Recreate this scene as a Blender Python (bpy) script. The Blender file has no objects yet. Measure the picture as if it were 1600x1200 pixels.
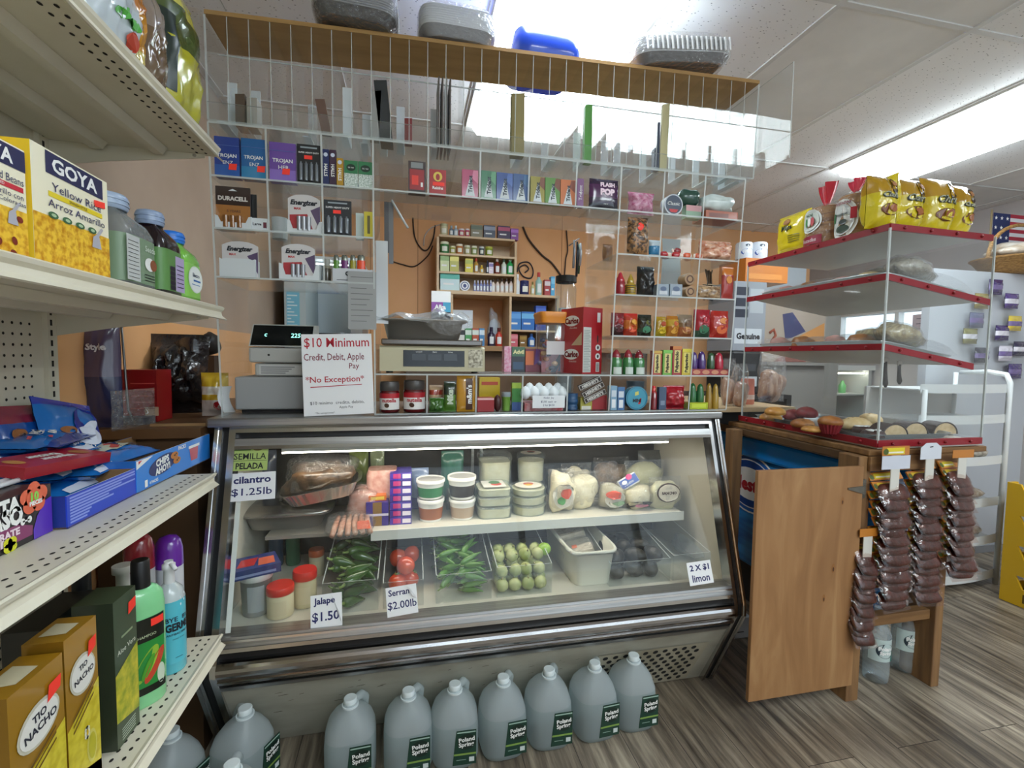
import bpy, bmesh, math, random
from mathutils import Matrix, Vector, noise
S = bpy.context.scene
COL = S.collection
R = math.radians
# ------------------------------------------------------------------ camera
FPX = 730.83
CH = 1.31
YAW, PITCH, ROLL = R(12.278), R(3.308), R(0.761)
def _cam_axes():
    f = Vector((math.sin(YAW)*math.cos(PITCH), math.cos(YAW)*math.cos(PITCH), -math.sin(PITCH)))
    r = Vector((math.cos(YAW), -math.sin(YAW), 0)); u = r.cross(f)
    return math.cos(ROLL)*r + math.sin(ROLL)*u, -math.sin(ROLL)*r + math.cos(ROLL)*u, f
CR, CU, CF = _cam_axes()
cd = bpy.data.cameras.new('camera'); cam = bpy.data.objects.new('camera', cd); COL.objects.link(cam)
cd.sensor_fit = 'HORIZONTAL'; cd.sensor_width = 36.0; cd.lens = FPX*36.0/1600.0
cd.clip_start = 0.02; cd.clip_end = 60
cam.matrix_world = Matrix(((CR.x, CU.x, -CF.x, 0), (CR.y, CU.y, -CF.y, 0), (CR.z, CU.z, -CF.z, CH), (0, 0, 0, 1)))
S.camera = cam
# ------------------------------------------------------------------ colour management, world
S.view_settings.view_transform = 'Standard'; S.view_settings.look = 'None'
S.view_settings.exposure = 0.42; S.view_settings.gamma = 1.0; S.view_settings.use_curve_mapping = False
S.cycles.use_denoising = True
S.cycles.transparent_max_bounces = 48
S.cycles.max_bounces = 10; S.cycles.glossy_bounces = 4; S.cycles.transmission_bounces = 8; S.cycles.diffuse_bounces = 4
S.cycles.sample_clamp_indirect = 6.0
S.cycles.caustics_reflective = False; S.cycles.caustics_refractive = False
W = bpy.data.worlds.new('world'); S.world = W; W.use_nodes = True
W.node_tree.nodes['Background'].inputs[0].default_value = (0.75, 0.85, 1.0, 1)
W.node_tree.nodes['Background'].inputs[1].default_value = 2.0
# ------------------------------------------------------------------ lamps of the room (the tubes behind the diffusers)
CEIL = 2.60
TUBE = 13.0      # radiance of the ceiling diffusers
CASETUBE = 16.0  # and of the tube inside the refrigerated case
# ------------------------------------------------------------------ pixel -> point
def ray(px, py):
    return CR*((px-800)/FPX) + CU*(-(py-600)/FPX) + CF
def at(px, py, X=None, Y=None, Z=None):
    d = ray(px, py)
    t = X/d.x if X is not None else Y/d.y if Y is not None else (Z-CH)/d.z
    return Vector((0, 0, CH)) + d*t
def pix(p):
    q = Vector(p)-Vector((0, 0, CH)); c = q.dot(CF)
    return 800+FPX*q.dot(CR)/c, 600-FPX*q.dot(CU)/c
def fit(x0, x1, ytop, Y, z=None, ybot=None):
    """centre x, base z, width, height of something standing at depth Y between two pixel columns"""
    if z is None: z = at((x0+x1)/2, ybot, Y=Y).z
    yb = ybot if ybot is not None else pix((at((x0+x1)/2, ytop, Y=Y).x, Y, z))[1]
    ym = (ytop+yb)/2
    a, b = at(x0, ym, Y=Y).x, at(x1, ym, Y=Y).x
    return (a+b)/2, z, b-a, at((x0+x1)/2, ytop, Y=Y).z - z
# ------------------------------------------------------------------ materials
MATS = {}
def lin(h):
    h = h.lstrip('#')
    return tuple(((c/12.92) if c <= 0.04045 else ((c+0.055)/1.055)**2.4) for c in (int(h[i:i+2], 16)/255 for i in (0, 2, 4))) + (1,)
def mat(h, rough=0.5, metal=0.0, coat=0.0, emit=0.0, trans=0.0, spec=0.5, name=None, alpha=1.0):
    k = (h, rough, metal, coat, emit, trans, spec, alpha)
    if k in MATS: return MATS[k]
    m = bpy.data.materials.new(name or 'paint_'+h.strip('#')); m.use_nodes = True
    b = m.node_tree.nodes['Principled BSDF']
    b.inputs['Base Color'].default_value = lin(h); b.inputs['Roughness'].default_value = rough; b.inputs['Metallic'].default_value = metal
    b.inputs['Coat Weight'].default_value = coat; b.inputs['Coat Roughness'].default_value = 0.08
    b.inputs['Specular IOR Level'].default_value = spec
    b.inputs['Transmission Weight'].default_value = trans
    b.inputs['Alpha'].default_value = alpha
    if emit:
        b.inputs['Emission Color'].default_value = lin(h); b.inputs['Emission Strength'].default_value = emit
    MATS[k] = m
    return m
def nodes(name):
    m = bpy.data.materials.new(name); m.use_nodes = True; nt = m.node_tree
    return m, nt, nt.nodes, nt.links, nt.nodes['Principled BSDF']
def noisy(name, h0, h1, scale=8, rough=0.5, stretch=(1, 1, 1), detail=4, bump=0.0, metal=0.0, lo=0.35, hi=0.65, bscale=None, coat=0.0):
    m, nt, N, L, b = nodes(name)
    tc = N.new('ShaderNodeTexCoord'); mp = N.new('ShaderNodeMapping'); mp.inputs['Scale'].default_value = stretch
    nz = N.new('ShaderNodeTexNoise'); nz.inputs['Scale'].default_value = scale; nz.inputs['Detail'].default_value = detail
    cr = N.new('ShaderNodeValToRGB'); cr.color_ramp.elements[0].color = lin(h0); cr.color_ramp.elements[1].color = lin(h1)
    cr.color_ramp.elements[0].position = lo; cr.color_ramp.elements[1].position = hi
    L.new(tc.outputs['Object'], mp.inputs[0]); L.new(mp.outputs[0], nz.inputs[0]); L.new(nz.outputs[0], cr.inputs[0]); L.new(cr.outputs[0], b.inputs['Base Color'])
    b.inputs['Roughness'].default_value = rough; b.inputs['Metallic'].default_value = metal; b.inputs['Coat Weight'].default_value = coat
    if bump:
        bp = N.new('ShaderNodeBump'); bp.inputs['Strength'].default_value = bump; bp.inputs['Distance'].default_value = 0.01
        nb = N.new('ShaderNodeTexNoise'); nb.inputs['Scale'].default_value = bscale or scale; nb.inputs['Detail'].default_value = 3
        L.new(mp.outputs[0], nb.inputs[0]); L.new(nb.outputs[0], bp.inputs['Height']); L.new(bp.outputs[0], b.inputs['Normal'])
    return m
def clear(name, tint='#f4f8f8', gloss=1.0, rough=0.04, ior=1.45, haze=0.0, hazecol='#ffffff', bump=0.0, bscale=40, refl=0.6):
    """thin clear plastic or glass: passes light straight, mirrors at grazing angles"""
    m = bpy.data.materials.new(name); m.use_nodes = True; nt = m.node_tree; N = nt.nodes; L = nt.links
    N.remove(N['Principled BSDF']); out = N['Material Output']
    t = N.new('ShaderNodeBsdfTransparent'); t.inputs[0].default_value = lin(tint)
    g = N.new('ShaderNodeBsdfGlossy'); g.inputs['Roughness'].default_value = rough; g.inputs[0].default_value = (gloss, gloss, gloss, 1)
    fr = N.new('ShaderNodeLayerWeight'); fr.inputs[0].default_value = 0.5       # the same from either side of the sheet
    pw = N.new('ShaderNodeMath'); pw.operation = 'POWER'; pw.inputs[1].default_value = 4.0; L.new(fr.outputs['Facing'], pw.inputs[0])
    r0 = ((ior-1)/(ior+1))**2; ml = N.new('ShaderNodeMath'); ml.operation = 'MULTIPLY_ADD'; ml.inputs[1].default_value = refl; ml.inputs[2].default_value = r0; L.new(pw.outputs[0], ml.inputs[0])
    mx = N.new('ShaderNodeMixShader'); L.new(ml.outputs[0], mx.inputs[0]); L.new(t.outputs[0], mx.inputs[1]); L.new(g.outputs[0], mx.inputs[2])
    last = mx
    if haze:
        d = N.new('ShaderNodeBsdfDiffuse'); d.inputs[0].default_value = lin(hazecol)
        m2 = N.new('ShaderNodeMixShader'); m2.inputs[0].default_value = haze
        L.new(mx.outputs[0], m2.inputs[1]); L.new(d.outputs[0], m2.inputs[2]); last = m2
    if bump:
        tc = N.new('ShaderNodeTexCoord'); nb = N.new('ShaderNodeTexNoise'); nb.inputs['Scale'].default_value = bscale; nb.inputs['Detail'].default_value = 2
        bp = N.new('ShaderNodeBump'); bp.inputs['Strength'].default_value = bump; bp.inputs['Distance'].default_value = 0.02
        L.new(tc.outputs['Object'], nb.inputs[0]); L.new(nb.outputs[0], bp.inputs['Height'])
        L.new(bp.outputs[0], g.inputs['Normal']); L.new(bp.outputs[0], fr.inputs['Normal'])
    L.new(last.outputs[0], out.inputs[0])
    return m
ACRYL = clear('clear_acrylic', '#fcfdfd', haze=0.018, hazecol='#eef2f2', rough=0.03, ior=1.3, refl=0.35)  # faint white haze stands in for whitish reflections on the panes
ACSHELF = clear('scratched_sheen_acrylic_shelf', '#fafcfc', haze=0.075, hazecol='#f2f6f6', rough=0.05, ior=1.3, refl=0.5)  # white haze paints in the light the shelves reflect, along with scratches
ACRED = mat('#c9cfcd', 0.35, name='acrylic_cut_edge', alpha=0.75)
FILM = clear('cellophane', '#f8f8f8', ior=1.6, rough=0.12, haze=0.04, bump=0.9, bscale=55)
FILMH = clear('milky_plastic_bag', '#f2f4f6', ior=1.6, rough=0.15, haze=0.22, hazecol='#eef2f6', bump=0.9, bscale=30)
GLASS = clear('case_glass', '#f4f7f5', ior=1.45, rough=0.01, haze=0.008, refl=0.5)
PETCL = clear('clear_bottle_plastic', '#f0f6f8', ior=1.55, rough=0.06, haze=0.06, hazecol='#dfe8ee')
WHITE = mat('#efefec', 0.5); BLACK = mat('#101012', 0.4); DARK = mat('#1d1b1b', 0.6)
RED = mat('#c8232c', 0.4); CHROME = mat('#cfcfcf', 0.18, 1.0, name='chrome'); STEEL = noisy('brushed_steel', '#9a9a99', '#b2b2b1', 3, 0.36, (1, 40, 40), metal=1.0)
STICK = mat('#ff3d2e', 0.5, name='price_sticker')
PAPER = mat('#e9e9ea', 0.7, name='paper'); INKB = mat('#23265e', 0.7, name='blue_marker'); INKR = mat('#b3162c', 0.7, name='red_marker'); INKK = mat('#1c1c1e', 0.7, name='black_ink')
CARD = mat('#8a6a45', 0.8, name='cardboard')
# ------------------------------------------------------------------ mesh builder
_gl = {}
def glyphs(s, bold=0.0):
    k = (s, bold)
    if k in _gl: return _gl[k]
    cu = bpy.data.curves.new('t', 'FONT'); cu.body = s; cu.size = 1.0; cu.offset = bold; cu.resolution_u = 2; cu.align_x = 'LEFT'
    o = bpy.data.objects.new('t', cu); COL.objects.link(o)
    me = bpy.data.meshes.new_from_object(o.evaluated_get(bpy.context.evaluated_depsgraph_get()))
    vs = [(v.co.x, v.co.y) for v in me.vertices]; fs = [tuple(p.vertices) for p in me.polygons]
    flip = [p.normal.z < 0 for p in me.polygons]; fs = [tuple(reversed(f)) if fl else f for f, fl in zip(fs, flip)]
    bpy.data.objects.remove(o); bpy.data.curves.remove(cu); bpy.data.meshes.remove(me)
    if not vs: vs = [(0, 0)]
    x0 = min(v[0] for v in vs); x1 = max(v[0] for v in vs); y0 = min(v[1] for v in vs); y1 = max(v[1] for v in vs)
    vs = [(v[0]-(x0+x1)/2, v[1]-(y0+y1)/2) for v in vs]
    _gl[k] = (vs, fs, max(x1-x0, 1e-4), max(y1-y0, 1e-4))
    return _gl[k]
class B:
    def __init__(s): s.V = []; s.F = []; s.I = []; s.S = []; s.mats = []; s.M = Matrix()
    def mi(s, m):
        if m not in s.mats: s.mats.append(m)
        return s.mats.index(m)
    def add(s, vs, fs, m, smooth=False):
        o = len(s.V); s.V += [tuple(s.M @ Vector(v)) for v in vs]; i = s.mi(m)
        for f in fs: s.F.append(tuple(a+o for a in f)); s.I.append(i); s.S.append(smooth)
        return s
    def box(s, x0, x1, y0, y1, z0, z1, m, **kw):
        v = [(x0, y0, z0), (x1, y0, z0), (x1, y1, z0), (x0, y1, z0), (x0, y0, z1), (x1, y0, z1), (x1, y1, z1), (x0, y1, z1)]
        for nm, f in (('b', (0, 3, 2, 1)), ('t', (4, 5, 6, 7)), ('f', (0, 1, 5, 4)), ('k', (2, 3, 7, 6)), ('l', (3, 0, 4, 7)), ('r', (1, 2, 6, 5))):
            s.add([v[i] for i in f], [(0, 1, 2, 3)], kw.get(nm, m))
        return s
    def rbox(s, x0, x1, y0, y1, z0, z1, m, r=0.004, seg=2):
        bm = bmesh.new(); bmesh.ops.create_cube(bm, size=1)
        for v in bm.verts: v.co = Vector(((x0+x1)/2+v.co.x*(x1-x0), (y0+y1)/2+v.co.y*(y1-y0), (z0+z1)/2+v.co.z*(z1-z0)))
        bmesh.ops.bevel(bm, geom=bm.edges[:], offset=r, segments=seg, profile=0.5, affect='EDGES')
        bm.verts.index_update(); vs = [v.co[:] for v in bm.verts]; fs = [tuple(v.index for v in f.verts) for f in bm.faces]; bm.free()
        return s.add(vs, fs, m, False)
    def quad(s, a, b, c, d, m): return s.add([a, b, c, d], [(0, 1, 2, 3)], m)
    def front(s, x0, x1, z0, z1, y, m): return s.add([(x0, y, z0), (x1, y, z0), (x1, y, z1), (x0, y, z1)], [(0, 1, 2, 3)], m)
    def ell(s, cx, cz, rx, rz, y, m, n=24, rot=0, map=None):
        c, q = math.cos(rot), math.sin(rot); p = []
        for i in range(n):
            a = 2*math.pi*i/n; u, w = rx*math.cos(a), rz*math.sin(a)
            p.append((cx+u*c-w*q, y, cz+u*q+w*c))
        if map: p = [map(v[0], v[2]) for v in p]
        return s.add(p, [tuple(range(n))], m)
    def poly(s, pts, y, m): return s.add([(p[0], y, p[1]) for p in pts], [tuple(range(len(pts)))], m)
    def prism(s, pts, y0, y1, m, side=None):
        """outline in x,z (counter-clockwise seen from the front) extruded from y0 (front) to y1"""
        n = len(pts); v = [(p[0], y0, p[1]) for p in pts]+[(p[0], y1, p[1]) for p in pts]
        s.add(v, [tuple(range(n)), tuple(range(2*n-1, n-1, -1))], m)
        return s.add(v, [((i+1) % n, i, i+n, (i+1) % n+n) for i in range(n)], side or m)
    def prismx(s, pts, x0, x1, m, caps=True):
        """outline in y,z extruded along x"""
        n = len(pts); v = [(x0, p[0], p[1]) for p in pts]+[(x1, p[0], p[1]) for p in pts]
        fs = [(i, (i+1) % n, (i+1) % n+n, i+n) for i in range(n)]
        if caps: fs += [tuple(range(n-1, -1, -1)), tuple(range(n, 2*n))]
        return s.add(v, fs, m)
    def loft(s, secs, m, n=24, e=2.0, at=(0, 0), cap=True, smooth=True, a0=0, a1=2*math.pi):
        """secs: (z, rx, ry[, cx, cy]) with superellipse exponent e; m may be a list, one per band"""
        full = abs(a1-a0-2*math.pi) < 1e-6; k = n if full else n+1; v = []
        for q in secs:
            z, rx, ry = q[:3]; cx, cy = (q[3], q[4]) if len(q) > 4 else (0, 0); ee = q[5] if len(q) > 5 else e
            for i in range(k):
                a = a0+(a1-a0)*i/n; c, w = math.cos(a), math.sin(a)
                v.append((at[0]+cx+rx*math.copysign(abs(c)**(2/ee), c), at[1]+cy+ry*math.copysign(abs(w)**(2/ee), w), z))
        base = len(s.V); s.V += [tuple(s.M @ Vector(q)) for q in v]
        for j in range(len(secs)-1):
            ii = s.mi(m[j] if isinstance(m, (list, tuple)) else m)
            for i in range(n):
                s.F.append((base+j*k+i, base+j*k+(i+1) % k, base+(j+1)*k+(i+1) % k, base+(j+1)*k+i)); s.I.append(ii); s.S.append(smooth)
        if cap and full:
            m0 = m[0] if isinstance(m, (list, tuple)) else m; m1 = m[-1] if isinstance(m, (list, tuple)) else m
            s.add(v[:k], [tuple(range(k-1, -1, -1))], m0); s.add(v[-k:], [tuple(range(k))], m1)
        return s
    def cyl(s, x, y, z0, z1, r, m, n=20, r1=None): return s.loft([(z0, r, r), (z1, r1 or r, r1 or r)], m, n, at=(x, y))
    def tube(s, pts, r, m, n=8, closed=False):
        P = [Vector(p) for p in pts]; v = []; K = len(P); t0 = None
        for i, p in enumerate(P):
            t = (P[(i+1) % K]-P[i-1]) if closed else (P[min(i+1, K-1)]-P[max(i-1, 0)]); t.normalize()
            if t0 is None:
                u = t.orthogonal().normalized()
            else:
                u = (u - t*u.dot(t)).normalized() if (u - t*u.dot(t)).length > 1e-6 else t.orthogonal().normalized()
            t0 = t; w = t.cross(u); rr = r[i] if isinstance(r, (list, tuple)) else r
            for j in range(n):
                a = 2*math.pi*j/n; v.append(tuple(p+u*(rr*math.cos(a))+w*(rr*math.sin(a))))
        fs = [(i*n+j, i*n+(j+1) % n, ((i+1) % K)*n+(j+1) % n, ((i+1) % K)*n+j) for i in range(K if closed else K-1) for j in range(n)]
        if not closed: fs += [tuple(range(n-1, -1, -1)), tuple(range((K-1)*n, K*n))]
        return s.add(v, fs, m, True)
    def text(s, t, cx, cz, w, h, y, m, rot=0.0, bold=0.0, stretch=False, map=None, shear=0.0):
        vs, fs, bw, bh = glyphs(t, bold)
        sx, sz = w/bw, h/bh
        if not stretch: sx = sz = min(sx, sz)
        c, q = math.cos(rot), math.sin(rot); out = []
        for a, b in vs:
            a, b = a*sx+shear*b*sz, b*sz; X, Z = cx+a*c-b*q, cz+a*q+b*c
            out.append(map(X, Z) if map else (X, y, Z))
        return s.add(out, fs, m)
    def pillow(s, w, h, d, m, bands=(), wr=0.12, seed=0, nu=14, nv=16, seal=0.07, base=0.0, y=0.0, x=0.0, wmin=1.0, freq=9.0, fold=0.0):
        """a filled bag standing on its bottom edge, sealed flat at both ends; returns the function of its front surface"""
        def th(u, v):
            q = max(0.0, 1-abs(u)**3)**0.6; k = (v-seal)/(1-2*seal)
            q2 = max(0.0, 1-abs(2*k-1)**3.0)**0.6 if 0 < k < 1 else 0.0
            nz = noise.noise((u*freq*0.35+seed*7.3, v*freq*0.6, seed*1.7))*0.6 + noise.noise((u*freq+seed*3.1, v*freq*1.6, seed*2.3))*0.4
            return d/2*(q*q2*(1+wr*2.2*nz)) + 0.001
        def wd(v): return w/2*(1-(1-wmin)*math.sin(math.pi*v))*(1+0.03*noise.noise((v*6, seed*5.1, 0)))
        def P(u, v, sgn): return (x+u*wd(v), y+sgn*th(u, v)+fold*v*v, base+v*h)
        vs = []; k = (nu+1)*(nv+1)
        for sgn in (-1, 1):
            for j in range(nv+1):
                for i in range(nu+1): vs.append(P(-1+2*i/nu, j/nv, sgn))
        def mm(v):
            for lo, hi, b in bands:
                if lo <= v < hi: return b
            return m
        o = None
        for j in range(nv):
            fr = []; bk = []
            for i in range(nu):
                a = j*(nu+1)+i; fr.append((a, a+1, a+nu+2, a+nu+1)); a += k; bk.append((a+1, a, a+nu+1, a+nu+2))
            if o is None: o = len(s.V); s.V += [tuple(s.M @ Vector(q)) for q in vs]
            ii = s.mi(mm((j+0.5)/nv))
            for f in fr+bk: s.F.append(tuple(a+o for a in f)); s.I.append(ii); s.S.append(True)
        def surf(X, Z, eps=0.0022):
            v = (Z-base)/h; u = (X-x)/max(wd(min(max(v, 0), 1)), 1e-5); u = max(-1, min(1, u))
            p = P(u, v, -1); return (X, p[1]-eps, Z)
        return surf
    def blob(s, c, r, m, n=14, k=10, wob=0.0, seed=0, sq=2.0, freq=1.5):
        """an ellipsoid (or squarish one) with soft lumps"""
        vs = [];
        for j in range(k+1):
            th = math.pi*j/k
            for i in range(n):
                a = 2*math.pi*i/n; d = Vector((math.sin(th)*math.cos(a), math.sin(th)*math.sin(a), -math.cos(th)))
                f = 1+wob*noise.noise(d*freq+Vector((seed*3.7, seed*1.3, 0)))
                p = [math.copysign(abs(q)**(2/sq), q) for q in d]
                vs.append((c[0]+r[0]*p[0]*f, c[1]+r[1]*p[1]*f, c[2]+r[2]*p[2]*f))
        fs = [(j*n+i, j*n+(i+1) % n, (j+1)*n+(i+1) % n, (j+1)*n+i) for j in range(k) for i in range(n)]
        return s.add(vs, fs, m, True)
    def sheet(s, fn, nu, nv, m, smooth=True):
        vs = [fn(i/nu, j/nv) for j in range(nv+1) for i in range(nu+1)]
        return s.add(vs, [(j*(nu+1)+i, j*(nu+1)+i+1, (j+1)*(nu+1)+i+1, (j+1)*(nu+1)+i) for j in range(nv) for i in range(nu)], m, smooth)
    def obj(s, name, parent=None, loc=None, rotz=None):
        me = bpy.data.meshes.new(name); me.from_pydata(s.V, [], s.F)
        for m in s.mats: me.materials.append(m)
        me.polygons.foreach_set('material_index', s.I); me.polygons.foreach_set('use_smooth', s.S); me.update()
        o = bpy.data.objects.new(name, me); COL.objects.link(o)
        if parent: o.parent = parent
        if loc is not None: o.location = loc
        if rotz is not None: o.rotation_euler = (0, 0, rotz)
        return o
def tag(o, label, cat, group=None, kind=None):
    if label: o['label'] = label
    if cat: o['category'] = cat
    if group: o['group'] = group
    if kind: o['kind'] = kind
    return o
def thing(name, label, cat, loc=(0, 0, 0), rotz=0.0, group=None, tilt=(0, 0)):
    o = bpy.data.objects.new(name, None); COL.objects.link(o); o.empty_display_size = 0.05
    o.location = loc; o.rotation_euler = (tilt[0], tilt[1], rotz)
    return tag(o, label, cat, group)
def struct(name, b):
    o = b.obj(name); o['kind'] = 'structure'; return o
def dup(root, loc, rotz=None, label=None, group=None, scale=None):
    r = root.copy(); COL.objects.link(r); r.location = loc
    if rotz is not None: r.rotation_euler = (root.rotation_euler[0], root.rotation_euler[1], rotz)
    if label: r['label'] = label
    if group: r['group'] = group
    if scale: r.scale = scale
    for ch in list(root.children):
        c = ch.copy(); COL.objects.link(c); c.parent = r
        for g in ch.children:
            d = g.copy(); COL.objects.link(d); d.parent = c
    return r
def prod(b, name, label, cat, loc, rotz=0.0, group=None, tilt=None):
    """a product that is one mesh"""
    o = b.obj(name, None, loc, rotz)
    if tilt: o.rotation_euler = (tilt[0], tilt[1], rotz)
    return tag(o, label, cat, group)
# ================================================================== the room
XL, XR, YB = -0.95, 4.70, 4.15
def floor_mat():
    m, nt, N, L, b = nodes('grey_oak_vinyl_planks')
    tc = N.new('ShaderNodeTexCoord'); sp = N.new('ShaderNodeSeparateXYZ'); L.new(tc.outputs['Object'], sp.inputs[0])
    cb = N.new('ShaderNodeCombineXYZ'); L.new(sp.outputs['Y'], cb.inputs[0]); L.new(sp.outputs['X'], cb.inputs[1])
    br = N.new('ShaderNodeTexBrick'); br.inputs['Scale'].default_value = 1.0; br.inputs['Brick Width'].default_value = 1.2; br.inputs['Row Height'].default_value = 0.18
    br.inputs['Mortar Size'].default_value = 0.0012; br.inputs['Color1'].default_value = (0.2, 0.2, 0.2, 1); br.inputs['Color2'].default_value = (0.8, 0.8, 0.8, 1); br.inputs['Mortar'].default_value = (0, 0, 0, 1)
    br.offset = 0.37
    L.new(cb.outputs[0], br.inputs[0])
    ad = N.new('ShaderNodeVectorMath'); ad.operation = 'ADD'
    sc = N.new('ShaderNodeVectorMath'); sc.operation = 'SCALE'; sc.inputs['Scale'].default_value = 7.0; L.new(br.outputs['Color'], sc.inputs[0])
    L.new(tc.outputs['Object'], ad.inputs[0]); L.new(sc.outputs[0], ad.inputs[1])
    mp = N.new('ShaderNodeMapping'); mp.inputs['Scale'].default_value = (1, 0.07, 1); L.new(ad.outputs[0], mp.inputs[0])
    nz = N.new('ShaderNodeTexNoise'); nz.inputs['Scale'].default_value = 34; nz.inputs['Detail'].default_value = 6; nz.inputs['Roughness'].default_value = 0.65; nz.inputs['Distortion'].default_value = 0.25; L.new(mp.outputs[0], nz.inputs[0])
    cr = N.new('ShaderNodeValToRGB'); e = cr.color_ramp.elements; e[0].position = 0.30; e[0].color = lin('#40382f'); e[1].position = 0.66; e[1].color = lin('#a99c88')
    q = e.new(0.47); q.color = lin('#786c5e'); L.new(nz.outputs[0], cr.inputs[0])
    n2 = N.new('ShaderNodeTexNoise'); n2.inputs['Scale'].default_value = 2.2; L.new(tc.outputs['Object'], n2.inputs[0])
    mx = N.new('ShaderNodeMixRGB'); mx.blend_type = 'MULTIPLY'; mx.inputs[0].default_value = 0.55
    c2 = N.new('ShaderNodeValToRGB'); c2.color_ramp.elements[0].color = lin('#8f8578'); c2.color_ramp.elements[1].color = (1, 1, 1, 1); c2.color_ramp.elements[0].position = 0.35; c2.color_ramp.elements[1].position = 0.6
    L.new(n2.outputs[0], c2.inputs[0]); L.new(cr.outputs[0], mx.inputs[1]); L.new(c2.outputs[0], mx.inputs[2])
    m3 = N.new('ShaderNodeMixRGB'); m3.blend_type = 'MIX'; L.new(br.outputs['Fac'], m3.inputs[0]); L.new(mx.outputs[0], m3.inputs[1]); m3.inputs[2].default_value = lin('#2c2620')
    L.new(m3.outputs[0], b.inputs['Base Color']); b.inputs['Roughness'].default_value = 0.42
    return m
def tile_mat():
    m, nt, N, L, b = nodes('speckled_ceiling_tile')
    tc = N.new('ShaderNodeTexCoord'); mp = N.new('ShaderNodeMapping'); mp.inputs['Scale'].default_value = (1, 2.0, 1); L.new(tc.outputs['Object'], mp.inputs[0])
    v = N.new('ShaderNodeTexVoronoi'); v.inputs['Scale'].default_value = 42; v.inputs['Randomness'].default_value = 1.0; L.new(mp.outputs[0], v.inputs[0])
    cr = N.new('ShaderNodeValToRGB'); cr.color_ramp.elements[0].color = lin('#77777a'); cr.color_ramp.elements[1].color = lin('#f2f2f2'); cr.color_ramp.elements[0].position = 0.10; cr.color_ramp.elements[1].position = 0.17
    L.new(v.outputs['Distance'], cr.inputs[0]); L.new(cr.outputs[0], b.inputs['Base Color']); b.inputs['Roughness'].default_value = 0.9
    return m
b = B(); b.box(XL, XR, -2.3, 6.0, -0.05, 0, floor_mat()); struct('floor', b)
b = B(); TILE = tile_mat(); PLAIN = noisy('plain_ceiling_tile', '#ececeb', '#e4e4e3', 6, 0.9); TBAR = mat('#d9d9d8', 0.5)
gx = [0.295+0.61*k for k in range(-3, 9)]; gy = [2.69+1.22*k for k in range(-5, 4)]
for i in range(len(gx)-1):
    for j in range(len(gy)-1):
        x0, x1, y0, y1 = max(gx[i], XL), min(gx[i+1], XR), max(gy[j], -2.3), min(gy[j+1], 6.0)
        if x1 > x0 and y1 > y0:
            b.add([(x0, y0, CEIL), (x0, y1, CEIL), (x1, y1, CEIL), (x1, y0, CEIL)], [(0, 1, 2, 3)], PLAIN if i in (5, 9) else TILE)
for x in gx:
    if XL < x < XR: b.box(x-0.011, x+0.011, -2.3, 6.0, CEIL-0.006, CEIL+0.002, TBAR)
for y in gy:
    if -2.3 < y < 6: b.box(XL, XR, y-0.011, y+0.011, CEIL-0.0055, CEIL+0.002, TBAR)
b.box(XL-0.1, XR+0.1, -2.4, 6.1, CEIL+0.003, CEIL+0.06, TBAR)
struct('ceiling', b)
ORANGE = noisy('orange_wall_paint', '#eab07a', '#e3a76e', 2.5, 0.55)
BEIGE = noisy('worn_beige_wall', '#b39d89', '#a8927e', 3, 0.6)
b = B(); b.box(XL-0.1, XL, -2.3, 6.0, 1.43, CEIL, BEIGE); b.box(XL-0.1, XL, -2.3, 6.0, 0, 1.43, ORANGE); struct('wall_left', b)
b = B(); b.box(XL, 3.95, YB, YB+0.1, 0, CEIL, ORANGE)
for x in (-0.33, 0.06, 1.35): b.box(x, x+0.004, YB-0.0015, YB, 0, CEIL, mat('#9c6238', 0.7))
struct('wall_back', b)
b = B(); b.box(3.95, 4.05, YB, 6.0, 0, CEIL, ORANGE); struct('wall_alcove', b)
b = B(); b.box(3.95, XR, 6.0, 6.1, 0, CEIL, mat('#cfc8c4', 0.7)); struct('wall_end', b)
GREYW = noisy('pale_grey_wall', '#cdc9c9', '#c3bfc2', 3, 0.6)
b = B(); wy0, wy1, wz0, wz1 = 3.05, 5.6, 1.52, 1.80
b.box(XR, XR+0.1, -2.3, wy0, 0, CEIL, GREYW); b.box(XR, XR+0.1, wy1, 6.0, 0, CEIL, GREYW); b.box(XR, XR+0.1, wy0, wy1, 0, wz0, GREYW); b.box(XR, XR+0.1, wy0, wy1, wz1, CEIL, GREYW)
struct('wall_right', b)
b = B(); FW = mat('#d6cfc8', 0.7); b.box(XL, XR, -2.4, -2.3, 0, 1.0, FW); b.box(XL, XR, -2.4, -2.3, 2.35, CEIL, FW); b.box(XL, -0.2, -2.4, -2.3, 1.0, 2.35, FW); b.box(4.2, XR, -2.4, -2.3, 1.0, 2.35, FW); struct('wall_front', b)
b = B(); b.box(-0.2, 4.2, -2.36, -2.354, 1.0, 2.35, GLASS)
for x in (-0.2, 1.25, 2.7, 4.14): b.box(x, x+0.06, -2.4, -2.3, 1.0, 2.35, mat('#8d8f92', 0.4, 0.6))
struct('added_fill_window', b)  # unseen shop window, added so daylight fills the room from behind
b = B()
for y in (wy0, 3.72, 4.35, 5.0, wy1-0.04): b.box(XR-0.01, XR+0.06, y, y+0.04, wz0, wz1, WHITE)
b.box(XR-0.05, XR+0.06, wy0-0.03, wy1+0.03, wz0-0.04, wz0, WHITE); b.box(XR-0.03, XR+0.06, wy0-0.03, wy1+0.03, wz1, wz1+0.05, WHITE)
b.box(XR+0.03, XR+0.036, wy0, wy1, wz0, wz1, GLASS)
struct('window_1', b)
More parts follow.
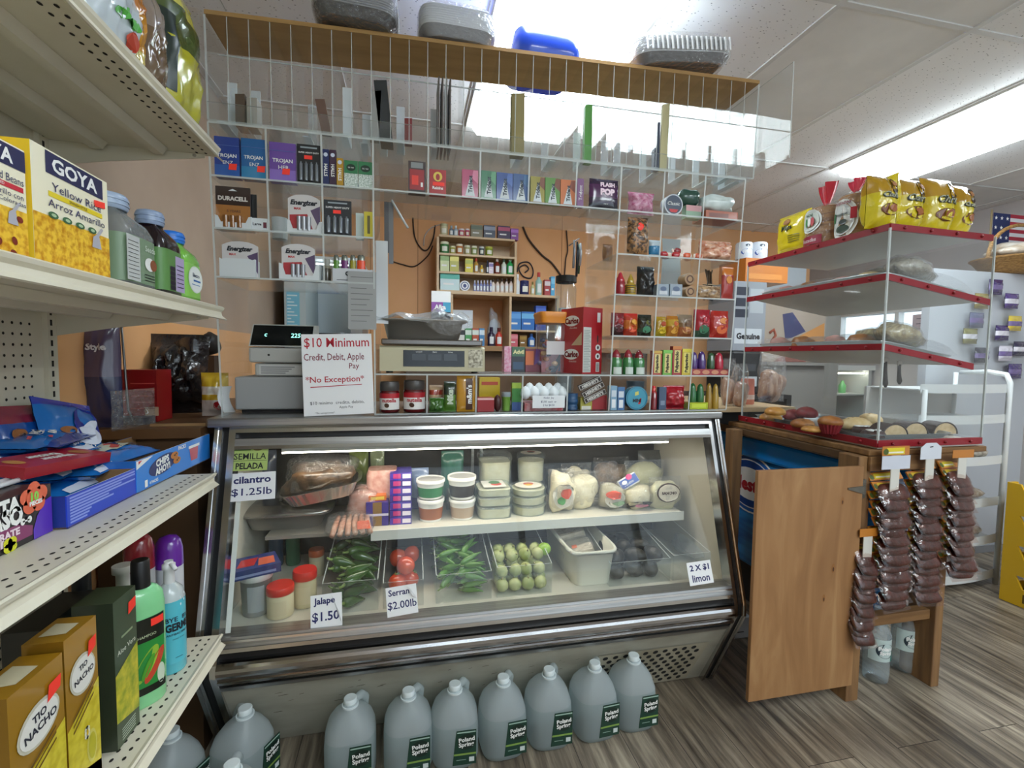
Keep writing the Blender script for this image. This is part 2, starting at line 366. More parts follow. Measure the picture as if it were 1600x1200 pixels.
def light(x, y, label, loc=None):
    t = thing('ceiling_light', label, 'light', (x, y, CEIL-0.006), 0, None)
    f = B()
    for a in ((-0.30, 0.30, -0.605, -0.575), (-0.30, 0.30, 0.575, 0.605), (-0.30, -0.27, -0.575, 0.575), (0.27, 0.30, -0.575, 0.575)): f.box(*a, -0.008, 0.004, WHITE)
    f.obj('frame', t)
    d = B(); d.prism([(-0.28, 0.0), (-0.24, -0.055), (0.24, -0.055), (0.28, 0.0)], -0.58, 0.58, mat('#eefaff', 0.6, emit=TUBE, name='lit_diffuser'))   # a wrap-around lens standing proud of the ceiling
    d.obj('diffuser', t)
light(0.60, 2.08, 'glaring rectangular ceiling light above the clear display rack')
light(3.04, 2.08, 'long bright ceiling light above the yellow tostada bags on the pastry case')
light(0.60, -0.97, 'added fill light panel on the ceiling behind the viewer, left'); light(3.04, -0.97, 'added fill light panel on the ceiling behind the viewer, right')  # unseen panels added behind the camera to brighten the room
light(1.82, -0.97, 'added fill light panel on the ceiling behind the viewer, middle')
# ================================================================== refrigerated deli case
CX0, CX1 = -0.61, 1.213            # outer ends
CTOP = 1.105
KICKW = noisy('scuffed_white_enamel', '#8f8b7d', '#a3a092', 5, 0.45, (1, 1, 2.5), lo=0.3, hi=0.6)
LINER = noisy('case_liner', '#d8d4c8', '#cfcabc', 4, 0.5)
case = thing('deli_case', 'long refrigerated deli case with slanted glass front, chrome trim and white kick panel', 'display case', (0.295, 1.85, 0))
def cob(b, name, parent=case):
    return b.obj(name, parent, (-0.295, -1.85, 0)) if parent is case else b.obj(name, parent)
b = B(); b.rbox(CX0-0.015, CX1-0.003, 1.622, 2.16, 1.075, CTOP, STEEL, 0.006); cob(b, 'worktop')
def chain(b, pts, x0, x1, t, m):
    """a strip of thickness t following a y,z path, spanning x0..x1"""
    for (ya, za), (yb, zb) in zip(pts, pts[1:]):
        d = Vector((yb-ya, zb-za)).normalized(); n = Vector((d.y, -d.x))  # towards +y for a downward path
        if n.x < 0: n = -n
        q = [(ya, za), (yb, zb), (yb+n.x*t, zb+n.y*t), (ya+n.x*t, za+n.y*t)]
        b.prismx(q, x0, x1, m)
PATH = [(1.650, 1.075), (1.452, 0.405), (1.452, 0.365), (1.628, 0.0)]
for side, x0, x1 in (('l', CX0, CX0+0.062), ('r', CX1-0.050, CX1)):
    b = B(); w = (x1-x0)/6
    for i, (m, push) in enumerate(((CHROME, 0.0), (CHROME, 0.004), (BLACK, 0.012), (BLACK, 0.012), (CHROME, 0.004), (CHROME, 0.0))):
        chain(b, [(y+push, z) for y, z in PATH], x0+i*w, x0+(i+1)*w, 0.05, m)
    cob(b, 'end_post')
    b = B(); xa, xb = (CX0+0.004, CX0+0.03) if side == 'l' else (CX1-0.03, CX1-0.004)
    b.prismx([(1.69, 1.075), (1.50, 0.405), (1.50, 0.36), (1.67, 0.0), (2.15, 0.0), (2.15, 1.075)], xa, xb, LINER); cob(b, 'end_panel')
IX0, IX1 = CX0+0.062, CX1-0.050
# slanted front plane: y at height z
def gy_(z): return 1.650+(z-1.075)*(1.650-1.452)/(1.075-0.405)
b = B()
b.prismx([(1.648, 1.075), (1.70, 1.075), (1.70, 1.055), (1.642, 1.055)], IX0, IX1, CHROME)
b.prismx([(1.66, 1.055), (1.70, 1.055), (1.70, 1.036), (1.655, 1.036)], IX0, IX1, BLACK)
b.prismx([(1.637, 1.036), (1.70, 1.036), (1.69, 1.006), (1.628, 1.006)], IX0, IX1, STEEL)
b.prismx([(1.630, 1.014), (1.64, 1.014), (1.637, 1.004), (1.624, 1.004)], IX0, IX1, CHROME)
cob(b, 'top_rail')
b = B()
b.prismx([(gy_(0.475), 0.475), (1.53, 0.475), (1.53, 0.445), (1.463, 0.445)], IX0, IX1, STEEL)
b.prismx([(gy_(0.468)-0.004, 0.468), (1.49, 0.468), (1.49, 0.462), (gy_(0.462)-0.004, 0.462)], IX0, IX1, CHROME)
b.prismx([(1.459, 0.448), (1.53, 0.448), (1.53, 0.437), (1.457, 0.437)], IX0, IX1, CHROME)
b.prismx([(1.478, 0.437), (1.53, 0.437), (1.53, 0.408), (1.474, 0.408)], IX0, IX1, BLACK)
cob(b, 'bottom_rail')
b = B(); pr = [(1.475, 0.410)]
for i in range(9):
    a = math.pi/2+math.pi*i/8; pr.append((1.462+0.020*math.cos(a), 0.385+0.025*math.sin(a)))
pr += [(1.452, 0.352), (1.456, 0.342), (1.475, 0.342)]
b.prismx(list(reversed(pr)), IX0, IX1, mat('#aeabaa', 0.14, 1.0)); cob(b, 'bumper')
b = B()
b.prismx([(1.482, 0.343), (1.53, 0.343), (1.53, 0.322), (1.486, 0.322)], IX0, IX1, BLACK)
b.prismx([(1.474, 0.322), (1.53, 0.322), (1.53, 0.308), (1.480, 0.308)], IX0, IX1, STEEL); cob(b, 'lower_rail')
def ky(z): return 1.486+(0.310-z)*(1.648-1.486)/0.310
b = B(); b.prismx([(ky(0.31), 0.31), (ky(0.31)+0.02, 0.31), (ky(0)+0.02, 0.004), (ky(0), 0.004)], IX0-0.0, IX1, KICKW); kick = b
# vent plate with rows of round holes: a plate cut by a hole grid
VH = mat('#0c0b0a', 0.9, name='dark_void')
b = B(); vx0, vx1 = 0.665, 1.115
def vp(x, t, o=0.0):          # t 0 at top .. 1 at bottom of the vent plate
    z = 0.238-t*0.222; n = Vector((0, -0.8865, -0.4628)); return (x+n.x*o, ky(z)+n.y*o, z+n.z*o)
b.add([vp(vx0, 0, .003), vp(vx0, 1, .003), vp(vx1-0.02, 1, .003), vp(vx1, 0, .003)], [(0, 1, 2, 3)], noisy('vent_plate', '#a49d8a', '#8f8772', 9, 0.5))
for r in range(9):
    for c in range(11):
        x = vx0+0.03+c*0.040+(0.02 if r % 2 else 0); t = 0.09+r*0.103
        if x > vx1-0.022-0.02*t: continue
        pts = [vp(x+0.0105*math.cos(2*math.pi*i/14), t+0.0095/0.222*math.sin(2*math.pi*i/14), 0.0036) for i in range(14)]
        b.add(pts, [tuple(reversed(range(14)))], VH)
cob(b, 'vent_grille')
b = kick; rr = random.Random(4)   # scuffs on the enamel
SC = mat('#5d5649', 0.7)
for i in range(34):
    x = rr.uniform(-0.45, 0.62); z = rr.choice((0.235, 0.21, 0.185, 0.26, 0.15))+rr.uniform(-0.012, 0.012); l = rr.uniform(0.008, 0.035); h = rr.uniform(0.001, 0.0028)
    b.add([(x, ky(z)-0.0012, z), (x+l, ky(z+0.003)-0.0012, z+0.003), (x+l*0.8, ky(z+0.003+h)-0.0012, z+0.003+h), (x+l*0.1, ky(z+h)-0.0012, z+h)], [(0, 1, 2, 3)], SC)
cob(b, 'kick_panel')
# inside
b = B(); b.box(IX0-0.03, IX1+0.02, 1.535, 2.12, 0.40, 0.455, LINER); cob(b, 'inner_floor')
b = B(); b.box(IX0-0.03, IX1+0.02, 2.10, 2.14, 0.455, 1.075, noisy('dark_sliding_doors', '#3c3b39', '#2b2a29', 2, 0.25)); 
for x in (0.27, 0.31): b.box(x, x+0.012, 2.085, 2.10, 0.455, 1.075, STEEL)
cob(b, 'back_door')
b = B(); b.box(IX0, IX1, 1.70, 2.12, 1.050, 1.074, mat('#8b8a86', 0.5)); cob(b, 'inner_top')
SHZ, SHY = 0.665, 1.74
b = B(); b.box(-0.14, 1.125, SHY, 2.08, SHZ-0.012, SHZ, LINER); b.box(-0.14, 1.125, SHY-0.006, SHY, SHZ-0.030, SHZ+0.006, mat('#dcdcd6', 0.35)); b.box(-0.50, -0.14, SHY+0.02, 2.08, SHZ-0.012, SHZ, mat('#8d8880', 0.4))
cob(b, 'inner_shelf')
b = B(); b.box(-0.43, 1.03, 1.712, 1.752, 0.975, 0.995, WHITE); lh = cob(b, 'lamp_housing')
b = B(); b.box(-0.43, 1.03, 1.716, 1.748, 0.969, 0.9745, mat('#fff6e6', 0.5, emit=CASETUBE, name='lit_tube')); b.obj('lamp_tube', lh)
b = B(); g = 0.006
b.quad((IX0, gy_(0.470)+0.012, 0.470), (IX1, gy_(0.470)+0.012, 0.470), (IX1, gy_(1.012)+0.012, 1.012), (IX0, gy_(1.012)+0.012, 1.012), GLASS); cob(b, 'front_glass')
b = B(); b.quad((IX0+0.012, gy_(0.48)+0.016, 0.480), (IX0+0.026, gy_(0.48)+0.016, 0.480), (IX0+0.026, gy_(0.93)+0.016, 0.93), (IX0+0.012, gy_(0.93)+0.016, 0.93), WHITE); cob(b, 'glass_seal')

# ================================================================== clear display rack on the counter
def yf(z): return 1.662-0.060*(z-CTOP)/0.89          # the rack leans a little towards the aisle
COLX = [-0.592, -0.434, -0.274, -0.118, 0.057, 0.230, 0.400, 0.573, 0.742, 0.913, 1.082, 1.252]
ROWZ = [1.109, 1.245, 1.394, 1.547, 1.694, 1.848, 2.000]
RD = 0.30
rack = thing('display_rack', 'large clear acrylic display rack of square compartments standing on the deli case', 'display rack', (0.33, 1.80, CTOP))
def rob(b, name): return b.obj(name, rack, (-0.33, -1.80, -CTOP))
T = 0.0028
def shelf(x0, x1, z, d=RD, name='shelf'):
    b = B(); y = yf(z); b.box(x0, x1, y, y+d, z-T, z+T, ACSHELF, f=ACRED); return rob(b, name)
def post(x, z0, z1, d=RD, name='divider'):
    b = B(); ya, yb = yf(z0), yf(z1); v = [(x-T, ya, z0), (x+T, ya, z0), (x+T, yb, z1), (x-T, yb, z1), (x-T, ya+d, z0), (x+T, ya+d, z0), (x+T, yb+d, z1), (x-T, yb+d, z1)]
    b.add(v, [(0, 1, 2, 3)], ACRED); b.add(v, [(1, 5, 6, 2), (4, 0, 3, 7), (5, 4, 7, 6), (3, 2, 6, 7), (0, 4, 5, 1)], ACRYL); return rob(b, name)
LX = COLX[:4]; MX = COLX[3:9]; RX = COLX[8:]
for z in (ROWZ[3], ROWZ[4], ROWZ[5]): shelf(LX[0], LX[-1], z)
shelf(COLX[3], COLX[8], ROWZ[5]); shelf(COLX[3], COLX[8], ROWZ[1])
for z in ROWZ[1:6]: shelf(COLX[8], COLX[11], z)
shelf(COLX[0], COLX[11], ROWZ[6]); 
b = B(); y = yf(CTOP); b.box(COLX[3], COLX[11], y, y+RD, CTOP, CTOP+0.004, ACRYL, f=ACRED); rob(b, 'base_sheet')
post(COLX[0], CTOP, ROWZ[6]); post(COLX[3], CTOP, ROWZ[6])
for x in COLX[1:3]: post(x, ROWZ[3], ROWZ[6])
for x in COLX[4:8]: post(x, ROWZ[5], ROWZ[6])
for x in COLX[4:8]: post(x, CTOP+0.004, ROWZ[1])
for x in COLX[8:]: post(x, CTOP+0.004, ROWZ[6])
# rear panel of the left and right blocks
b = B(); b.box(COLX[8], COLX[11], 1.945, 1.949, CTOP, 1.99, ACRYL); rob(b, 'back_panel')
b = B(); b.box(COLX[0], COLX[3], 1.945, 1.949, ROWZ[3], 1.99, ACRYL); rob(b, 'back_panel')

# ------------------------------------------------------------------ overhead cigarette bin
PINE = noisy('amber_plywood', '#b08a55', '#a37d4a', 5, 0.5, (1, 6, 6))
cig = thing('cigarette_bin', 'clear overhead cigarette bin with many narrow upright slots and a plywood top', 'display bin', (0.35, 1.68, 2.0))
def gob(b, name): return b.obj(name, cig, (-0.35, -1.68, -2.0))
ZB = 2.003
def zt(x): return 2.315+(x-COLX[0])*(2.365-2.315)/(1.29+0.592)   # the board sags to the left
def yc(z): return 1.605-0.01*(z-2.0)/0.36
GX0, GX1 = -0.592, 1.288; GD = 0.19
b = B(); v = []
for y in (yc(2.36)-0.003, yc(2.36)+GD):
    v += [(GX0, y, zt(GX0)-0.012), (GX1, y, zt(GX1)-0.012), (GX1, y, zt(GX1)), (GX0, y, zt(GX0))]
b.add(v, [(0, 1, 2, 3), (5, 4, 7, 6), (3, 2, 6, 7), (1, 0, 4, 5), (0, 3, 7, 4), (2, 1, 5, 6)], PINE); gob(b, 'plywood_top')
b = B(); b.box(GX0, GX1, yc(2)-0.002, yc(2)+GD, ZB, ZB+0.006, ACRYL, f=ACRED); gob(b, 'bottom_sheet')
b = B(); b.box(GX0, GX1, yc(2)-0.006, yc(2)-0.002, ZB, ZB+0.055, ACRYL, t=ACRED); gob(b, 'front_lip')
NS = 32; SX = [GX0+(GX1-GX0)*i/NS for i in range(NS+1)]
for i, x in enumerate(SX):
    b = B(); w = 0.0012 if 0 < i < NS else 0.003; z1 = zt(x)-0.012; ya, yb = yc(2.0), yc(2.36)
    v = [(x-w, ya, ZB+.006), (x+w, ya, ZB+.006), (x+w, yb, z1), (x-w, yb, z1), (x-w, ya+GD, ZB+.006), (x+w, ya+GD, ZB+.006), (x+w, yb+GD, z1), (x-w, yb+GD, z1)]
    b.add(v, [(0, 1, 2, 3)], ACRED); b.add(v, [(1, 5, 6, 2), (4, 0, 3, 7)], ACRYL); gob(b, 'divider')
# strip lines across the front, and the loose side sheets
b = B(); b.box(GX0, GX1, yc(2.3)+GD*0.5, yc(2.3)+GD*0.5+0.002, 2.245, 2.249, ACRED); gob(b, 'stop_strip')
PU = mat('#e6ebef', 0.5)
rr = random.Random(11)
for i in range(NS):            # white spring pushers standing at the back of the slots
    if rr.random() < 0.62:
        x = (SX[i]+SX[i+1])/2; b = B(); h = rr.uniform(0.13, 0.2); y = yc(2)+GD-0.03-rr.uniform(0, 0.05)
        b.box(x-0.014, x+0.014, y, y+0.004, ZB+0.008, ZB+0.008+h, PU if rr.random() < .7 else FILMH); b.box(x-0.012, x+0.012, y-0.10, y, ZB+0.0075, ZB+0.010, PU); gob(b, 'pusher')
b = B(); b.box(1.296, 1.300, 1.44, 1.80, 2.02, 2.345, ACRYL, f=ACRED, t=ACRED); gob(b, 'side_sheet')
b = B(); b.box(-0.604, -0.600, 1.38, 1.80, 2.01, 2.45, ACRYL, f=ACRED, t=ACRED); gob(b, 'side_sheet')

def slotcard(px0, px1, yt, yb, lb, m, lean=0.0, d=.05, name='sales_card', cat='card'):
    Y = yc(2.1)+.03; z0 = ZB+.0065; x = at((px0+px1)/2, yb, Y=Y).x; w = at(px1, yb, Y=Y).x-at(px0, yb, Y=Y).x; h = at((px0+px1)/2, yt, Y=Y).z-z0
    b = B(); b.add([(-w/2, 0, 0), (w/2, 0, 0), (w/2-lean, 0, h), (-w/2-lean, 0, h*.97), (-w/2, d, 0), (w/2, d, 0), (w/2-lean, d, h), (-w/2-lean, d, h*.97)], [(0, 1, 2, 3), (5, 4, 7, 6), (4, 0, 3, 7), (1, 5, 6, 2), (3, 2, 6, 7), (1, 0, 4, 5)], m)
    o = b.obj(name, None, (x, Y, z0)); tag(o, lb, cat)
slotcard(368, 383, 146, 195, 'brown slab in an overhead slot near the left end', mat('#5c4a3a', .6)); slotcard(386, 402, 152, 196, 'grey card beside the brown slab in the overhead bin', mat('#a39c92', .6))
slotcard(503, 518, 155, 205, 'leaning brown card in the overhead bin', mat('#6a4f42', .6), .02, .01); slotcard(594, 614, 125, 212, 'black wedge shaped divider card in the overhead bin', mat('#2b2d2e', .5), .02, .06); slotcard(578, 592, 140, 214, 'pale grey leaning card left of the black one', mat('#9a9894', .6), -.008, .02)
slotcard(632, 644, 184, 228, 'dark red box standing in an overhead slot', mat('#7c2c28', .5), 0, .02)
for i, x in enumerate((684, 690, 696, 702)): slotcard(x, x+2.5, 118+i, 222, ('first', 'second', 'third', 'last')[i]+' of four thin dark cards on edge in the overhead bin', mat('#5c5450', .6), 0, .10)
slotcard(799, 819, 144, 230, 'olive brown box in the overhead bin under the blue pack', mat('#8a7c4a', .6), 0, .03); slotcard(913, 924, 162, 242, 'green pack standing in an overhead slot', mat('#4f8f3a', .5), 0, .02)
slotcard(1022, 1030, 190, 246, 'dark blue cigarette pack in the overhead bin', mat('#2a3448', .5), 0, .02); slotcard(1031, 1042, 160, 246, 'pale yellow card beside the dark blue pack', mat('#c2b88c', .6), -.006, .01)
# ================================================================== gondola shelving on the left
CREAM = noisy('cream_shelf_enamel', '#d9d3c0', '#d2cbb7', 7, 0.4)
HOLE = mat('#241f1a', 0.9)
gon = thing('gondola_shelving', 'cream metal gondola shelving with pegboard back, running along the left wall', 'shelving', (-0.72, 0.55, 0))
def nob(b, name, parent=gon): return b.obj(name, parent, (0.72, -0.55, 0)) if parent is gon else b.obj(name, parent)
XBK = -0.905; GY0 = -0.6
b = B(); b.box(XBK-0.02, XBK, GY0, 1.405, 0.08, 2.5, CREAM)
for k in range(44):
    for j in range(70):
        y = 1.365-k*0.0254; z = 0.46+j*0.0254
        if y < 0.45 or not (0.52 < z < 0.95 or 0.99 < z < 1.38 or 1.44 < z < 1.80): continue
        b.add([(XBK+0.0006, y+0.0036*math.cos(math.pi*i/4), z+0.0036*math.sin(math.pi*i/4)) for i in range(8)], [tuple(range(8))], HOLE)
nob(b, 'pegboard')
b = B(); b.box(XBK-0.02, XBK+0.012, 1.405, 1.437, 0, 2.5, CREAM)
for j in range(90):
    z = 0.1+j*0.026; b.box(XBK+0.0121, XBK+0.0126, 1.414, 1.421, z, z+0.015, HOLE); b.box(XBK-0.010, XBK+0.006, 1.4371, 1.4376, z, z+0.015, HOLE)
nob(b, 'upright')
def gshelf(z, xf, y1, lip=0.032, ribs=False):
    t = B(); t.box(XBK+0.012, xf-0.012, GY0, y1, z-0.022, z, CREAM)
    # front lip: a small top bead, a hollow price channel, a flared bottom edge
    t.prism([(xf-0.012, z-0.022), (xf-0.012, z), (xf-0.004, z+0.003), (xf, z), (xf-0.002, z-0.006), (xf-0.008, z-0.012), (xf-0.006, z-0.022), (xf+0.006, z-lip), (xf+0.003, z-lip-0.002), (xf-0.010, z-0.024)][::-1], GY0, y1, CREAM)
    hp = []
    for k in range(56):
        for row, dx in enumerate((0.030, 0.052)):
            y = y1-0.02-k*0.0235
            if y < -0.1: continue
            for zz, fl in ((z+0.0005, 1), (z-0.0225, -1)):
                p = [(xf-dx+0.0034*math.cos(math.pi*i/4), y+0.0052*math.sin(math.pi*i/4), zz) for i in range(8)]
                t.add(p, [tuple(range(8)) if fl > 0 else tuple(reversed(range(8)))], HOLE)
    sh = nob(t, 'shelf')
    if ribs:
        r = B()
        for x0, x1 in ((xf-0.16, xf-0.115), (xf-0.30, xf-0.25)): r.prism([(x0, z-0.0225), (x0+0.012, z-0.040), (x1-0.012, z-0.040), (x1, z-0.0225)], GY0, y1-0.03, CREAM)
        r.obj('stiffening_rib', sh, (0.0, 0.0, 0.0))
    k = B(); k.prism([(XBK+0.012, z-0.085), (xf-0.26, z-0.062), (xf-0.035, z-0.032), (xf-0.035, z-0.0225), (XBK+0.012, z-0.0225)], y1-0.013, y1-0.010, CREAM)
    k.add([(xf-0.06+0.005*math.cos(math.pi*i/4), y1-0.0136, z-0.028+0.004*math.sin(math.pi*i/4)) for i in range(8)], [tuple(range(8))], CHROME)
    k.obj('bracket', sh)
    return sh
G1, G2, G3, G4 = 1.865, 1.435, 0.972, 0.503
gshelf(G1, -0.505, 1.45, ribs=True); gshelf(G2, -0.505, 1.45, ribs=True); gshelf(G3, -0.532, 1.445, ribs=True); gshelf(G4, -0.525, 1.445)
b = B(); b.box(XBK+0.012, -0.74, GY0, 1.43, 0.06, 0.10, CREAM); b.box(-0.752, -0.74, GY0, 1.43, 0, 0.06, CREAM); nob(b, 'base_deck')
# ================================================================== goods: small builders
def cm(h, r=0.38, coat=0.25): return mat(h, r, coat=coat)          # printed card
def foil(h, r=0.22): return mat(h, r, coat=0.6)                     # shiny printed film
def pack(name, label, cat, px3, z, Y, d, m, deco=None, group=None, rotz=0.0, sides=None):
    x, z, w, h = fit(px3[0], px3[1], px3[2], Y, z=z)
    b = B(); b.box(-w/2, w/2, 0, d, 0, h, m, **(sides or {}))
    if deco: deco(b, w, h)
    return prod(b, name, label, cat, (x, Y, z), rotz, group)
def pouch(name, label, cat, px3, z, Y, d, m, deco=None, group=None, bands=(), wr=0.14, seed=1, rotz=0.0, tilt=None, **k):
    x, z, w, h = fit(px3[0], px3[1], px3[2], Y, z=z)
    b = B(); s = b.pillow(w, h, d, m, bands, wr, seed, **k)
    if deco: deco(b, w, h, s)
    return prod(b, name, label, cat, (x, Y+d/2, z), rotz, group, tilt)
def round_(name, label, cat, px3, z, Y, prof, ms, deco=None, group=None, n=20, e=2.0, flat=1.0, rotz=0.0):
    """a turned bottle or jar: prof = [(height fraction, radius fraction)], ms one material per band"""
    x, z, w, h = fit(px3[0], px3[1], px3[2], Y, z=z); r = w/2
    b = B(); b.loft([(t*h, q*r, q*r*flat) for t, q in prof], ms, n, e)
    if deco: deco(b, w, h)
    return prod(b, name, label, cat, (x, Y+r*flat, z), rotz, group)
def cmap(r, eps=0.0006, ry=None):
    ry = ry or r
    return lambda X, Z: ((r+eps)*math.sin(X/r), -(ry+eps)*math.cos(X/r), Z)
E_ = -0.0006
def zr(i): return ROWZ[i]+T
def yr(i, k=0.012): return yf(ROWZ[i])+k
ST = [RED]
# ------------------------------------------------------------------ top row, left block
z, Y = zr(5), yr(5)
def trojan(col2, sub, sx):
    def d(b, w, h):
        b.front(-w/2, w/2, 0.02*h, 0.30*h, E_, cm(col2)); b.text('TROJAN', 0, 0.52*h, w*.78, h*.13, 2*E_, WHITE, bold=.02); b.text(sub, 0.04*w, 0.36*h, w*.4, h*.1, 2*E_, WHITE)
        b.poly([(sx*w-.011, .18*h), (sx*w+.011, .18*h), (sx*w+.013, .34*h), (sx*w-.009, .33*h)], 3*E_, STICK); b.box(-w/2, w/2, 2*E_, -E_, 0.78*h, 0.79*h, cm('#5a74b8'))
    return d
pack('condom_box', 'dark blue box with white lettering at the left end of the upper compartment row', 'box', (335, 374, 214), z, Y, .03, cm('#27408f'), trojan('#2c5aa6', 'ENZ', .22))
pack('condom_box', 'teal blue box second from the left in the upper compartment row', 'box', (377, 415, 217), z, Y, .03, cm('#1f5f9c'), trojan('#2b7dae', 'ENZ', .3))
pack('condom_box', 'purple box with white lettering in the upper compartment row', 'box', (421, 462, 223), z, Y, .03, cm('#6c4a9e'), trojan('#8a6cc0', 'HER', .12))
def battery_card(b, w, h, n=4, col='#8c9299'):
    b.front(-w*.35, w*.35, h*.9, h*.94, E_, mat('#9aa4aa')); b.text('SUPER HEAVY DUTY', 0, .79*h, w*.86, h*.09, E_, WHITE, bold=.02)
    b.poly([(-.02*w-.012, .62*h), (-.02*w+.012, .62*h), (-.02*w+.012, .72*h), (-.02*w-.012, .72*h)], 2*E_, STICK)
    for i in range(n):
        x = -w*.33+i*w*.66/(n-1); b.loft([(.07*h, w*.075, w*.075), (.50*h, w*.075, w*.075), (.52*h, w*.03, w*.03), (.55*h, w*.03, w*.03)], mat(col, .3, .5), 10, at=(x, -w*.03))
pack('battery_card', 'black card of four grey batteries beside the purple box in the upper row', 'batteries', (464, 501, 226), z, Y, .008, cm('#17181c'), battery_card)
def halls(b, w, h): b.text('HALLS', 0, .42*h, h*.62, w*.55, E_, WHITE, rot=-math.pi/2, bold=.03); b.ell(0, .85*h, w*.33, w*.33, E_, mat('#cfd8ea'))
pack('cough_drop_stick', 'navy stick of cough drops, first of the three narrow sticks', 'candy', (504, 514, 233), z, Y, .022, cm('#1d2a5c'), halls)
pack('cough_drop_stick', 'dark maroon stick of cough drops between the navy and yellow ones', 'candy', (515, 525, 234), z, Y, .022, cm('#3a1f3a'), halls)
pack('cough_drop_stick', 'yellow stick of cough drops beside the two green mint boxes', 'candy', (526, 536, 247), z, Y, .022, cm('#b58a1e'), halls)
MINT = noisy('white_mints_in_clear_box', '#e8eeea', '#8fa596', 260, 0.3, detail=1)
def tictac(b, w, h):
    b.front(-w/2, w/2, .52*h, h, E_, cm('#2f7a4c')); b.ell(0, .74*h, w*.34, h*.13, 2*E_, mat('#12311f')); b.text('tic tac', 0, .74*h, w*.44, h*.1, 3*E_, WHITE)
for x0, x1, lb in ((538, 559, 'green and white mint box next to the yellow stick'), (560, 582, 'green and white mint box at the right end of the upper left block')):
    pack('mint_box', lb, 'candy', (x0, x1, 251 if x0 < 550 else 253), z, Y, .016, MINT, tictac, 'green mint boxes')
# middle run
def redblk(b, w, h):
    b.front(-.42*w, .42*w, .1*h, .74*h, E_, cm('#9c2328')); b.front(-.3*w, .08*w, .25*h, .55*h, 2*E_, mat('#e8453a')); b.front(-.35*w, .35*w, .78*h, .96*h, E_, mat('#8b8f90'))
    b.front(.22*w, .34*w, .2*h, .34*h, 2*E_, WHITE)
pack('candy_box', 'grey and red box at the left of the gum row', 'candy', (638, 665, 252), z, Y, .03, cm('#3b2c2c'), redblk)
def raisin(b, w, h):
    b.ell(0, .72*h, w*.27, h*.19, E_, mat('#e3c95a')); b.ell(0, .7*h, w*.12, h*.13, 2*E_, mat('#a3333a')); b.text('Raisins', 0, .27*h, w*.72, h*.12, E_, WHITE, bold=.03)
    b.front(-.3*w, .4*w, .36*h, .5*h, E_, STICK)
pack('raisin_box', 'red raisin box with a round yellow emblem', 'box', (671, 697, 265), z, Y, .025, cm('#a5181d'), raisin)
def gum(c2):
    def d(b, w, h):
        b.poly([(-.3*w, .06*h), (.3*w, .06*h), (.08*w, .72*h), (-.02*w, .72*h)], E_, mat('#cfd6d8', .4)); b.text('Trident', .02*w, .48*h, h*.62, w*.42, 2*E_, mat('#20303c'), rot=math.pi/2, bold=.035)
        b.poly([(.1*w, .7*h), (.5*w, .5*h), (.5*w, .98*h), (.2*w, .98*h)], E_, cm(c2)); b.front(-.5*w, .5*w, .0, .05*h, 2*E_, cm(c2))
    return d
for x0, x1, yt, c, c2, lb in ((722, 747, 265, '#b0446a', '#d77f9c', 'pink pack of gum'), (752, 775, 267, '#3c7a58', '#5c9a72', 'dark green pack of gum, first of the group of three'), (776, 801, 270, '#2c4b8f', '#4a6ab0', 'royal blue pack of gum'), (802, 826, 272, '#34568c', '#466f9c', 'steel blue pack of gum, right of the royal blue one'),
        (829, 851, 276, '#9a8f3a', '#7c4a34', 'olive yellow pack of gum'), (852, 875, 278, '#5b8c3c', '#7c4a34', 'leaf green pack of gum'), (876, 899, 281, '#c8703a', '#8c4a34', 'orange pack of gum')):
    pack('gum_pack', lb+' above the open counter window', 'gum', (x0, x1, yt), z, Y, .018, cm(c), gum(c2), 'packs of gum above the window')
def thin(b, w, h): b.text('Trident', 0, .5*h, h*.8, w*.5, E_, WHITE, rot=math.pi/2)
pack('gum_pack', 'slim purple pack of gum beside the black and purple candy pouch', 'gum', (902, 912, 279), z, Y, .018, cm('#7a4a7c'), thin)
def flash(b, w, h, s):
    b.text('FLASH', .1*w, .80*h, w*.5, h*.16, 0, mat('#f2d9e6'), bold=.06, map=s); b.text('POP', .1*w, .56*h, w*.5, h*.28, 0, mat('#f2d9e6'), bold=.07, map=s); b.text('. . .', .05*w, .17*h, w*.3, h*.03, 0, WHITE, bold=.06, map=s)
pouch('popping_candy_pouch', 'black and purple candy pouch at the right end of the gum row', 'candy', (922, 967, 279), z, Y, .02, foil('#2b1836'), flash, bands=((0, .16, foil('#191a2a')), (.35, .8, foil('#4c1f4e'))), wr=.05, seal=.03)
# right block, top row
z, Y = zr(5), yr(5)
CLR = FILM
pouch('candy_bag', 'crumpled pink and white bag of wrapped candy in the top right block', 'candy', (986, 1028, 297), z, Y, .06, noisy('pink_wrapped_candy', '#b45a80', '#d9a7bd', 60, .25, coat=.6), seed=3, wr=.35, wmin=.9)
def tin():
    x, zz, w, h = fit(1038, 1067, 304, Y, z=z); r = w/2; b = B(); b.M = Matrix.Translation((0, 0, r)) @ Matrix.Rotation(math.pi/2, 4, 'X')
    b.loft([(0, r, r), (.03, r, r)], mat('#c5cbd2', .3), 28); b.M = Matrix.Translation((0, 0, r))
    b.ell(0, 0, r*.88, r*.88, -.0306, cm('#26364f'), 28); b.text('Classic', 0, r*.1, r*1.3, r*.45, -.0312, WHITE, shear=.2); b.poly([(-.5*r, -.45*r), (.5*r, -.45*r), (.3*r, -.75*r), (-.3*r, -.75*r)], -.0312, RED)
    prod(b, 'mint_tin', 'round navy tin with a white rim standing on edge in the top right block', 'tin', (x, Y+.03, z))
tin()
pack('candy_box', 'pale green and pink little box under the dark green bundle', 'candy', (1072, 1096, 321), z, Y+.02, .03, cm('#8fae94'), lambda b, w, h: b.front(-w/2, w/2, .55*h, h, E_, cm('#cf9a9c')))
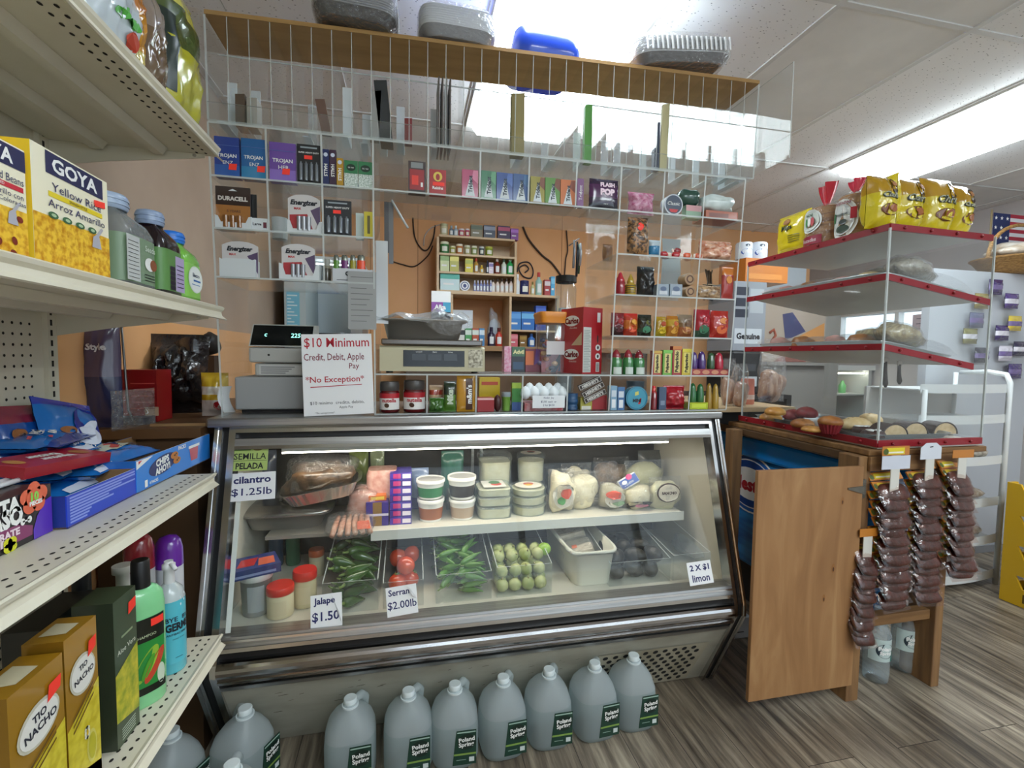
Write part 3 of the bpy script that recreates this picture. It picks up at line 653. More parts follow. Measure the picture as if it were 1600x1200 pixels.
x, zz, w, h = fit(1063, 1097, 294, Y+.02, ybot=321); b = B(); b.blob((0, 0, h/2), (w/2, .03, h/2), foil('#2c4f44'), wob=.25, seed=4, sq=2.6); prod(b, 'foil_bundle', 'dark green foil bundle resting on the pale green box', 'candy', (x, Y+.045, zz+.002))
pack('candy_box', 'low orange brown box under a white bag, far right of the top row', 'candy', (1103, 1153, 330), z, Y, .09, cm('#a8583c'), lambda b, w, h: b.front(-w*.4, w*.2, .2*h, .7*h, E_, cm('#7c4438')))
x, zz, w, h = fit(1101, 1153, 303, Y, ybot=330); b = B(); b.blob((0, 0, h*.5), (w/2, .045, h*.5), noisy('white_plastic_wrap', '#dfe8e6', '#b9c7c4', 20, .3, coat=.4), wob=.3, seed=6, sq=3); prod(b, 'plastic_bag', 'folded white plastic bag lying on the orange brown box', 'bag', (x, Y+.046, zz+.003))
# second row
z, Y = zr(4), yr(4)
NUTS = noisy('brown_nuts', '#3f2a1a', '#a87a4c', 90, .3, detail=2, bump=.6, lo=.4, hi=.6, coat=.6)
def nuts(b, w, h, s): b.ell(-.02*w, .72*h, .012, .014, 0, STICK, map=s)
pouch('nut_bag', 'tall clear bag of brown peanuts with a red price sticker', 'nuts', (985, 1017, 337), z, Y-.02, .05, NUTS, nuts, seed=5, wr=.2, seal=.02)
pouch('snack_bag', 'small white and blue bag tucked beside the tall nut bag', 'snack', (1017, 1034, 374), z, Y, .03, foil('#c3d3dc'), bands=((.15, .6, foil('#2f7fae')),), seed=8)
def wraps(n, px, col, seed, name, lb, group):
    rr = random.Random(seed)
    for i in range(n):
        f = i/(max(n-1, 1)); xx = px[0]+(px[1]-px[0])*f; x = at(xx, px[2], Y=Y).x; b = B(); b.blob((0, 0, .012), (.017, .011, .012), foil(col if isinstance(col, str) else col[i % len(col)]), 10, 7, .2, seed+i, 2.5)
        b.blob((-.02, 0, .012), (.007, .003, .009), foil('#e8d8c8'), 6, 5); b.blob((.02, 0, .012), (.007, .003, .009), foil('#e8d8c8'), 6, 5)
        prod(b, name, lb, 'candy', (x, Y+.015+.03*(i % 2), z+.023*(i % 2 if i > 1 else 0)), rr.uniform(-.5, .5), group)
wraps(4, (1040, 1068, 398), ('#b01a24', '#8d141e'), 3, 'wrapped_candy', 'red wrapped candy heaped in the second row of the right block', 'red wrapped candies')
wraps(3, (1076, 1094, 400), ('#d9603a', '#e07a4a'), 5, 'wrapped_candy', 'orange wrapped candy heaped beside the red ones', 'orange wrapped candies')
pouch('candy_bag', 'clear bag of orange striped candy, right end of the second row', 'candy', (1100, 1150, 374), z, Y, .07, noisy('orange_sweets_in_bag', '#b25a34', '#e8bda0', 45, .25, coat=.7), seed=11, wr=.45)
pouch('bread_roll_bag', 'small brown roll in clear wrap at the side of the right block', 'snack', (945, 960, 380), z, Y+.12, .04, noisy('roll', '#8a5a34', '#b98a5c', 20, .4, coat=.5), seed=12)
# receipt paper hanging behind
b = B(); zz = zr(3); b.sheet(lambda u, v: (-.045+.09*u, .006*math.sin(7*v+2*u), .27*v), 6, 16, mat('#d5e0e4', .6)); prod(b, 'paper_strip', 'strip of white printed paper hanging behind the spools', 'paper', (at(1056, 420, Y=1.86).x, 1.90, 1.57))
# third row
z, Y = zr(3), yr(3)
def bb(px3, c1, c2, lb):
    round_('candy_bottle', lb, 'candy', px3, z, Y, [(0, .9), (.05, 1), (.55, 1), (.6, .86), (.64, .9), (.8, .55), (.92, .38), (1, .12)], [foil(c1)]*3+[foil(c2)]*4, n=16)
bb((965, 980, 424), '#8f1626', '#b3202f', 'red candy bottle with a pointed top')
def rib(b, w, h):
    for k in range(4): b.loft([(.12*h+k*.1*h, w*.51, w*.51), (.15*h+k*.1*h, w*.51, w*.51)], mat('#3a2c12'), 16)
round_('candy_bottle', 'amber candy bottle with dark rings beside the red one', 'candy', (981, 997, 427), z, Y, [(0, .9), (.05, 1), (.5, .98), (.56, .6), (.62, .65), (.8, .45), (1, .1)], foil('#b0912c'), rib, n=16)
pouch('candy_pack', 'black crinkled pack standing in the third row', 'candy', (1000, 1026, 415), z, Y, .05, foil('#191a1e', .3), seed=14, wr=.5, seal=.02)
for x0, x1, lb, q in ((1028, 1045, 'blue grey little tub with a picture, left of its twin', .1), (1047, 1066, 'grey little tub beside the brown spools', .4)):
    pack('snack_tub', lb, 'snack', (x0, x1, 444), z, Y, .04, cm('#8c99a6'), lambda b, w, h: (b.front(-w*.36, w*.36, .15*h, .45*h, E_, mat('#c9ced4')), b.ell(0, .62*h, w*.28, h*.2, E_, mat('#5b6a86'))))
def spool(px4, lb, k):
    x, zz, w, h = fit(px4[0], px4[1], px4[2], Y+k, z=None, ybot=px4[3]); r = h/2; b = B(); b.M = Matrix.Translation((0, 0, r)) @ Matrix.Rotation(math.pi/2, 4, 'X')
    b.loft([(0, r*.94, r*.94), (.004, r, r), (.045, r, r), (.05, r*.9, r*.9)], noisy('tan_candy_roll', '#94724e', '#b08d66', 30, .4), 18); b.M = Matrix.Translation((0, 0, r)); b.ell(0, 0, r*.62, r*.62, -.0506, mat('#5c3a26')); b.ell(0, 0, r*.4, r*.4, -.0512, mat('#a98560'))
    prod(b, 'candy_roll', lb, 'candy', (x, Y+k+.05, zz))
spool((1070, 1088, 446, 465), 'lower round tan candy roll with a brown centre', 0); spool((1068, 1088, 426, 446), 'upper round tan candy roll stacked on the other roll', .004)
b = B(); rr = random.Random(2); x, zz, w, h = fit(1107, 1128, 418, Y+.02, z=z)
for i in range(9): b.tube([(rr.uniform(-w*.4, w*.4), rr.uniform(0, .02), .0), (rr.uniform(-w*.45, w*.45), rr.uniform(0, .02), h*rr.uniform(.9, 1))], .0032, mat('#4b3a28', .4), 6)
b.tube([(-w*.45, .01, .5*h), (0, -.004, .5*h), (w*.45, .01, .5*h), (0, .026, .5*h)], .002, mat('#c9b99a'), 6, True); prod(b, 'stick_bundle', 'bundle of thin dark brown tamarind sticks standing upright', 'candy', (x, Y+.05, zz))
pouch('candy_bag', 'clear bag of tan sweets in front of the brown stick bundle', 'candy', (1092, 1129, 446), z, Y, .03, noisy('tan_sweets', '#6b4c30', '#c2a27a', 70, .25, coat=.7), seed=17, wr=.3)
pouch('candy_strip', 'red and orange strip pack at the right end of the third row', 'candy', (1130, 1148, 417), z, Y, .02, foil('#a5322c'), lambda b, w, h, s: b.ell(0, .6*h, w*.25, h*.12, 0, mat('#d98a3a'), map=s), bands=((.75, 1, foil('#c9742c')),), seed=18)
# fourth row: bags
z, Y = zr(2), yr(2)
def two(c): return lambda b, w, h, s: (b.ell(0, .3*h, w*.3, h*.16, 0, mat(c[0]), map=s), b.ell(.1*w, .62*h, w*.22, h*.12, 0, mat(c[1]), map=s))
for px3, c, bands, dec, lb in (((958, 978, 488), '#7c1a22', ((0, .35, foil('#3c1216')),), ('#54222a', '#a8343a', '#fff'), 'dark red snack bag at the left end of the fourth row'),
        ((978, 999, 489), '#b83a24', ((.3, .7, foil('#c9702c')), (.85, 1, foil('#c22f26'))), ('#d9542c', '#e0a03a', '#fff'), 'red and orange snack bag between the dark red and black ones'),
        ((1000, 1021, 491), '#23261c', ((.2, .4, foil('#2c4a34')),), ('#4c8a6a', '#6a6a3a', '#fff'), 'black and green snack bag in the fourth row'),
        ((1026, 1044, 494), '#b08a1e', ((0, .3, foil('#a8941a')),), ('#e0c01e', '#b5502c', '#fff'), 'yellow chili candy bag, left of its orange neighbour'),
        ((1045, 1063, 493), '#b9762a', ((.5, .8, foil('#c9a23a')),), ('#d9a03a', '#c25a2c', '#fff'), 'orange yellow chili candy bag'),
        ((1062, 1085, 491), '#7a5a3a', ((0, .45, foil('#9c5a34')), (.6, 1, foil('#8c7a66'))), ('#c08a4a', '#6c4c34', '#fff'), 'brown paper bag at the right of the yellow bags'),
        ((1088, 1113, 483), '#a31c2c', ((0, .22, foil('#2c4a38')),), ('#3f7a5c', '#c94a54', '#fff'), 'crimson pouch with a green foot in the fourth row'),
        ((1114, 1142, 485), '#b02a22', (), ('#d96a3a', '#d98a4a', '#fff'), 'bright red pack at the right end of the fourth row')):
    pouch('snack_bag', lb, 'snack', px3, z, Y, .04, foil(c), two(dec), bands=bands, seed=int(px3[0]), wr=.3, seal=.05)
# fifth row
z, Y = zr(1), yr(1)
def squeeze(px3, body, top, lab, lb, group=None):
    def d(b, w, h): 
        if lab: b.loft([(.02*h, w*.505, w*.505), (.3*h, w*.505, w*.505)], mat(lab, .5), 10, a0=-2.4, a1=-.74)
    round_('candy_squeeze_bottle', lb, 'candy', px3, z, Y, [(0, .95), (.03, 1), (.6, 1), (.68, .75), (.72, .78), (.86, .6), (.95, .35), (1, .15)], [foil(body)]*3+[foil(top)]*4, d, group, 16)
squeeze((958, 975, 546), '#3c7a44', '#8f2430', '#c9d4cc', 'green squeeze candy bottle with a red cap, left one of three'); squeeze((977, 993, 546), '#3c7a44', '#8f2430', '#c9d4cc', 'green squeeze candy bottle with a red cap, middle one of three'); squeeze((994, 1011, 547), '#3c7a44', '#7c1f2a', '#c9d4cc', 'green squeeze candy bottle with a red cap, right one of three')
def tubes(px3, c, t, lb):
    pack('candy_tube', lb, 'candy', px3, z, Y, .022, cm(c), lambda b, w, h: (b.front(-w*.32, w*.34, .08*h, .86*h, E_, cm('#d8c87a') if c != '#c9b02c' else cm('#e2d46a')), b.text('Pulparindo', 0, .46*h, h*.72, w*.5, 2*E_, mat('#241c14'), rot=math.pi/2, bold=.05), b.front(-w/2, w/2, .88*h, h, 2*E_, cm(t))))
tubes((1020, 1034, 548), '#a8402c', '#c9a03a', 'red edged candy tube with a yellow top, first of the four tall tubes'); tubes((1036, 1050, 547), '#6aa83a', '#7cc04a', 'green candy tube, second of the four tall tubes'); tubes((1051, 1065, 541), '#9c2c24', '#c9782c', 'dark red candy tube, third of the four tall tubes'); tubes((1066, 1080, 545), '#c9b02c', '#e0d03a', 'yellow candy tube, last of the four tall tubes')
x, zz, w, h = fit(1081, 1138, 577, Y, z=z)
b = B(); b.box(-w/2, w/2, 0, .05, 0, h, cm('#9c2c34'))
for i in range(4): b.ell(-w*.37+i*w*.25, h*.5, w*.1, h*.36, E_, mat('#c98a6a'))
prod(b, 'candy_tray', 'low red display tray under the purple and red bottles', 'tray', (x, Y, z))
z2 = z+h+.001
def dome(px3, c, lb, zz=None):
    round_('candy_bottle', lb, 'candy', px3, zz or z2, Y+.006, [(0, .95), (.05, 1), (.5, 1), (.62, .8), (.8, .75), (.93, .5), (1, .15)], foil(c), n=14)
dome((1082, 1093, 550), '#4a2c72', 'purple candy bottle, left of the pair on the red tray'); dome((1094, 1106, 549), '#4a2c72', 'purple candy bottle, right of the pair on the red tray'); dome((1109, 1120, 551), '#2c5434', 'dark green candy bottle on the red tray'); dome((1121, 1134, 551), '#b01c38', 'crimson candy bottle at the right of the red tray')
# bottom row, right block
z, Y = CTOP+.0045, yf(CTOP)+.014
def carton(b, w, h): b.front(-w*.36, w*.36, .55*h, .82*h, E_, mat('#c9d4dc')); b.front(-w*.3, w*.3, .1*h, .45*h, E_, mat('#e4e8ec'))
pack('gum_carton', 'pale blue upright carton at the bottom left of the right block', 'gum', (954, 964, 603), z, Y, .03, cm('#7fa3bd'), carton); pack('gum_carton', 'darker blue upright carton beside the pale blue one', 'gum', (965, 976, 605), z, Y, .03, cm('#3c6a9c'), carton)
def puck():
    x, zz, w, h = fit(978, 1012, 611, Y, z=z); r = w/2; b = B(); b.M = Matrix.Translation((0, 0, r)) @ Matrix.Rotation(math.pi/2, 4, 'X')
    b.loft([(0, r, r), (.03, r, r)], foil('#2f7f9c'), 28); b.M = Matrix.Translation((0, 0, r)); b.ell(0, 0, r*.85, r*.85, -.0306, mat('#3f93ad', .4), 28); b.text('MINI', 0, -.2*r, r*1.1, r*.3, -.0312, mat('#20222c'), bold=.05); b.poly([(-.2*r, .2*r), (.15*r, .3*r), (.12*r, .6*r), (-.2*r, .5*r)], -.0312, mat('#c9c86a')); b.poly([(.1*r, -.5*r), (.3*r, 0), (.4*r, 0), (.3*r, -.5*r)], -.0312, RED)
    prod(b, 'gum_puck', 'round turquoise gum container standing on its edge', 'gum', (x, Y+.03, z))
puck()
round_('drink_cup', 'grey blue paper cup behind the turquoise container', 'cup', (986, 1012, 596), z, Y+.09, [(0, .8), (.95, 1), (1, .98)], mat('#5c6c7a', .4), n=18)
round_('candy_bottle', 'small red bottle with a bright red label at the bottom of the right block', 'candy', (1019, 1029, 603), z, Y, [(0, .95), (.7, 1), (.78, .5), (1, .45)], [foil('#7c1a22'), foil('#a31c24'), foil('#d92c2c')], n=14)
pack('candy_box', 'slate blue upright pack between the red bottle and the red bag', 'candy', (1030, 1041, 605), z, Y, .02, cm('#41536e'), lambda b, w, h: b.front(-w*.3, w*.3, .2*h, .4*h, E_, mat('#7c8aa0')))
pouch('candy_bag', 'shiny red candy bag in the bottom row', 'candy', (1041, 1074, 603), z, Y, .05, foil('#a31726'), seed=33, wr=.5)
x, zz, w, h = fit(1078, 1106, 629, Y, z=z); b = B(); b.box(-w/2, w/2, 0, .05, 0, h, foil('#a8b81e')); b.front(-w*.4, w*.4, .2*h, .8*h, E_, mat('#c9d63a')); prod(b, 'candy_tray', 'lime green tray under the two green bottles', 'tray', (x, Y, z))
z2 = z+h+.001
dome((1080, 1091, 599), '#2c6a3c', 'green glass candy bottle, left one on the lime tray'); dome((1092, 1103, 600), '#2c6a3c', 'green glass candy bottle, right one on the lime tray')
dome((1106, 1115, 599), '#9c7a2c', 'amber candy bottle, left one beside the lime tray', z); dome((1116, 1126, 600), '#a8862c', 'amber candy bottle, right one beside the lime tray', z)
# ------------------------------------------------------------------ counter level, middle cells
def jar_of_spread(px3, lb):
    def d(b, w, h):
        r = w/2; mp = cmap(r, .0008); L = r*1.25
        b.sheet(lambda u, v: mp(-L+2*L*u, .1*h+.46*h*v), 12, 1, mat('#e9e6e2', .35)); b.sheet(lambda u, v: cmap(r, .0011)(-L+2*L*u, .47*h+.16*h*v), 12, 1, cm('#b3202c')); 
        b.text('nutella', 0, .40*h, w*.7, h*.14, 0, mat('#b3202c'), bold=.03, map=cmap(r, .0018)); b.ell(-.12*w, .24*h, w*.12, h*.07, 0, mat('#4a2c1c'), map=cmap(r, .0018), rot=-.5)
    return round_('spread_jar', lb, 'jar', px3, z, Y, [(0, .9), (.03, 1), (.64, 1), (.70, .93), (.71, .97), (.93, .97), (.95, .94), (1, .9)], [mat('#5c1418', .2, coat=.5)]*4+[mat('#4a4644', .35)]*3, d, None, 28)
jar_of_spread((592, 624, 597), 'hazelnut spread jar with a red label, left of the pair under the scale'); jar_of_spread((630, 665, 595), 'hazelnut spread jar with a red label, right of the pair under the scale')
def mm(b, w, h, s): 
    b.sheet(lambda u, v: s(-.02*w+.36*w*u, .06*h+.86*h*v, .0015), 3, 12, mat('#4a2a1a', .4)); b.text("m&m's", .15*w, .49*h, h*.8, w*.3, 0, WHITE, rot=math.pi/2, bold=.04, map=lambda X, Z: s(X, Z, .003))
pouch('candy_bar', 'golden yellow candy packet with vertical white lettering', 'candy', (714, 743, 587), z, Y, .02, foil('#c08a22'), mm, seed=41, wr=.08, seal=.03)
def mike(b, w, h, s): b.text('Mike', 0, .5*h, h*.62, w*.5, 0, mat('#c9d6c0'), rot=math.pi/2, bold=.05, map=s)
pouch('candy_bag', 'green and black candy bag standing left of the golden packet', 'candy', (694, 713, 596), z, Y, .03, foil('#4f7a2c'), mike, bands=((.55, 1, foil('#2c3a2c')),), seed=42)
pouch('candy_bag', 'small green bag lying in front of the cream wrapper', 'candy', (671, 694, 622), z, Y, .03, foil('#3f6a2a'), seed=43, wr=.4)
pouch('candy_bag', 'cream and red wrapper behind the small green bag', 'candy', (671, 692, 602), z, Y+.05, .03, foil('#d9b894'), bands=((.6, .8, foil('#b0402c')),), seed=44)
pack('candy_box', 'dark red box in the third cell under the counter window', 'candy', (746, 772, 622), z, Y, .06, cm('#97151f'), lambda b, w, h: b.front(-w/2, w/2, .86*h, h, E_, cm('#e2b4b8')))
pack('candy_box', 'yellow box at the back of the third cell under the counter window', 'candy', (749, 781, 590), z, Y+.16, .05, cm('#e8c21e'), lambda b, w, h: (b.front(-w*.4, w*.4, .75*h, .86*h, E_, cm('#d9502c')), b.front(-w/2, w/2, 0, .3*h, E_, mat('#e8e8e6'))))
round_('candy_tub', 'small green and white tub in front of the upright green box', 'candy', (785, 799, 613), z, Y+.02, [(0, .85), (.75, 1), (.76, 1.05), (1, 1.05)], [foil('#7caa4a'), foil('#c9d6c4'), foil('#9aa6ac')], n=18)
pack('gum_box', 'upright box with green top and blue foot in the third cell', 'gum', (800, 814, 598), z, Y+.03, .02, cm('#2f7a2c'), lambda b, w, h: (b.front(-w/2, w/2, 0, .3*h, E_, cm('#2c4f8c')), b.front(-w/2, w/2, .8*h, h, E_, cm('#9ab83a'))))
round_('candy_ball', 'dark brown ball beside the dark red box', 'candy', (772, 785, 617), z, Y, [(0, .3), (.15, .72), (.35, .95), (.5, 1), (.65, .95), (.85, .72), (1, .1)], mat('#43201f', .4), n=16)
# kinder-style eggs under a paper note
xs = [(822, 1), (836, 1), (851, 1), (866, 1), (879, 1), (829, 2), (844, 2), (859, 2), (873, 2)]
EGG = B(); EGG.loft([(0, .004, .004), (.004, .012, .012), (.014, .019, .019), (.024, .0205, .0205), (.036, .0165, .0165), (.046, .009, .009), (.050, .001, .001)], [mat('#e8eef0', .3, coat=.3)]*4+[mat('#eef4f6', .3, coat=.3)]*2, 16)
first = None
for i, (xx, r) in enumerate(xs):
    X = at(xx, 610, Y=Y+.02*r).x; lo = (X, Y+.004+.026*r, z+.030+.012*r)
    if first is None: first = prod(EGG, 'candy_egg', 'white candy egg heaped in the clear cell behind the handwritten note', 'candy', lo, 0, 'white candy eggs')
    else: dup(first, lo)
x, zz, w, h = fit(826, 884, 608, Y, z=z); b = B(); b.box(-.075, .075, .002, .09, 0, .030, noisy('red_white_egg_tray', '#c9a6a8', '#b0343c', 26, .4)); prod(b, 'egg_tray', 'red and white carton under the candy eggs', 'tray', (at(851, 630, Y=Y).x, Y+.006, z))
b = B(); b.front(-.062, .062, 0, .046, 0, mat('#e3e7ea', .7))
for t, zz_, s in (('Kinder  Joy', .037, .09), ('$2.50  each  or', .023, .10), ('2 for $4.50', .010, .07)): b.text(t, 0, zz_, s, .008, -.0005, INKB, bold=.005)
prod(b, 'price_note', 'small handwritten price note in front of the candy eggs', 'sign', (at(856, 622, Y=Y-.01).x, yf(1.15)-.006, z+.014))
round_('candy_tub', 'stacked dark blue tub in the cell right of the eggs', 'candy', (886, 906, 615), z, Y+.02, [(0, .95), (.18, 1), (.2, .9), (.4, .95), (.42, 1), (.62, 1), (.64, .92), (.85, .98), (1, .98)], mat('#2a4f74', .4), n=18)
pack('candy_box', 'red box under the tilted chocolate bars', 'candy', (925, 948, 618), z, Y+.03, .05, cm('#9c1a24'))
pack('candy_box', 'yellow green box under the tilted chocolate bars', 'candy', (907, 925, 621), z, Y+.03, .05, cm('#a8a03a'), lambda b, w, h: b.front(-w*.4, w*.4, 0, .3*h, E_, mat('#d9d6c8')))
for i, (xx, yy, rz) in enumerate(((922, 599, .42), (927, 609, .5), (930, 619, .44))):
    p = at(xx, yy, Y=Y+.012+.004*i); b = B(); b.M = Matrix.Rotation(-rz, 4, 'Y')
    b.box(-.048, .048, 0, .009, -.011, .011, foil('#33231c')); b.front(-.047, .047, -.0095, .0095, E_, mat('#b7b2ac', .3)); b.front(-.045, .045, -.0075, .0075, 2*E_, mat('#2b1e18', .3)); b.text("HERSHEY'S", 0, 0, .084, .012, 3*E_, mat('#d6d2cc'), bold=.04)
    prod(b, 'chocolate_bar', ('top', 'middle', 'bottom')[i]+' one of three tilted dark chocolate bars in the cell beside the red box', 'candy', (p.x, p.y, p.z), 0)
# ------------------------------------------------------------------ left block: battery cards in trays, lighters
def tray(px4, Y, z, m, d=.045, notch=.5):
    x, zz, w, h = fit(px4[0], px4[1], px4[2], Y, z=z); b = B(); t = .0015
    b.box(-w/2, w/2, 0, d, 0, t, m); b.box(-w/2, -w/2+t, 0, d, 0, h, m); b.box(w/2-t, w/2, 0, d, 0, h, m); b.box(-w/2, w/2, d-t, d, 0, h, m)
    k = h*notch; b.prism([(-w/2, 0), (w/2, 0), (w/2, h), (w*.42, h*.95), (w*.34, k), (-w*.34, k), (-w*.42, h*.95), (-w/2, h)], -t, 0, m)
    return b, x, zz, w, h
CARDW = mat('#d6dadc', .6)
z, Y = zr(4), yr(4)
def duracell(b, w, h):
    b.front(-w/2, w/2, 0, .56*h, E_, foil('#a8703a')); b.front(-w/2, w/2, 0, .14*h, 2*E_, cm('#4a2c1c')); b.text('DURACELL', 0, .72*h, w*.86, h*.13, E_, mat('#ded6ce'), bold=.05); b.text('5 YEARS', .02*w, .42*h, w*.4, h*.07, 2*E_, mat('#6a4426'), bold=.03); b.poly([(-.13*w, .9*h), (.13*w, .9*h), (0, .95*h)], E_, mat('#d9dfe2'))
    for i in range(3): b.loft([(.02*h, .008, .008), (.3*h, .008, .008)], foil('#8c5a2c'), 10, at=(-.2*w+i*.2*w, -.006))
b, x, zz, w, h = tray((336, 393, 337), Y, z, CARDW); prod(b, 'battery_tray', 'white cardboard tray holding the copper coloured battery card', 'tray', (x, Y, zz))
pack('battery_card', 'dark brown and copper battery card in the upper white tray', 'batteries', (337, 391, 292), z+.002, Y+.008, .006, cm('#33211a'), duracell)
pack('battery_card', 'black battery card standing behind the copper one', 'batteries', (370, 401, 303), z+.002, Y+.022, .006, cm('#1c1d1f'), lambda b, w, h: None)
def largepk(b, w, h): b.text('Large', -.1*w, .5*h, w*.5, h*.3, E_, mat('#2a2c34'), bold=.03); b.front(.25*w, .45*w, .25*h, .7*h, E_, cm('#6c2c3c'))
pack('white_card', 'small white box printed Large beside the copper battery tray', 'box', (391, 418, 341), z, Y+.004, .02, mat('#d9dde0', .5), largepk)
def energ(b, w, h, sw='#8c2c38', n=0):
    b.text('Energizer', 0, .77*h, w*.86, h*.17, 2*E_, mat('#20222a'), bold=.05, shear=.25); b.text('MAX', -.2*w, .63*h, w*.25, h*.06, 2*E_, RED, bold=.03)
    b.poly([(-.45*w, .06*h), (.3*w, .04*h), (.1*w, .5*h), (-.45*w, .46*h)], E_, cm('#b0343c')); b.poly([(.5*w, .1*h), (.5*w, .72*h), (.2*w, .6*h), (.38*w, .3*h)], E_, cm('#5c4a6a'))
    for i in range(n): b.loft([(.06*h, .007, .007), (.42*h, .007, .007)], mat('#a8aab0', .3, .4), 10, at=(-.15*w+i*.15*w, -.005))
def round_card(px3, z, Y, label, n):
    x, zz, w, h = fit(*px3[:3], Y, z=z); pts = [(-w/2, 0), (w/2, 0), (w/2, .88*h)]+[(w/2*.86*math.cos(a)+(0), .88*h+.12*h*math.sin(a)) for a in (.5, 1.0, 1.57, 2.14, 2.64)]+[(-w/2, .88*h)]
    b = B(); b.prism(pts, 0, .006, mat('#d4cfce', .4)); energ(b, w, h, n=n); prod(b, 'battery_card', label, 'batteries', (x, Y, zz))
b, x, zz, w, h = tray((449, 503, 345), Y, z, CARDW, notch=.35); prod(b, 'battery_tray', 'white cardboard tray in the middle of the second row, left block', 'tray', (x, Y, zz))
round_card((450, 500, 304), z+.002, Y+.008, 'pale grey battery card with red swoosh in the middle tray', 3)
pack('battery_card', 'black card of four slim batteries leaning beside the pale battery card', 'batteries', (506, 549, 313), z, Y, .008, cm('#1d2128'), lambda b, w, h: battery_card(b, w, h))
pack('matchbox', 'narrow yellow box at the right end of the second row, left block', 'box', (569, 583, 331), z, Y, .02, cm('#c9b82a'), lambda b, w, h: b.front(-.15*w, .15*w, .15*h, .85*h, E_, mat('#5c5426')))
pack('paper_packet', 'pale paper packet beside the narrow yellow box', 'box', (556, 568, 333), z, Y+.03, .02, mat('#cfdcd8', .6), lambda b, w, h: None)
round_('adhesive_tape_roll', 'white paper cup behind the battery trays', 'cup', (421, 447, 338), z, Y+.08, [(0, .9), (.9, 1), (1, 1)], mat('#cfd4d4', .5), n=18).name = 'paper_cup'
z, Y = zr(3), yr(3)
b, x, zz, w, h = tray((343, 399, 404), Y, z, CARDW, notch=1.0); prod(b, 'battery_tray', 'plain white box with a battery card, bottom left of the left block', 'tray', (x, Y, zz))
round_card((347, 403, 377), z+.002, Y+.01, 'pale battery card with a red sticker behind the plain white box front', 0)
b, x, zz, w, h = tray((436, 499, 412), Y, z, CARDW, notch=.3); prod(b, 'battery_tray', 'white tray with a cut front in the third row, left block', 'tray', (x, Y, zz))
round_card((440, 492, 381), z+.002, Y+.008, 'pale battery card with red batteries in the cut front tray', 3)
b, x, zz, w, h = tray((520, 582, 420), Y, z, mat('#c6c8cc', .5), d=.05, notch=1.0); b.text('cue', -.02*w, .62*h, w*.34, h*.5, -.0025, mat('#26262a'), bold=.02); b.front(-w*.4, w*.35, .12*h, .17*h, -.0022, mat('#55565c')); prod(b, 'lighter_display', 'low grey display box holding four disposable lighters', 'display box', (x, Y, zz))
for i, (x0, x1, c, lb) in enumerate(((520, 530, '#5c8f34', 'green'), (532, 544, '#6c2c6c', 'purple'), (546, 556, '#9c942c', 'olive'), (557, 571, '#f0522c', 'orange red'))):
    x, zz, w, h = fit(x0, x1, 398, Y+.012, z=z+.003); b = B(); b.loft([(0, w*.46, .006), (.8*h, w*.46, .006)], mat(c, .25, coat=.5), 14); b.loft([(.8*h, w*.42, .0055), (.95*h, w*.42, .0055), (h, w*.2, .003)], mat('#8d9088', .3, .8), 12); b.box(-w*.3, w*.25, -.003, .003, .93*h, h, BLACK)
    prod(b, 'lighter', lb+' disposable lighter standing in the grey display box', 'lighter', (x, Y+.02, z+.003))
round_('small_jar', 'little glass jar with a dark filling left of the lighters', 'jar', (503, 517, 404), z, Y+.03, [(0, .9), (.6, 1), (.72, .7), (1, .7)], [mat('#4b4336', .2, coat=.5), mat('#8d8672', .3), mat('#a8a79c', .4)], n=16)
# ------------------------------------------------------------------ register, sign, scale
reg = thing('cash_register', 'grey cash register with a black customer display behind the counter', 'cash register', (at(430, 600, Y=1.80).x, 1.80, CTOP))
RG = mat('#9b9c9b', .5); RG2 = mat('#b4b3ad', .5)
def rp(b, name): return b.obj(name, reg)
b = B(); b.rbox(-.115, .17, -.05, .30, 0.012, .125, RG, .006); b.box(-.10, .15, -.03, .28, 0, .012, DARK); rp(b, 'cash_drawer')
b = B(); b.rbox(-.06, .17, -.02, .30, .127, .172, RG2, .006)
b.front(-.045, .09, .132, .166, -.0206, mat('#c9c8c4'))
for k in range(4): b.front(-.04, .04+.01*k, .136+.007*k, .139+.007*k, -.0212, mat('#77777a'))
rp(b, 'printer_base')
b = B(); b.rbox(-.075, .17, -.035, .28, .174, .228, RG2, .008); b.ell(-.01, .201, .004, .004, -.0356, DARK); rp(b, 'printer_body')
b = B(); b.prismx([(-.045, .230), (.03, .230), (.05, .308), (.005, .308)], -.07, .14, RG2); db = rp(b, 'display_housing')
b = B(); dy = lambda Z: -.0448+.05*(Z-.230)/.078-.001
b.quad((-.066, dy(.234), .234), (.13, dy(.234), .234), (.13, dy(.305), .305), (-.066, dy(.305), .305), mat('#0b0d0d', .15))
S1 = mat('#8ff0e0', .4, emit=2.2, name='lit_digits')
b.text('225', .075, .270, .030, .018, 0, S1, map=lambda X, Z: (X, dy(Z)-.0008, Z)); b.text('c', -.022, .270, .008, .018, 0, S1, map=lambda X, Z: (X, dy(Z)-.0008, Z))
b.obj('display_screen', db)
b = B(); b.sheet(lambda u, v: (-.155+.03*u-.02*math.sin(2.6*v), -.03+.02*u, .09*v), 2, 8, PAPER); prod(b, 'receipt', 'curled white receipt beside the cash drawer', 'paper', (at(430, 600, Y=1.80).x, 1.80, CTOP+.001))
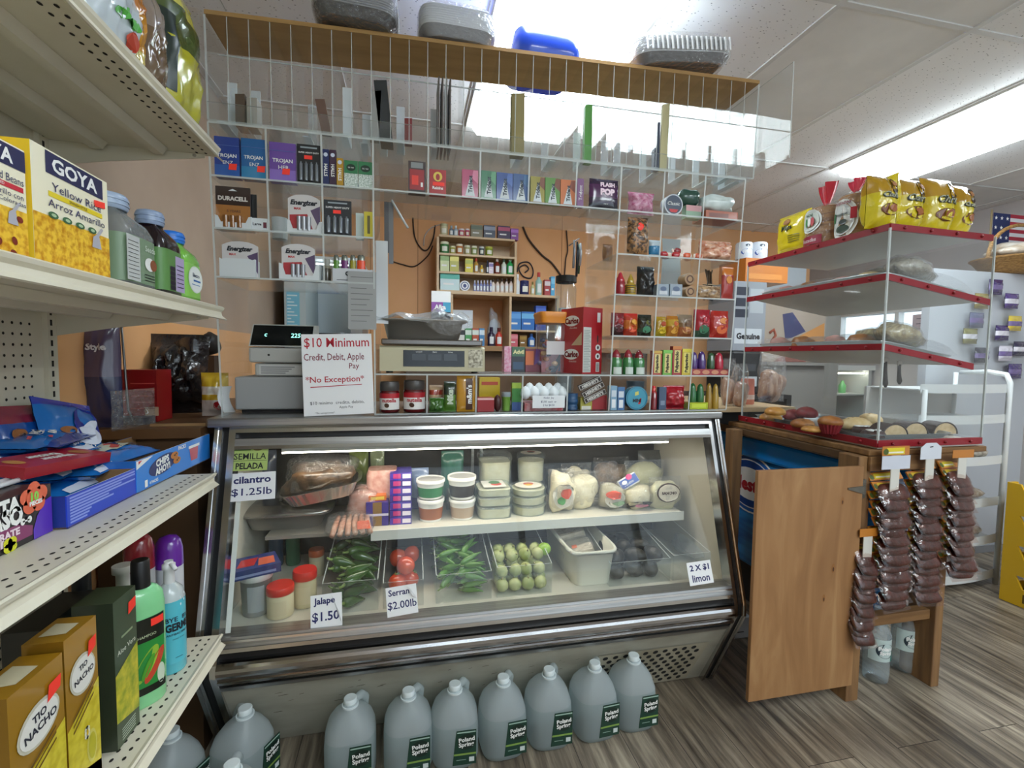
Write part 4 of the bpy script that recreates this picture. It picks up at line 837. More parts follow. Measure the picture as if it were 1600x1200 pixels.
# payment sign: tilted sheet
SGX = at(528, 580, Y=1.645)
def sign():
    b = B(); w, h = .222, .270; b.add([(-w/2, 0, -h/2), (w/2, 0, -h/2), (w/2, 0, h/2), (-w/2, 0, h/2)], [(0, 1, 2, 3)], PAPER); b.add([(-w/2, .0012, -h/2), (w/2, .0012, -h/2), (w/2, .0012, h/2), (-w/2, .0012, h/2)], [(3, 2, 1, 0)], PAPER)
    y = -.0006
    b.text('$10 Minimum', 0, .105, .205, .036, y, INKR, bold=.006, stretch=True); b.text('Credit, Debit, Apple', -.01, .056, .19, .03, y, mat('#7c2436', .7), bold=.005, stretch=True); b.text('Pay', .052, .025, .032, .024, y, mat('#7c2436', .7), bold=.005, stretch=True)
    b.text('*No Exception*', -.01, -.018, .185, .027, y, INKR, bold=.008, stretch=True); b.poly([(-.088, -.042), (.075, -.036), (.075, -.034), (-.088, -.039)], y, INKR)
    b.text('$10 minimo  credito, debito,', -.005, -.094, .18, .012, y, INKK); b.text('Apple Pay', .022, -.110, .06, .010, y, INKK); b.text('*Sin excepciones*', -.045, -.127, .09, .008, y, INKK)
    return prod(b, 'payment_sign', 'white sheet with red marker lettering about a $10 minimum', 'sign', (SGX.x, yf(1.24)-.004, CTOP+.139), 0, None, (R(-3.4), R(-2)))
sign()
def scale_():
    zs = ROWZ[1]+T+.001; p = at(675, 560, Y=1.70); t = thing('counter_scale', 'beige digital counter scale with a long black display', 'scale', (at(676, 578, Y=1.70).x, 1.70, zs))
    SB = mat('#b9b294', .5); b = B(); b.prismx([(-.055, .008), (.20, .008), (.20, .085), (-.035, .095), (-.052, .088)], -.180, .180, SB)
    for x in (-.15, .15): b.cyl(x, .0, 0, .009, .012, BLACK, 10)
    bd = b.obj('housing', t)
    b = B(); b.quad((-.102, -.0560, .024), (.108, -.0560, .024), (.108, -.0532, .080), (-.102, -.0532, .080), mat('#0c0d14', .15))
    for k in range(3): b.quad((-.072+k*.054, -.0564, .045), (-.026+k*.054, -.0564, .045), (-.026+k*.054, -.0546, .068), (-.072+k*.054, -.0546, .068), mat('#3b4148', .3)); b.text(('WEIGHT', 'PRICE', 'TOTAL')[k], -.049+k*.054, .074, .03, .004, -.0548, WHITE)
    b.obj('display', bd)
    b = B(); b.quad((.122, -.0562, .022), (.172, -.0562, .022), (.172, -.0532, .084), (.122, -.0532, .084), noisy('worn_keypad', '#cfc9b4', '#77705e', 120, .5)); b.obj('keypad', bd)
    b = B(); b.rbox(-.175, .172, -.05, .21, .098, .118, mat('#6f6a66', .2, .9), .004); b.obj('weighing_platter', t)
    return zs+.118
zp = scale_()
def loaf_pan():
    x = at(662, 500, Y=1.74).x; t = thing('serving_pan', 'grey metal serving pan loosely covered in cling film, standing on the scale', 'pan', (x, 1.76, zp+.001))
    t.scale = (1.06, 1.06, 1.12)
    b = B(); M_ = mat('#a5a199', .32, .8)
    o = [(0, .118, .05), (.006, .122, .054), (.055, .134, .066), (.060, .150, .080), (.063, .150, .080)]; i_ = [(.063, .131, .064), (.008, .118, .052)]
    b.loft(o+i_, M_, 32, 4.5, cap=True); b.obj('pan', t)
    b = B(); b.sheet(lambda u, v: (-.155+.31*u, -.085+.17*v, .066+.022*noise.noise((u*5, v*4, 1.3))+.018*math.sin(math.pi*u)*math.sin(math.pi*v)+(.0 if u < .6 else .03*max(0, noise.noise((u*9, v*7, 4.2))))), 26, 16, FILMH); b.sheet(lambda u, v: (.0+.15*u+.01*math.sin(9*v), -.085-.006*noise.noise((u*6, v*6, 3))-.004, .068-.055*v*(.4+.6*math.sin(math.pi*u))), 10, 8, FILM); b.obj('cling_film', t)
loaf_pan()
# red candy box standing turned, clear jar with the orange lid
def carlos():
    zs = ROWZ[1]+T+.001; p = at(908, 585, Y=1.70); w1, w2, h = .098, .135, .255; t = thing('candy_display_box', 'tall red cardboard candy box standing at an angle on the counter shelf', 'box', (p.x, 1.69, zs), R(20))
    b = B(); RB = cm('#a3141e'); b.box(0, w1, 0, w2, 0, h, RB, l=cm('#b02a30'), t=cm('#c25a5c'))
    # back print on the right face
    b.front(.002, .042, .006, h*.70, -.0006, mat('#c3c6c0', .6))
    for k in range(26): b.front(.005, .039-.004*(k % 3), .01+k*.0062, .0125+k*.0062, -.0011, mat('#8e9490', .6))
    b.front(.068, .086, .008, .045, -.0006, mat('#cfcfcd', .6))
    for k in range(7): b.front(.070, .084, .011+k*.0045, .0135+k*.0045, -.0011, mat('#3b3b3d'))
    for zc, hh in ((.068, .014), (.102, .014)): b.ell(.077, zc, .0125, hh*.85, -.0006, mat('#d0d2d0', .6)); b.ell(.077, zc, .005, hh*.45, -.0011, mat('#26262a'))
    b.ell(.075, .135, .004, .016, -.0008, mat('#3a2320')); b.front(.071, .087, .2, .237, -.0006, mat('#d2cfd0', .6))
    def lm(X, Z): return (-.0006, w2/2-X, Z)
    def lm2(X, Z): return (-.0011, w2/2-X, Z)
    for zc in (.205, .075):
        b.ell(0, zc, .046, .021, 0, WHITE, map=lm, n=20); b.text('Carlos', 0, zc, .082, .032, 0, mat('#7c1018'), bold=.05, map=lm2); b.text('chocolate', .01, zc-.027, .06, .008, 0, mat('#e8d8d0'), map=lm)
    b.add([lm(.062, .11), lm(.062, .16), lm(.0, .11)], [(0, 2, 1)], mat('#cdb08c')); b.obj('carton', t)
carlos()
def lidjar():
    zs = ROWZ[1]+T+.001; x, zz, w, h = fit(846, 892, 487, 1.79, z=zs); t = thing('candy_jar', 'square clear candy jar with an orange lid', 'jar', (x, 1.79+w/2, zs))
    b = B(); b.loft([(.001, w*.46, w*.46), (.76*h, w*.47, w*.47), (.82*h, w*.42, w*.42)], PETCL, 28, 6, cap=False); b.front(-w*.32, w*.32, .3*h, .52*h, -w*.48, mat('#d3cfd0', .6)); b.obj('jar_body', t)
    b = B(); b.loft([(.82*h, w*.5, w*.5), (.9*h, w*.52, w*.52), (.97*h, w*.56, w*.56), (h, w*.54, w*.54)], mat('#e8912c', .35, coat=.3), 28, 6); b.obj('lid', t)
    b = B(); rr = random.Random(9)
    for i in range(26):
        c = rr.choice(('#e07a3a', '#7c74a8', '#c9505c', '#e8b07a', '#6c7fb4', '#2a2f52'))
        b.blob((rr.uniform(-.33, .33)*w, rr.uniform(-.33, .33)*w, .012+rr.random()*.55*h), (.014, .012, .010), foil(c), 8, 6, .2, i)
    o = b.obj('wrapped_sweets', t); o['kind'] = 'stuff'
lidjar()
# ================================================================== behind the counter
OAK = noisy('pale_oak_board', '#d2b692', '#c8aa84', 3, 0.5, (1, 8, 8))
YU = 3.80
def X_(px, py, Y=YU): return at(px, py, Y=Y).x
def Z_(px, py, Y=YU): return at(px, py, Y=Y).z
ux0, ux1 = X_(686, 410), X_(804, 410); zs_ = [Z_(745, q) for q in (455, 426, 398, 370)]
un = thing('wall_cabinet', 'open pale oak wall shelving crowded with medicine bottles, seen through the counter window', 'shelving', ((ux0+ux1)/2, YU, zs_[0]))
def uob(b, name): return b.obj(name, un, (-(ux0+ux1)/2, -YU, -zs_[0]))
UD = 0.20
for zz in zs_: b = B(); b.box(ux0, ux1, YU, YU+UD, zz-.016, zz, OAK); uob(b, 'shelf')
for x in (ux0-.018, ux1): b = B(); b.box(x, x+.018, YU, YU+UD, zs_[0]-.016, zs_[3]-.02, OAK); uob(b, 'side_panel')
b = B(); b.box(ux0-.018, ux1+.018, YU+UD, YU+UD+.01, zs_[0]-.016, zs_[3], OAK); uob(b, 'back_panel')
# lower cubby unit standing on a work counter
lz0, lz1 = Z_(760, 543), Z_(745, 457.5); lx0, lxm, lx1 = X_(704, 480), X_(795, 500), X_(872, 500)
lu = thing('cubby_shelf', 'pale oak cubby shelf under the wall shelving, holding boxes of medicine', 'shelving', ((lx0+lx1)/2, YU, lz0))
def lob(b, name): return b.obj(name, lu, (-(lx0+lx1)/2, -YU, -lz0))
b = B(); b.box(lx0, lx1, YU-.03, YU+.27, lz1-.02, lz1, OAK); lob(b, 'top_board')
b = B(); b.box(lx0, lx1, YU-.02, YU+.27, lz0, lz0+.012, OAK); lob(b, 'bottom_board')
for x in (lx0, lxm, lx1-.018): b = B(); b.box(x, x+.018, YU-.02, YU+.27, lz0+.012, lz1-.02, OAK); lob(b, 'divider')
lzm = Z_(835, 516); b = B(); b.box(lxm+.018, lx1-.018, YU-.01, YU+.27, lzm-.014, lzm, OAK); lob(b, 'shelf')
b = B(); b.box(lxm+.018, lx1-.018, YU+.262, YU+.27, lz0+.012, lz1-.02, mat('#6f5a44', .7)); lob(b, 'back_panel')
wc = thing('work_counter', 'plain brown work counter along the back wall', 'counter', (0.7, 3.8, 0))
b = B(); b.box(-.75, 1.1, -.55, .34, lz0-.035, lz0-.001, mat('#8a6844', .5)); b.obj('worktop', wc)
b = B(); b.box(-.73, 1.08, -.50, .33, 0, lz0-.036, mat('#5f4630', .6)); b.obj('cabinet', wc)
def jars(row, z, Y=YU+.02):
    for px0, px1, yt, kind, c, c2, lb in row:
        q = (px0, px1, yt)
        if kind == 'jar': round_('medicine_jar', lb, 'jar', q, z+.001, Y, [(0, .95), (.03, 1), (.75, 1), (.78, .96), (.8, 1), (1, 1)], [mat(c, .4)]*4+[mat(c2, .4)], lambda b, w, h: b.loft([(.2*h, w*.507, w*.507), (.6*h, w*.507, w*.507)], mat('#e4e2d4', .5), 8, a0=-2.2, a1=-.95), n=14)
        elif kind == 'bot': round_('medicine_bottle', lb, 'bottle', q, z+.001, Y, [(0, .95), (.03, 1), (.62, 1), (.72, .5), (.78, .42), (.8, .5), (1, .48)], [mat(c, .3)]*5+[mat(c2, .4)], lambda b, w, h: b.loft([(.12*h, w*.507, w*.507), (.5*h, w*.507, w*.507)], mat('#dfe3e2', .5), 8, a0=-2.2, a1=-.95), n=14)
        else: pack('medicine_box', lb, 'box', q, z+.001, Y, .06, mat(c, .45), lambda b, w, h: (b.front(-w*.5, w*.5, .62*h, .9*h, E_, mat(c2, .45)), b.front(-w*.35, w*.2, .3*h, .4*h, E_, mat('#e6e6e2', .5))))
SH = 'on the '
jars([(688, 700, 349, 'jar', '#c9c39c', '#b5b28a', 'cream canister at the left end of the top shelf of the wall shelving'), (702, 709, 352, 'bot', '#6f8494', '#9aa9b4', 'dull blue bottle on the top shelf of the wall shelving'), (709, 716, 352, 'bot', '#a9bcc8', '#d9e2e6', 'clear pale bottle on the top shelf of the wall shelving'),
      (717, 726, 357, 'jar', '#c24a6a', '#e6dce0', 'pink jar, left of two on the top shelf'), (727, 734, 357, 'jar', '#b83f62', '#e6dce0', 'pink jar, right of two on the top shelf'), (736, 754, 351, 'box', '#7c7458', '#54624c', 'olive box on the top shelf of the wall shelving'), (756, 774, 352, 'box', '#3f4656', '#8b93a4', 'slate grey box on the top shelf of the wall shelving'),
      (778, 797, 353, 'box', '#3c2d4c', '#b04a6c', 'black and pink box on the top shelf of the wall shelving'), (798, 810, 357, 'box', '#7c3f8c', '#a86cc0', 'bright purple box at the right end of the top shelf')], zs_[3])
jars([(688, 702, 377, 'jar', '#3f7a44', '#e3e2c4', 'dark green tub at the left of the jar row'), (703, 712, 384, 'jar', '#a8a848', '#e0dcb0', 'short yellow jar beside the dark green tub'), (713, 724, 381, 'jar', '#c27a3c', '#e6dcc4', 'orange jar with a white lid in the jar row'), (726, 735, 383, 'jar', '#b5b07a', '#dfe0c4', 'pale olive jar right of the orange jar'), (737, 746, 384, 'jar', '#8a9a54', '#e0dfc4', 'moss green jar in the jar row'), (749, 757, 385, 'jar', '#3f4c54', '#c9ccc4', 'dark grey jar in the jar row'), (759, 771, 385, 'jar', '#8a9a2c', '#b5b84a', 'lime green jar, last of the jar row')], zs_[2])
jars([(688, 702, 397, 'box', '#c9d29c', '#8fae6a', 'pale green box at the left of the third shelf'), (703, 717, 398, 'box', '#b5b04a', '#e0d66a', 'yellow patterned box beside the pale green box'), (727, 739, 404, 'box', '#d2c21e', '#a8b03a', 'bright yellow box on the third shelf'), (741, 748, 403, 'bot', '#b88a3c', '#c23f2c', 'amber bottle with a red cap on the third shelf'), (750, 756, 414, 'bot', '#d2a81e', '#e0c24a', 'tiny yellow bottle on the third shelf'),
      (760, 764, 407, 'bot', '#20283f', '#20283f', 'thin navy bottle on the third shelf'), (764, 771, 410, 'box', '#d9c9d6', '#7c6c9c', 'small lilac box on the third shelf'), (773, 782, 403, 'bot', '#7c2f1e', '#e0d6cc', 'brown syrup bottle on the third shelf'), (784, 792, 404, 'bot', '#d2dcc9', '#2c4a34', 'white bottle with a dark cap on the third shelf'), (793, 803, 402, 'bot', '#2f9c54', '#e0e6e0', 'emerald green bottle at the right of the third shelf')], zs_[1])
jars([(688, 718, 425, 'box', '#c6dcdc', '#4fae9c', 'wide white and teal box at the left of the lowest wall shelf')], zs_[0])
for i, q in enumerate((742, 747, 752, 757, 762, 767)): jars([(q-2.2, q+2.2, 438, 'bot', '#8c92c0', '#d0d4ea', ('leftmost','second','third','fourth','fifth','rightmost')[i]+' tiny lilac bottle in the row of six on the lowest wall shelf')], zs_[0])
for i, (q, lb) in enumerate(((771, 'first'), (778, 'second'), (785, 'third'), (792, 'fourth'), (799, 'last'))): jars([(q-3.2, q+3.2, 436-i*.3, 'bot', '#e0cfc6', '#3a2a24', lb+' white pill bottle with a dark cap, from the left on the lowest wall shelf')], zs_[0])
p = at(726, 450, Y=YU+.03); b = B(); b.M = Matrix.Translation((0, 0, .041)) @ Matrix.Rotation(math.pi/2, 4, 'X'); b.loft([(0, .041, .041), (.02, .041, .041)], mat('#e2e4e6', .4), 24); b.M = Matrix.Translation((0, 0, .041)); b.ell(0, 0, .032, .032, -.0206, mat('#2c3f74')); b.ell(0, 0, .025, .025, -.0212, mat('#e2e4e6')); b.ell(0, 0, .014, .016, -.0218, mat('#3f4a7c'))
prod(b, 'cream_tin', 'round white and blue tin standing on edge on the lowest wall shelf', 'tin', (p.x, YU+.04, zs_[0]+.001))
jars([(806, 813, 428, 'bot', '#d6dce2', '#e6eaee', 'white spray bottle on top of the cubby shelf'), (814, 828, 438, 'jar', '#24285c', '#24285c', 'squat navy jar on top of the cubby shelf'), (830, 836, 440, 'bot', '#c9c28a', '#8a7c3c', 'small yellowish bottle on top of the cubby shelf'), (838, 848, 425, 'bot', '#9cc2b8', '#c2413c', 'teal labelled bottle with a red cap on top of the cubby shelf'), (851, 860, 437, 'box', '#a83f44', '#d6c9cc', 'red and white box on top of the cubby shelf'), (861, 867, 432, 'box', '#4fa3d2', '#7cc2e2', 'sky blue packet beside the big glass jar')], lz1, YU)
big = thing('glass_jar', 'large clear glass jar with a black lid on top of the cubby shelf', 'jar', (X_(884, 470, 3.55), 3.55, lz1-.30))
big.location = (X_(884, 470, 2.05), 2.05, CTOP+.001)
jx, jz, jw, jh = fit(868, 899, 432, 2.05, z=CTOP+.001); 
b = B(); b.loft([(.0, jw*.47, jw*.47), (.9*jh, jw*.5, jw*.5), (.95*jh, jw*.42, jw*.42)], PETCL, 24); b.box(-jw*.3, jw*.3, -jw*.2, jw*.2, .002, .75*jh, mat('#c9d2d2', .5)); b.obj('jar_body', big)
b = B(); b.loft([(.95*jh, jw*.5, jw*.5), (jh, jw*.5, jw*.5)], BLACK, 24); b.obj('lid', big); big['label'] = 'tall clear jar with a black lid behind the red candy box'
jars([(796, 814, 487, 'box', '#3c7cc0', '#5b9ad6', 'blue box, left of the pair in the cubby shelf'), (815, 835, 487, 'box', '#2c6ab4', '#6ab0e0', 'blue box with a wave, right of the pair in the cubby shelf'), (837, 853, 478, 'box', '#2c4fa8', '#4a6ac0', 'tall royal blue box in the cubby shelf')], lzm, YU)
jars([(796, 809, 522, 'box', '#c9606c', '#d98a94', 'pink box in the lowest cubby'), (812, 823, 524, 'box', '#7c5a24', '#9c7a34', 'brown and yellow box in the lowest cubby'), (826, 837, 521, 'bot', '#3c6cb0', '#2c4f8c', 'blue bottle in the lowest cubby')], lz0+.012, YU)
for i, (x0, x1, c, c2, lb) in enumerate(((716, 726, '#d6d9d2', '#2a2c2e', 'white box with a dark top, first of the small medicine boxes behind the scale'), (727, 737, '#4f9c5c', '#d6e2d6', 'green box in the row behind the scale'), (738, 748, '#b8583c', '#d6e2d6', 'orange brown box in the row behind the scale'), (749, 757, '#4a86b8', '#d6e6ee', 'light blue box in the row behind the scale'))):
    jars([(x0, x1, 513, 'box', c, c2, lb)], lz0+.012, YU)
jars([(763, 774, 511, 'bot', '#2a1f3c', '#2a1f3c', 'dark purple medicine bottle standing in the cubby'), (775, 786, 512, 'bot', '#b83a2a', '#5c1f1a', 'orange red medicine bottle standing in the cubby')], lz0+.012, YU)
# white paper and plastic bag inside the left cubby
b = B(); b.front(-.09, .09, 0, .30, 0, mat('#d3d9de', .6)); b.add([(-.09, .002, 0), (-.09, .002, .3), (.09, .002, .3), (.09, .002, 0)], [(0, 1, 2, 3)], mat('#d3d9de', .6)); prod(b, 'white_board', 'blank white board leaning inside the left cubby', 'board', (X_(722, 500, 3.95), 3.95, lz0+.013))
x, zz, w, h = fit(763, 782, 486, 3.92, z=lz0+.013); b = B(); b.blob((0, 0, h*.5), (w*.5, .05, h*.5), FILMH, 16, 14, .5, 3); b.blob((0, 0, h*.4), (w*.4, .04, h*.38), mat('#c9d0d6', .5), 14, 10, .4, 5); prod(b, 'plastic_bag', 'crumpled white plastic bag inside the left cubby', 'bag', (x, 3.96, zz))
# tall medicine display card
x, zz, w, h = fit(674, 704, 455, 3.4, z=lz0); b = B(); b.box(-w/2, w/2, 0, .06, 0, h, cm('#1c1a22')); b.front(-w/2, w/2, .62*h, .8*h, E_, cm('#8a4a9c')); b.front(.1*w, w/2, .62*h, .8*h, 2*E_, cm('#3c9cc0')); b.front(-w/2, w/2, .8*h, h, E_, WHITE); b.text('Alka', -.05*w, .71*h, w*.6, h*.1, 3*E_, WHITE, bold=.05)
prod(b, 'medicine_display', 'upright black, purple and white medicine display box behind the pan', 'box', (x, 3.4, zz))
# boxes at the back of the window shelf
zq = ROWZ[1]+T+.001
pack('tissue_pack', 'pink patterned pack at the back of the window shelf', 'box', (788, 799, 541), zq, 1.875, .05, noisy('pink_print', '#d67a9c', '#e6c2d2', 80, .4))
pack('medicine_box', 'dark box with a green top and cream lettering at the back of the window shelf', 'box', (800, 820, 542), zq, 1.875, .05, cm('#1e2430'), lambda b, w, h: (b.front(-w/2, w/2, .62*h, h, E_, cm('#3f6a4a')), b.text('Advil', 0, .8*h, w*.85, h*.24, 2*E_, mat('#e6e2a8'), bold=.05), b.front(-w*.4, w*.4, .1*h, .4*h, E_, cm('#2c4a6a'))))
pack('medicine_box', 'orange and purple box beside the dark green topped one', 'box', (821, 844, 545), zq, 1.875, .05, cm('#7c2438'), lambda b, w, h: (b.front(-w*.5, w*.05, .3*h, .9*h, E_, cm('#e0702c')), b.poly([(w*.1, .3*h), (w*.5, .5*h), (w*.5, h), (w*.2, h)], E_, cm('#6c3a8c'))))
pack('wafer_pack', 'pink and dark blue pack lying behind the orange lidded jar', 'box', (846, 880, 546), zq, 1.86, .05, cm('#c9707a'), lambda b, w, h: (b.poly([(-.1*w, 0), (.4*w, h), (.5*w, h), (.5*w, .6*h), (.15*w, 0)], E_, cm('#1f2340')), b.poly([(.25*w, .05*h), (.48*w, .05*h), (.4*w, .5*h)], 2*E_, cm('#6c74c0'))))
# cables on the wall
def cable(pts, r, m, lb, Y=YB-.012):
    ps = [at(px, py, Y=Y) for px, py in pts]; q = []
    for i in range(len(ps)-1):
        p0, p1, p2, p3 = ps[max(i-1, 0)], ps[i], ps[i+1], ps[min(i+2, len(ps)-1)]
        for k in range(6):
            t = k/6; q.append(.5*((2*p1)+(p2-p0)*t+(2*p0-5*p1+4*p2-p3)*t*t+(3*p1-p0-3*p2+p3)*t**3))
    q.append(ps[-1]); b = B(); b.tube(q, r, m, 6); prod(b, 'cable', lb, 'cable', (0, 0, 0))
DC = mat('#3a2a20', .6)
cable([(645, 340), (648, 370), (658, 388), (668, 390), (677, 372), (680, 352)], .006, DC, 'dark looped cable on the orange wall left of the wall shelving')
cable([(662, 384), (664, 368), (674, 356), (690, 350)], .005, mat('#c9bdb0', .5), 'white cable arching up to the wall shelving')
cable([(612, 408), (628, 413), (648, 416), (668, 400), (676, 384)], .005, DC, 'thin cable sagging across the orange wall')
cable([(817, 354), (826, 374), (846, 398), (862, 411), (876, 430)], .009, DC, 'thick dark cable running down to the big jar')
cable([(885, 360), (887, 390), (884, 405), (882, 430)], .006, DC, 'dark cable hanging with a knot above the big jar')
cable([(808, 425), (812, 412), (826, 410), (833, 422), (830, 434), (818, 432), (811, 420), (820, 414), (826, 420), (820, 426)], .006, mat('#1d2430', .5), 'coiled dark cable hanging on the wall right of the shelving')
# hanging straps and a paper note by the window post
for xx, yy, ln, c, lb in ((604, 338, .14, '#4a4a4c', 'dark grey strap'), (611, 337, .17, '#6c6c6e', 'mid grey strap')):
    p = at(xx, yy, Y=1.72); b = B(); b.sheet(lambda u, v: (-.008+.016*u, .004*math.sin(3*v), -ln*v), 2, 8, mat(c, .3, coat=.4)); b.sheet(lambda u, v: (.008-.016*u, .004*math.sin(3*v)+.001, -ln*v), 2, 8, mat(c, .3)); prod(b, 'strap', lb+' hanging from the shelf at the left of the counter window', 'strap', (p.x, 1.72, ROWZ[5]-.004-.0)).scale = (1, 1, 1.25)
b = B(); b.tube([(0, 0, 0), (.03, 0, -.05), (.055, 0, -.09)], .004, mat('#c4c8ca', .4), 6); prod(b, 'zip_tie', 'white plastic zip tie hanging beside the grey straps', 'tie', (at(612, 345, Y=1.70).x, 1.70, ROWZ[5]-.004))
b = B(); b.sheet(lambda u, v: (-.02+.04*u, .01*math.sin(4*v+u), .28*v), 3, 10, mat('#d3d6d8', .7)); b.sheet(lambda u, v: (.02-.04*u, .01*math.sin(4*v+1-u)+.001, .28*v), 3, 10, mat('#d3d6d8', .7)); prod(b, 'paper_note', 'narrow white paper note taped inside the window post', 'paper', (at(597, 470, Y=1.69).x, 1.69, 1.42))
b = B(); b.front(-.045, .045, 0, .19, 0, mat('#9c9d9c', .7)); b.add([(-.045, .001, 0), (-.045, .001, .19), (.045, .001, .19), (.045, .001, 0)], [(0, 1, 2, 3)], PAPER)
for k in range(9): b.front(-.036, .034-.01*(k % 3), .17-k*.018, .172-k*.018, -.0006, mat('#6a6b6c', .7))
prod(b, 'paper_note', 'grey handwritten list taped above the payment sign', 'paper', (at(567, 470, Y=1.655).x, yf(1.5)-.002, 1.395), 0, None, None)
# hanging tools at the right of the window
for i, (xx, c, ln) in enumerate(((897, '#8c9098', .11), (902, '#2c3038', .14), (907, '#b0b4ba', .09), (905, '#3f5f4c', .12))):
    p = at(xx, 380+3*i, Y=1.80+.02*i); b = B(); b.tube([(0, 0, 0), (.002, 0, -.04), (-.001, 0, -ln)], [.004, .006, .005], mat(c, .35, .5), 8); prod(b, 'hanging_tool', ('light grey', 'black', 'silver', 'dark green')[i]+' tool hanging at the right of the counter window', 'tool', (p.x, 1.80+.02*i, ROWZ[5]-.07))
b = B(); b.tube([(0, -.01, 0), (0, .11, 0)], .003, CHROME, 6); prod(b, 'hanging_rod', 'thin chrome rod carrying the hanging tools', 'rod', (at(902, 378, Y=1.8).x, 1.79, ROWZ[5]-.068))
# ------------------------------------------------------------------ bright corner behind the register
fr = thing('white_cabinet', 'white cabinet with a lit open niche behind the cash register', 'cabinet', (-0.56, 3.55, 0))
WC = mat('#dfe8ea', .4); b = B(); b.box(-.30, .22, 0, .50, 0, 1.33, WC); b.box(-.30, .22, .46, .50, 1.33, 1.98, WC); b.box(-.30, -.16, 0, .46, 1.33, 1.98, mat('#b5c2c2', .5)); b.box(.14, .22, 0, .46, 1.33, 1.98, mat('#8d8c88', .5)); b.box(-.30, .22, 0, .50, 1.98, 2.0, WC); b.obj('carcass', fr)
b = B(); b.front(-.285, -.20, 1.36, 1.75, -.001, mat('#7cc0d6', .5))
for k in range(16): b.front(-.28, -.215-.02*(k % 3), 1.37+k*.023, 1.378+k*.023, -.0016, mat('#e0eef0', .5))
b.obj('door_notice', fr)
b = B(); b.box(-.10, .12, .06, .066, 1.952, 1.962, mat('#f2fbff', .5, emit=9.0, name='lit_strip')); b.obj('lamp_strip', fr)
b = B(); b.rbox(-.09, .09, 0, .12, 0, .14, BLACK, .01); b.front(-.03, .06, .05, .12, -.0006, mat('#2c4a40', .3)); prod(b, 'card_machine', 'black card machine in the lit niche of the white cabinet', 'machine', (-.60, 3.75, 1.331))
b = B(); s = b.pillow(.20, .10, .07, foil('#2f7fd0'), seed=3, bands=((.3, .6, foil('#d6c94a')),)); b.ell(.02, .05, .03, .03, 0, mat('#bcd9ea'), map=s); prod(b, 'wipes_pack', 'blue and yellow pack in front of the black machine', 'pack', (-.56, 3.62, 1.331))
b = B(); b.blob((0, 0, .07), (.07, .05, .07), FILMH, 16, 12, .6, 8); prod(b, 'plastic_bag', 'clump of clear plastic bag beside the blue and yellow pack', 'bag', (-.45, 3.6, 1.331))
# ledge and goods between gondola and case
b = B(); b.box(-.945, -.64, 1.62, 2.7, 1.045, 1.075, noisy('dark_wood_ledge', '#6b4a2c', '#5c3f25', 4, .5)); b.box(-.94, -.66, 1.64, 2.69, 0, 1.045, mat('#4f371f', .7)); prod(b, 'side_counter', 'dark wooden side counter between the gondola and the deli case', 'counter', (0, 0, 0))
BP = noisy('black_plastic_film', '#141315', '#2c2628', 12, .22, coat=.7, bump=.8, bscale=30)
x0, x1 = at(232, 640, Y=2.0).x, at(328, 640, Y=2.0).x; h = at(280, 522, Y=2.0).z-1.077
b = B(); s = b.pillow(x1-x0, h, .16, BP, seed=21, wr=.5, seal=.12, nu=20, nv=24, wmin=.85, freq=12); b.sheet(lambda u, v: (-.12+.22*u, -.02+.04*math.sin(6*u), h*.93-.05*v+.01*math.sin(11*u)), 16, 3, BP); prod(b, 'wrapped_bundle', 'black plastic wrapped bundle standing on the dark side counter', 'bundle', ((x0+x1)/2, 2.02, 1.077), R(8))
p0, p1 = at(186, 650, Y=1.78).x, at(246, 650, Y=1.78).x; h = at(215, 578, Y=1.78).z-1.077
b = B(); b.box(-(p1-p0)/2, (p1-p0)/2, 0, .10, 0, h, cm('#8f1014'));
for k in range(5): b.front(-.02+.01*(k % 2), .05, h*.25+k*h*.12, h*.27+k*h*.12, E_, mat('#b8443c'))
b.front(.02, .06, .02, .05, E_, mat('#c9a88a')); prod(b, 'red_box', 'dark red box on the side counter left of the black bundle', 'box', ((p0+p1)/2, 1.78, 1.077))
p0, p1 = at(117, 600, Y=1.62).x, at(178, 600, Y=1.62).x; h = at(140, 523, Y=1.62).z-1.0
b = B(); s = b.pillow(p1-p0, h, .06, foil('#2f3357'), bands=((.45, 1, foil('#5c4f6a')),), seed=5, wr=.2); b.text('Style', 0, h*.68, .09, .026, 0, mat('#e6e6ee'), bold=.04, map=s); prod(b, 'fashion_bag', 'glossy navy bag printed Style hanging past the end of the gondola', 'bag', ((p0+p1)/2, 1.66, 1.02+.057))
b = B(); b.blob((0, 0, .055), (.045, .05, .055), mat('#17120f', .6), wob=.3, seed=2); prod(b, 'knit_hat', 'small black knit hat on a stand at the back of the side counter', 'hat', (at(328, 575, Y=2.5).x, 2.5, 1.30)); b = B(); b.box(-.03, .03, -.03, .03, 0, .222, mat('#3b2a1a', .7)); prod(b, 'display_block', 'dark block holding up the black knit hat', 'block', (at(328, 575, Y=2.5).x, 2.5, 1.076))
b = B(); s = b.pillow(.09, .16, .05, foil('#d6b02c'), bands=((0, .35, foil('#e0d6cc')), (.5, .7, foil('#e8e0d0'))), seed=9, wr=.4); b.ell(.02, .04, .016, .016, 0, RED, map=s); prod(b, 'snack_bag', 'yellow and white snack bag at the right end of the side counter', 'snack', (at(331, 610, Y=1.9).x, 1.93, 1.077))
b = B(); b.tube([(0, 0, .34), (.006, 0, .2), (.012, 0, .05), (.03, 0, 0)], .0035, mat('#8a8a8a', .35, .8), 6); prod(b, 'wire_hook', 'bent grey wire standing in front of the red box', 'wire', (at(190, 540, Y=1.7).x, 1.70, 1.079))
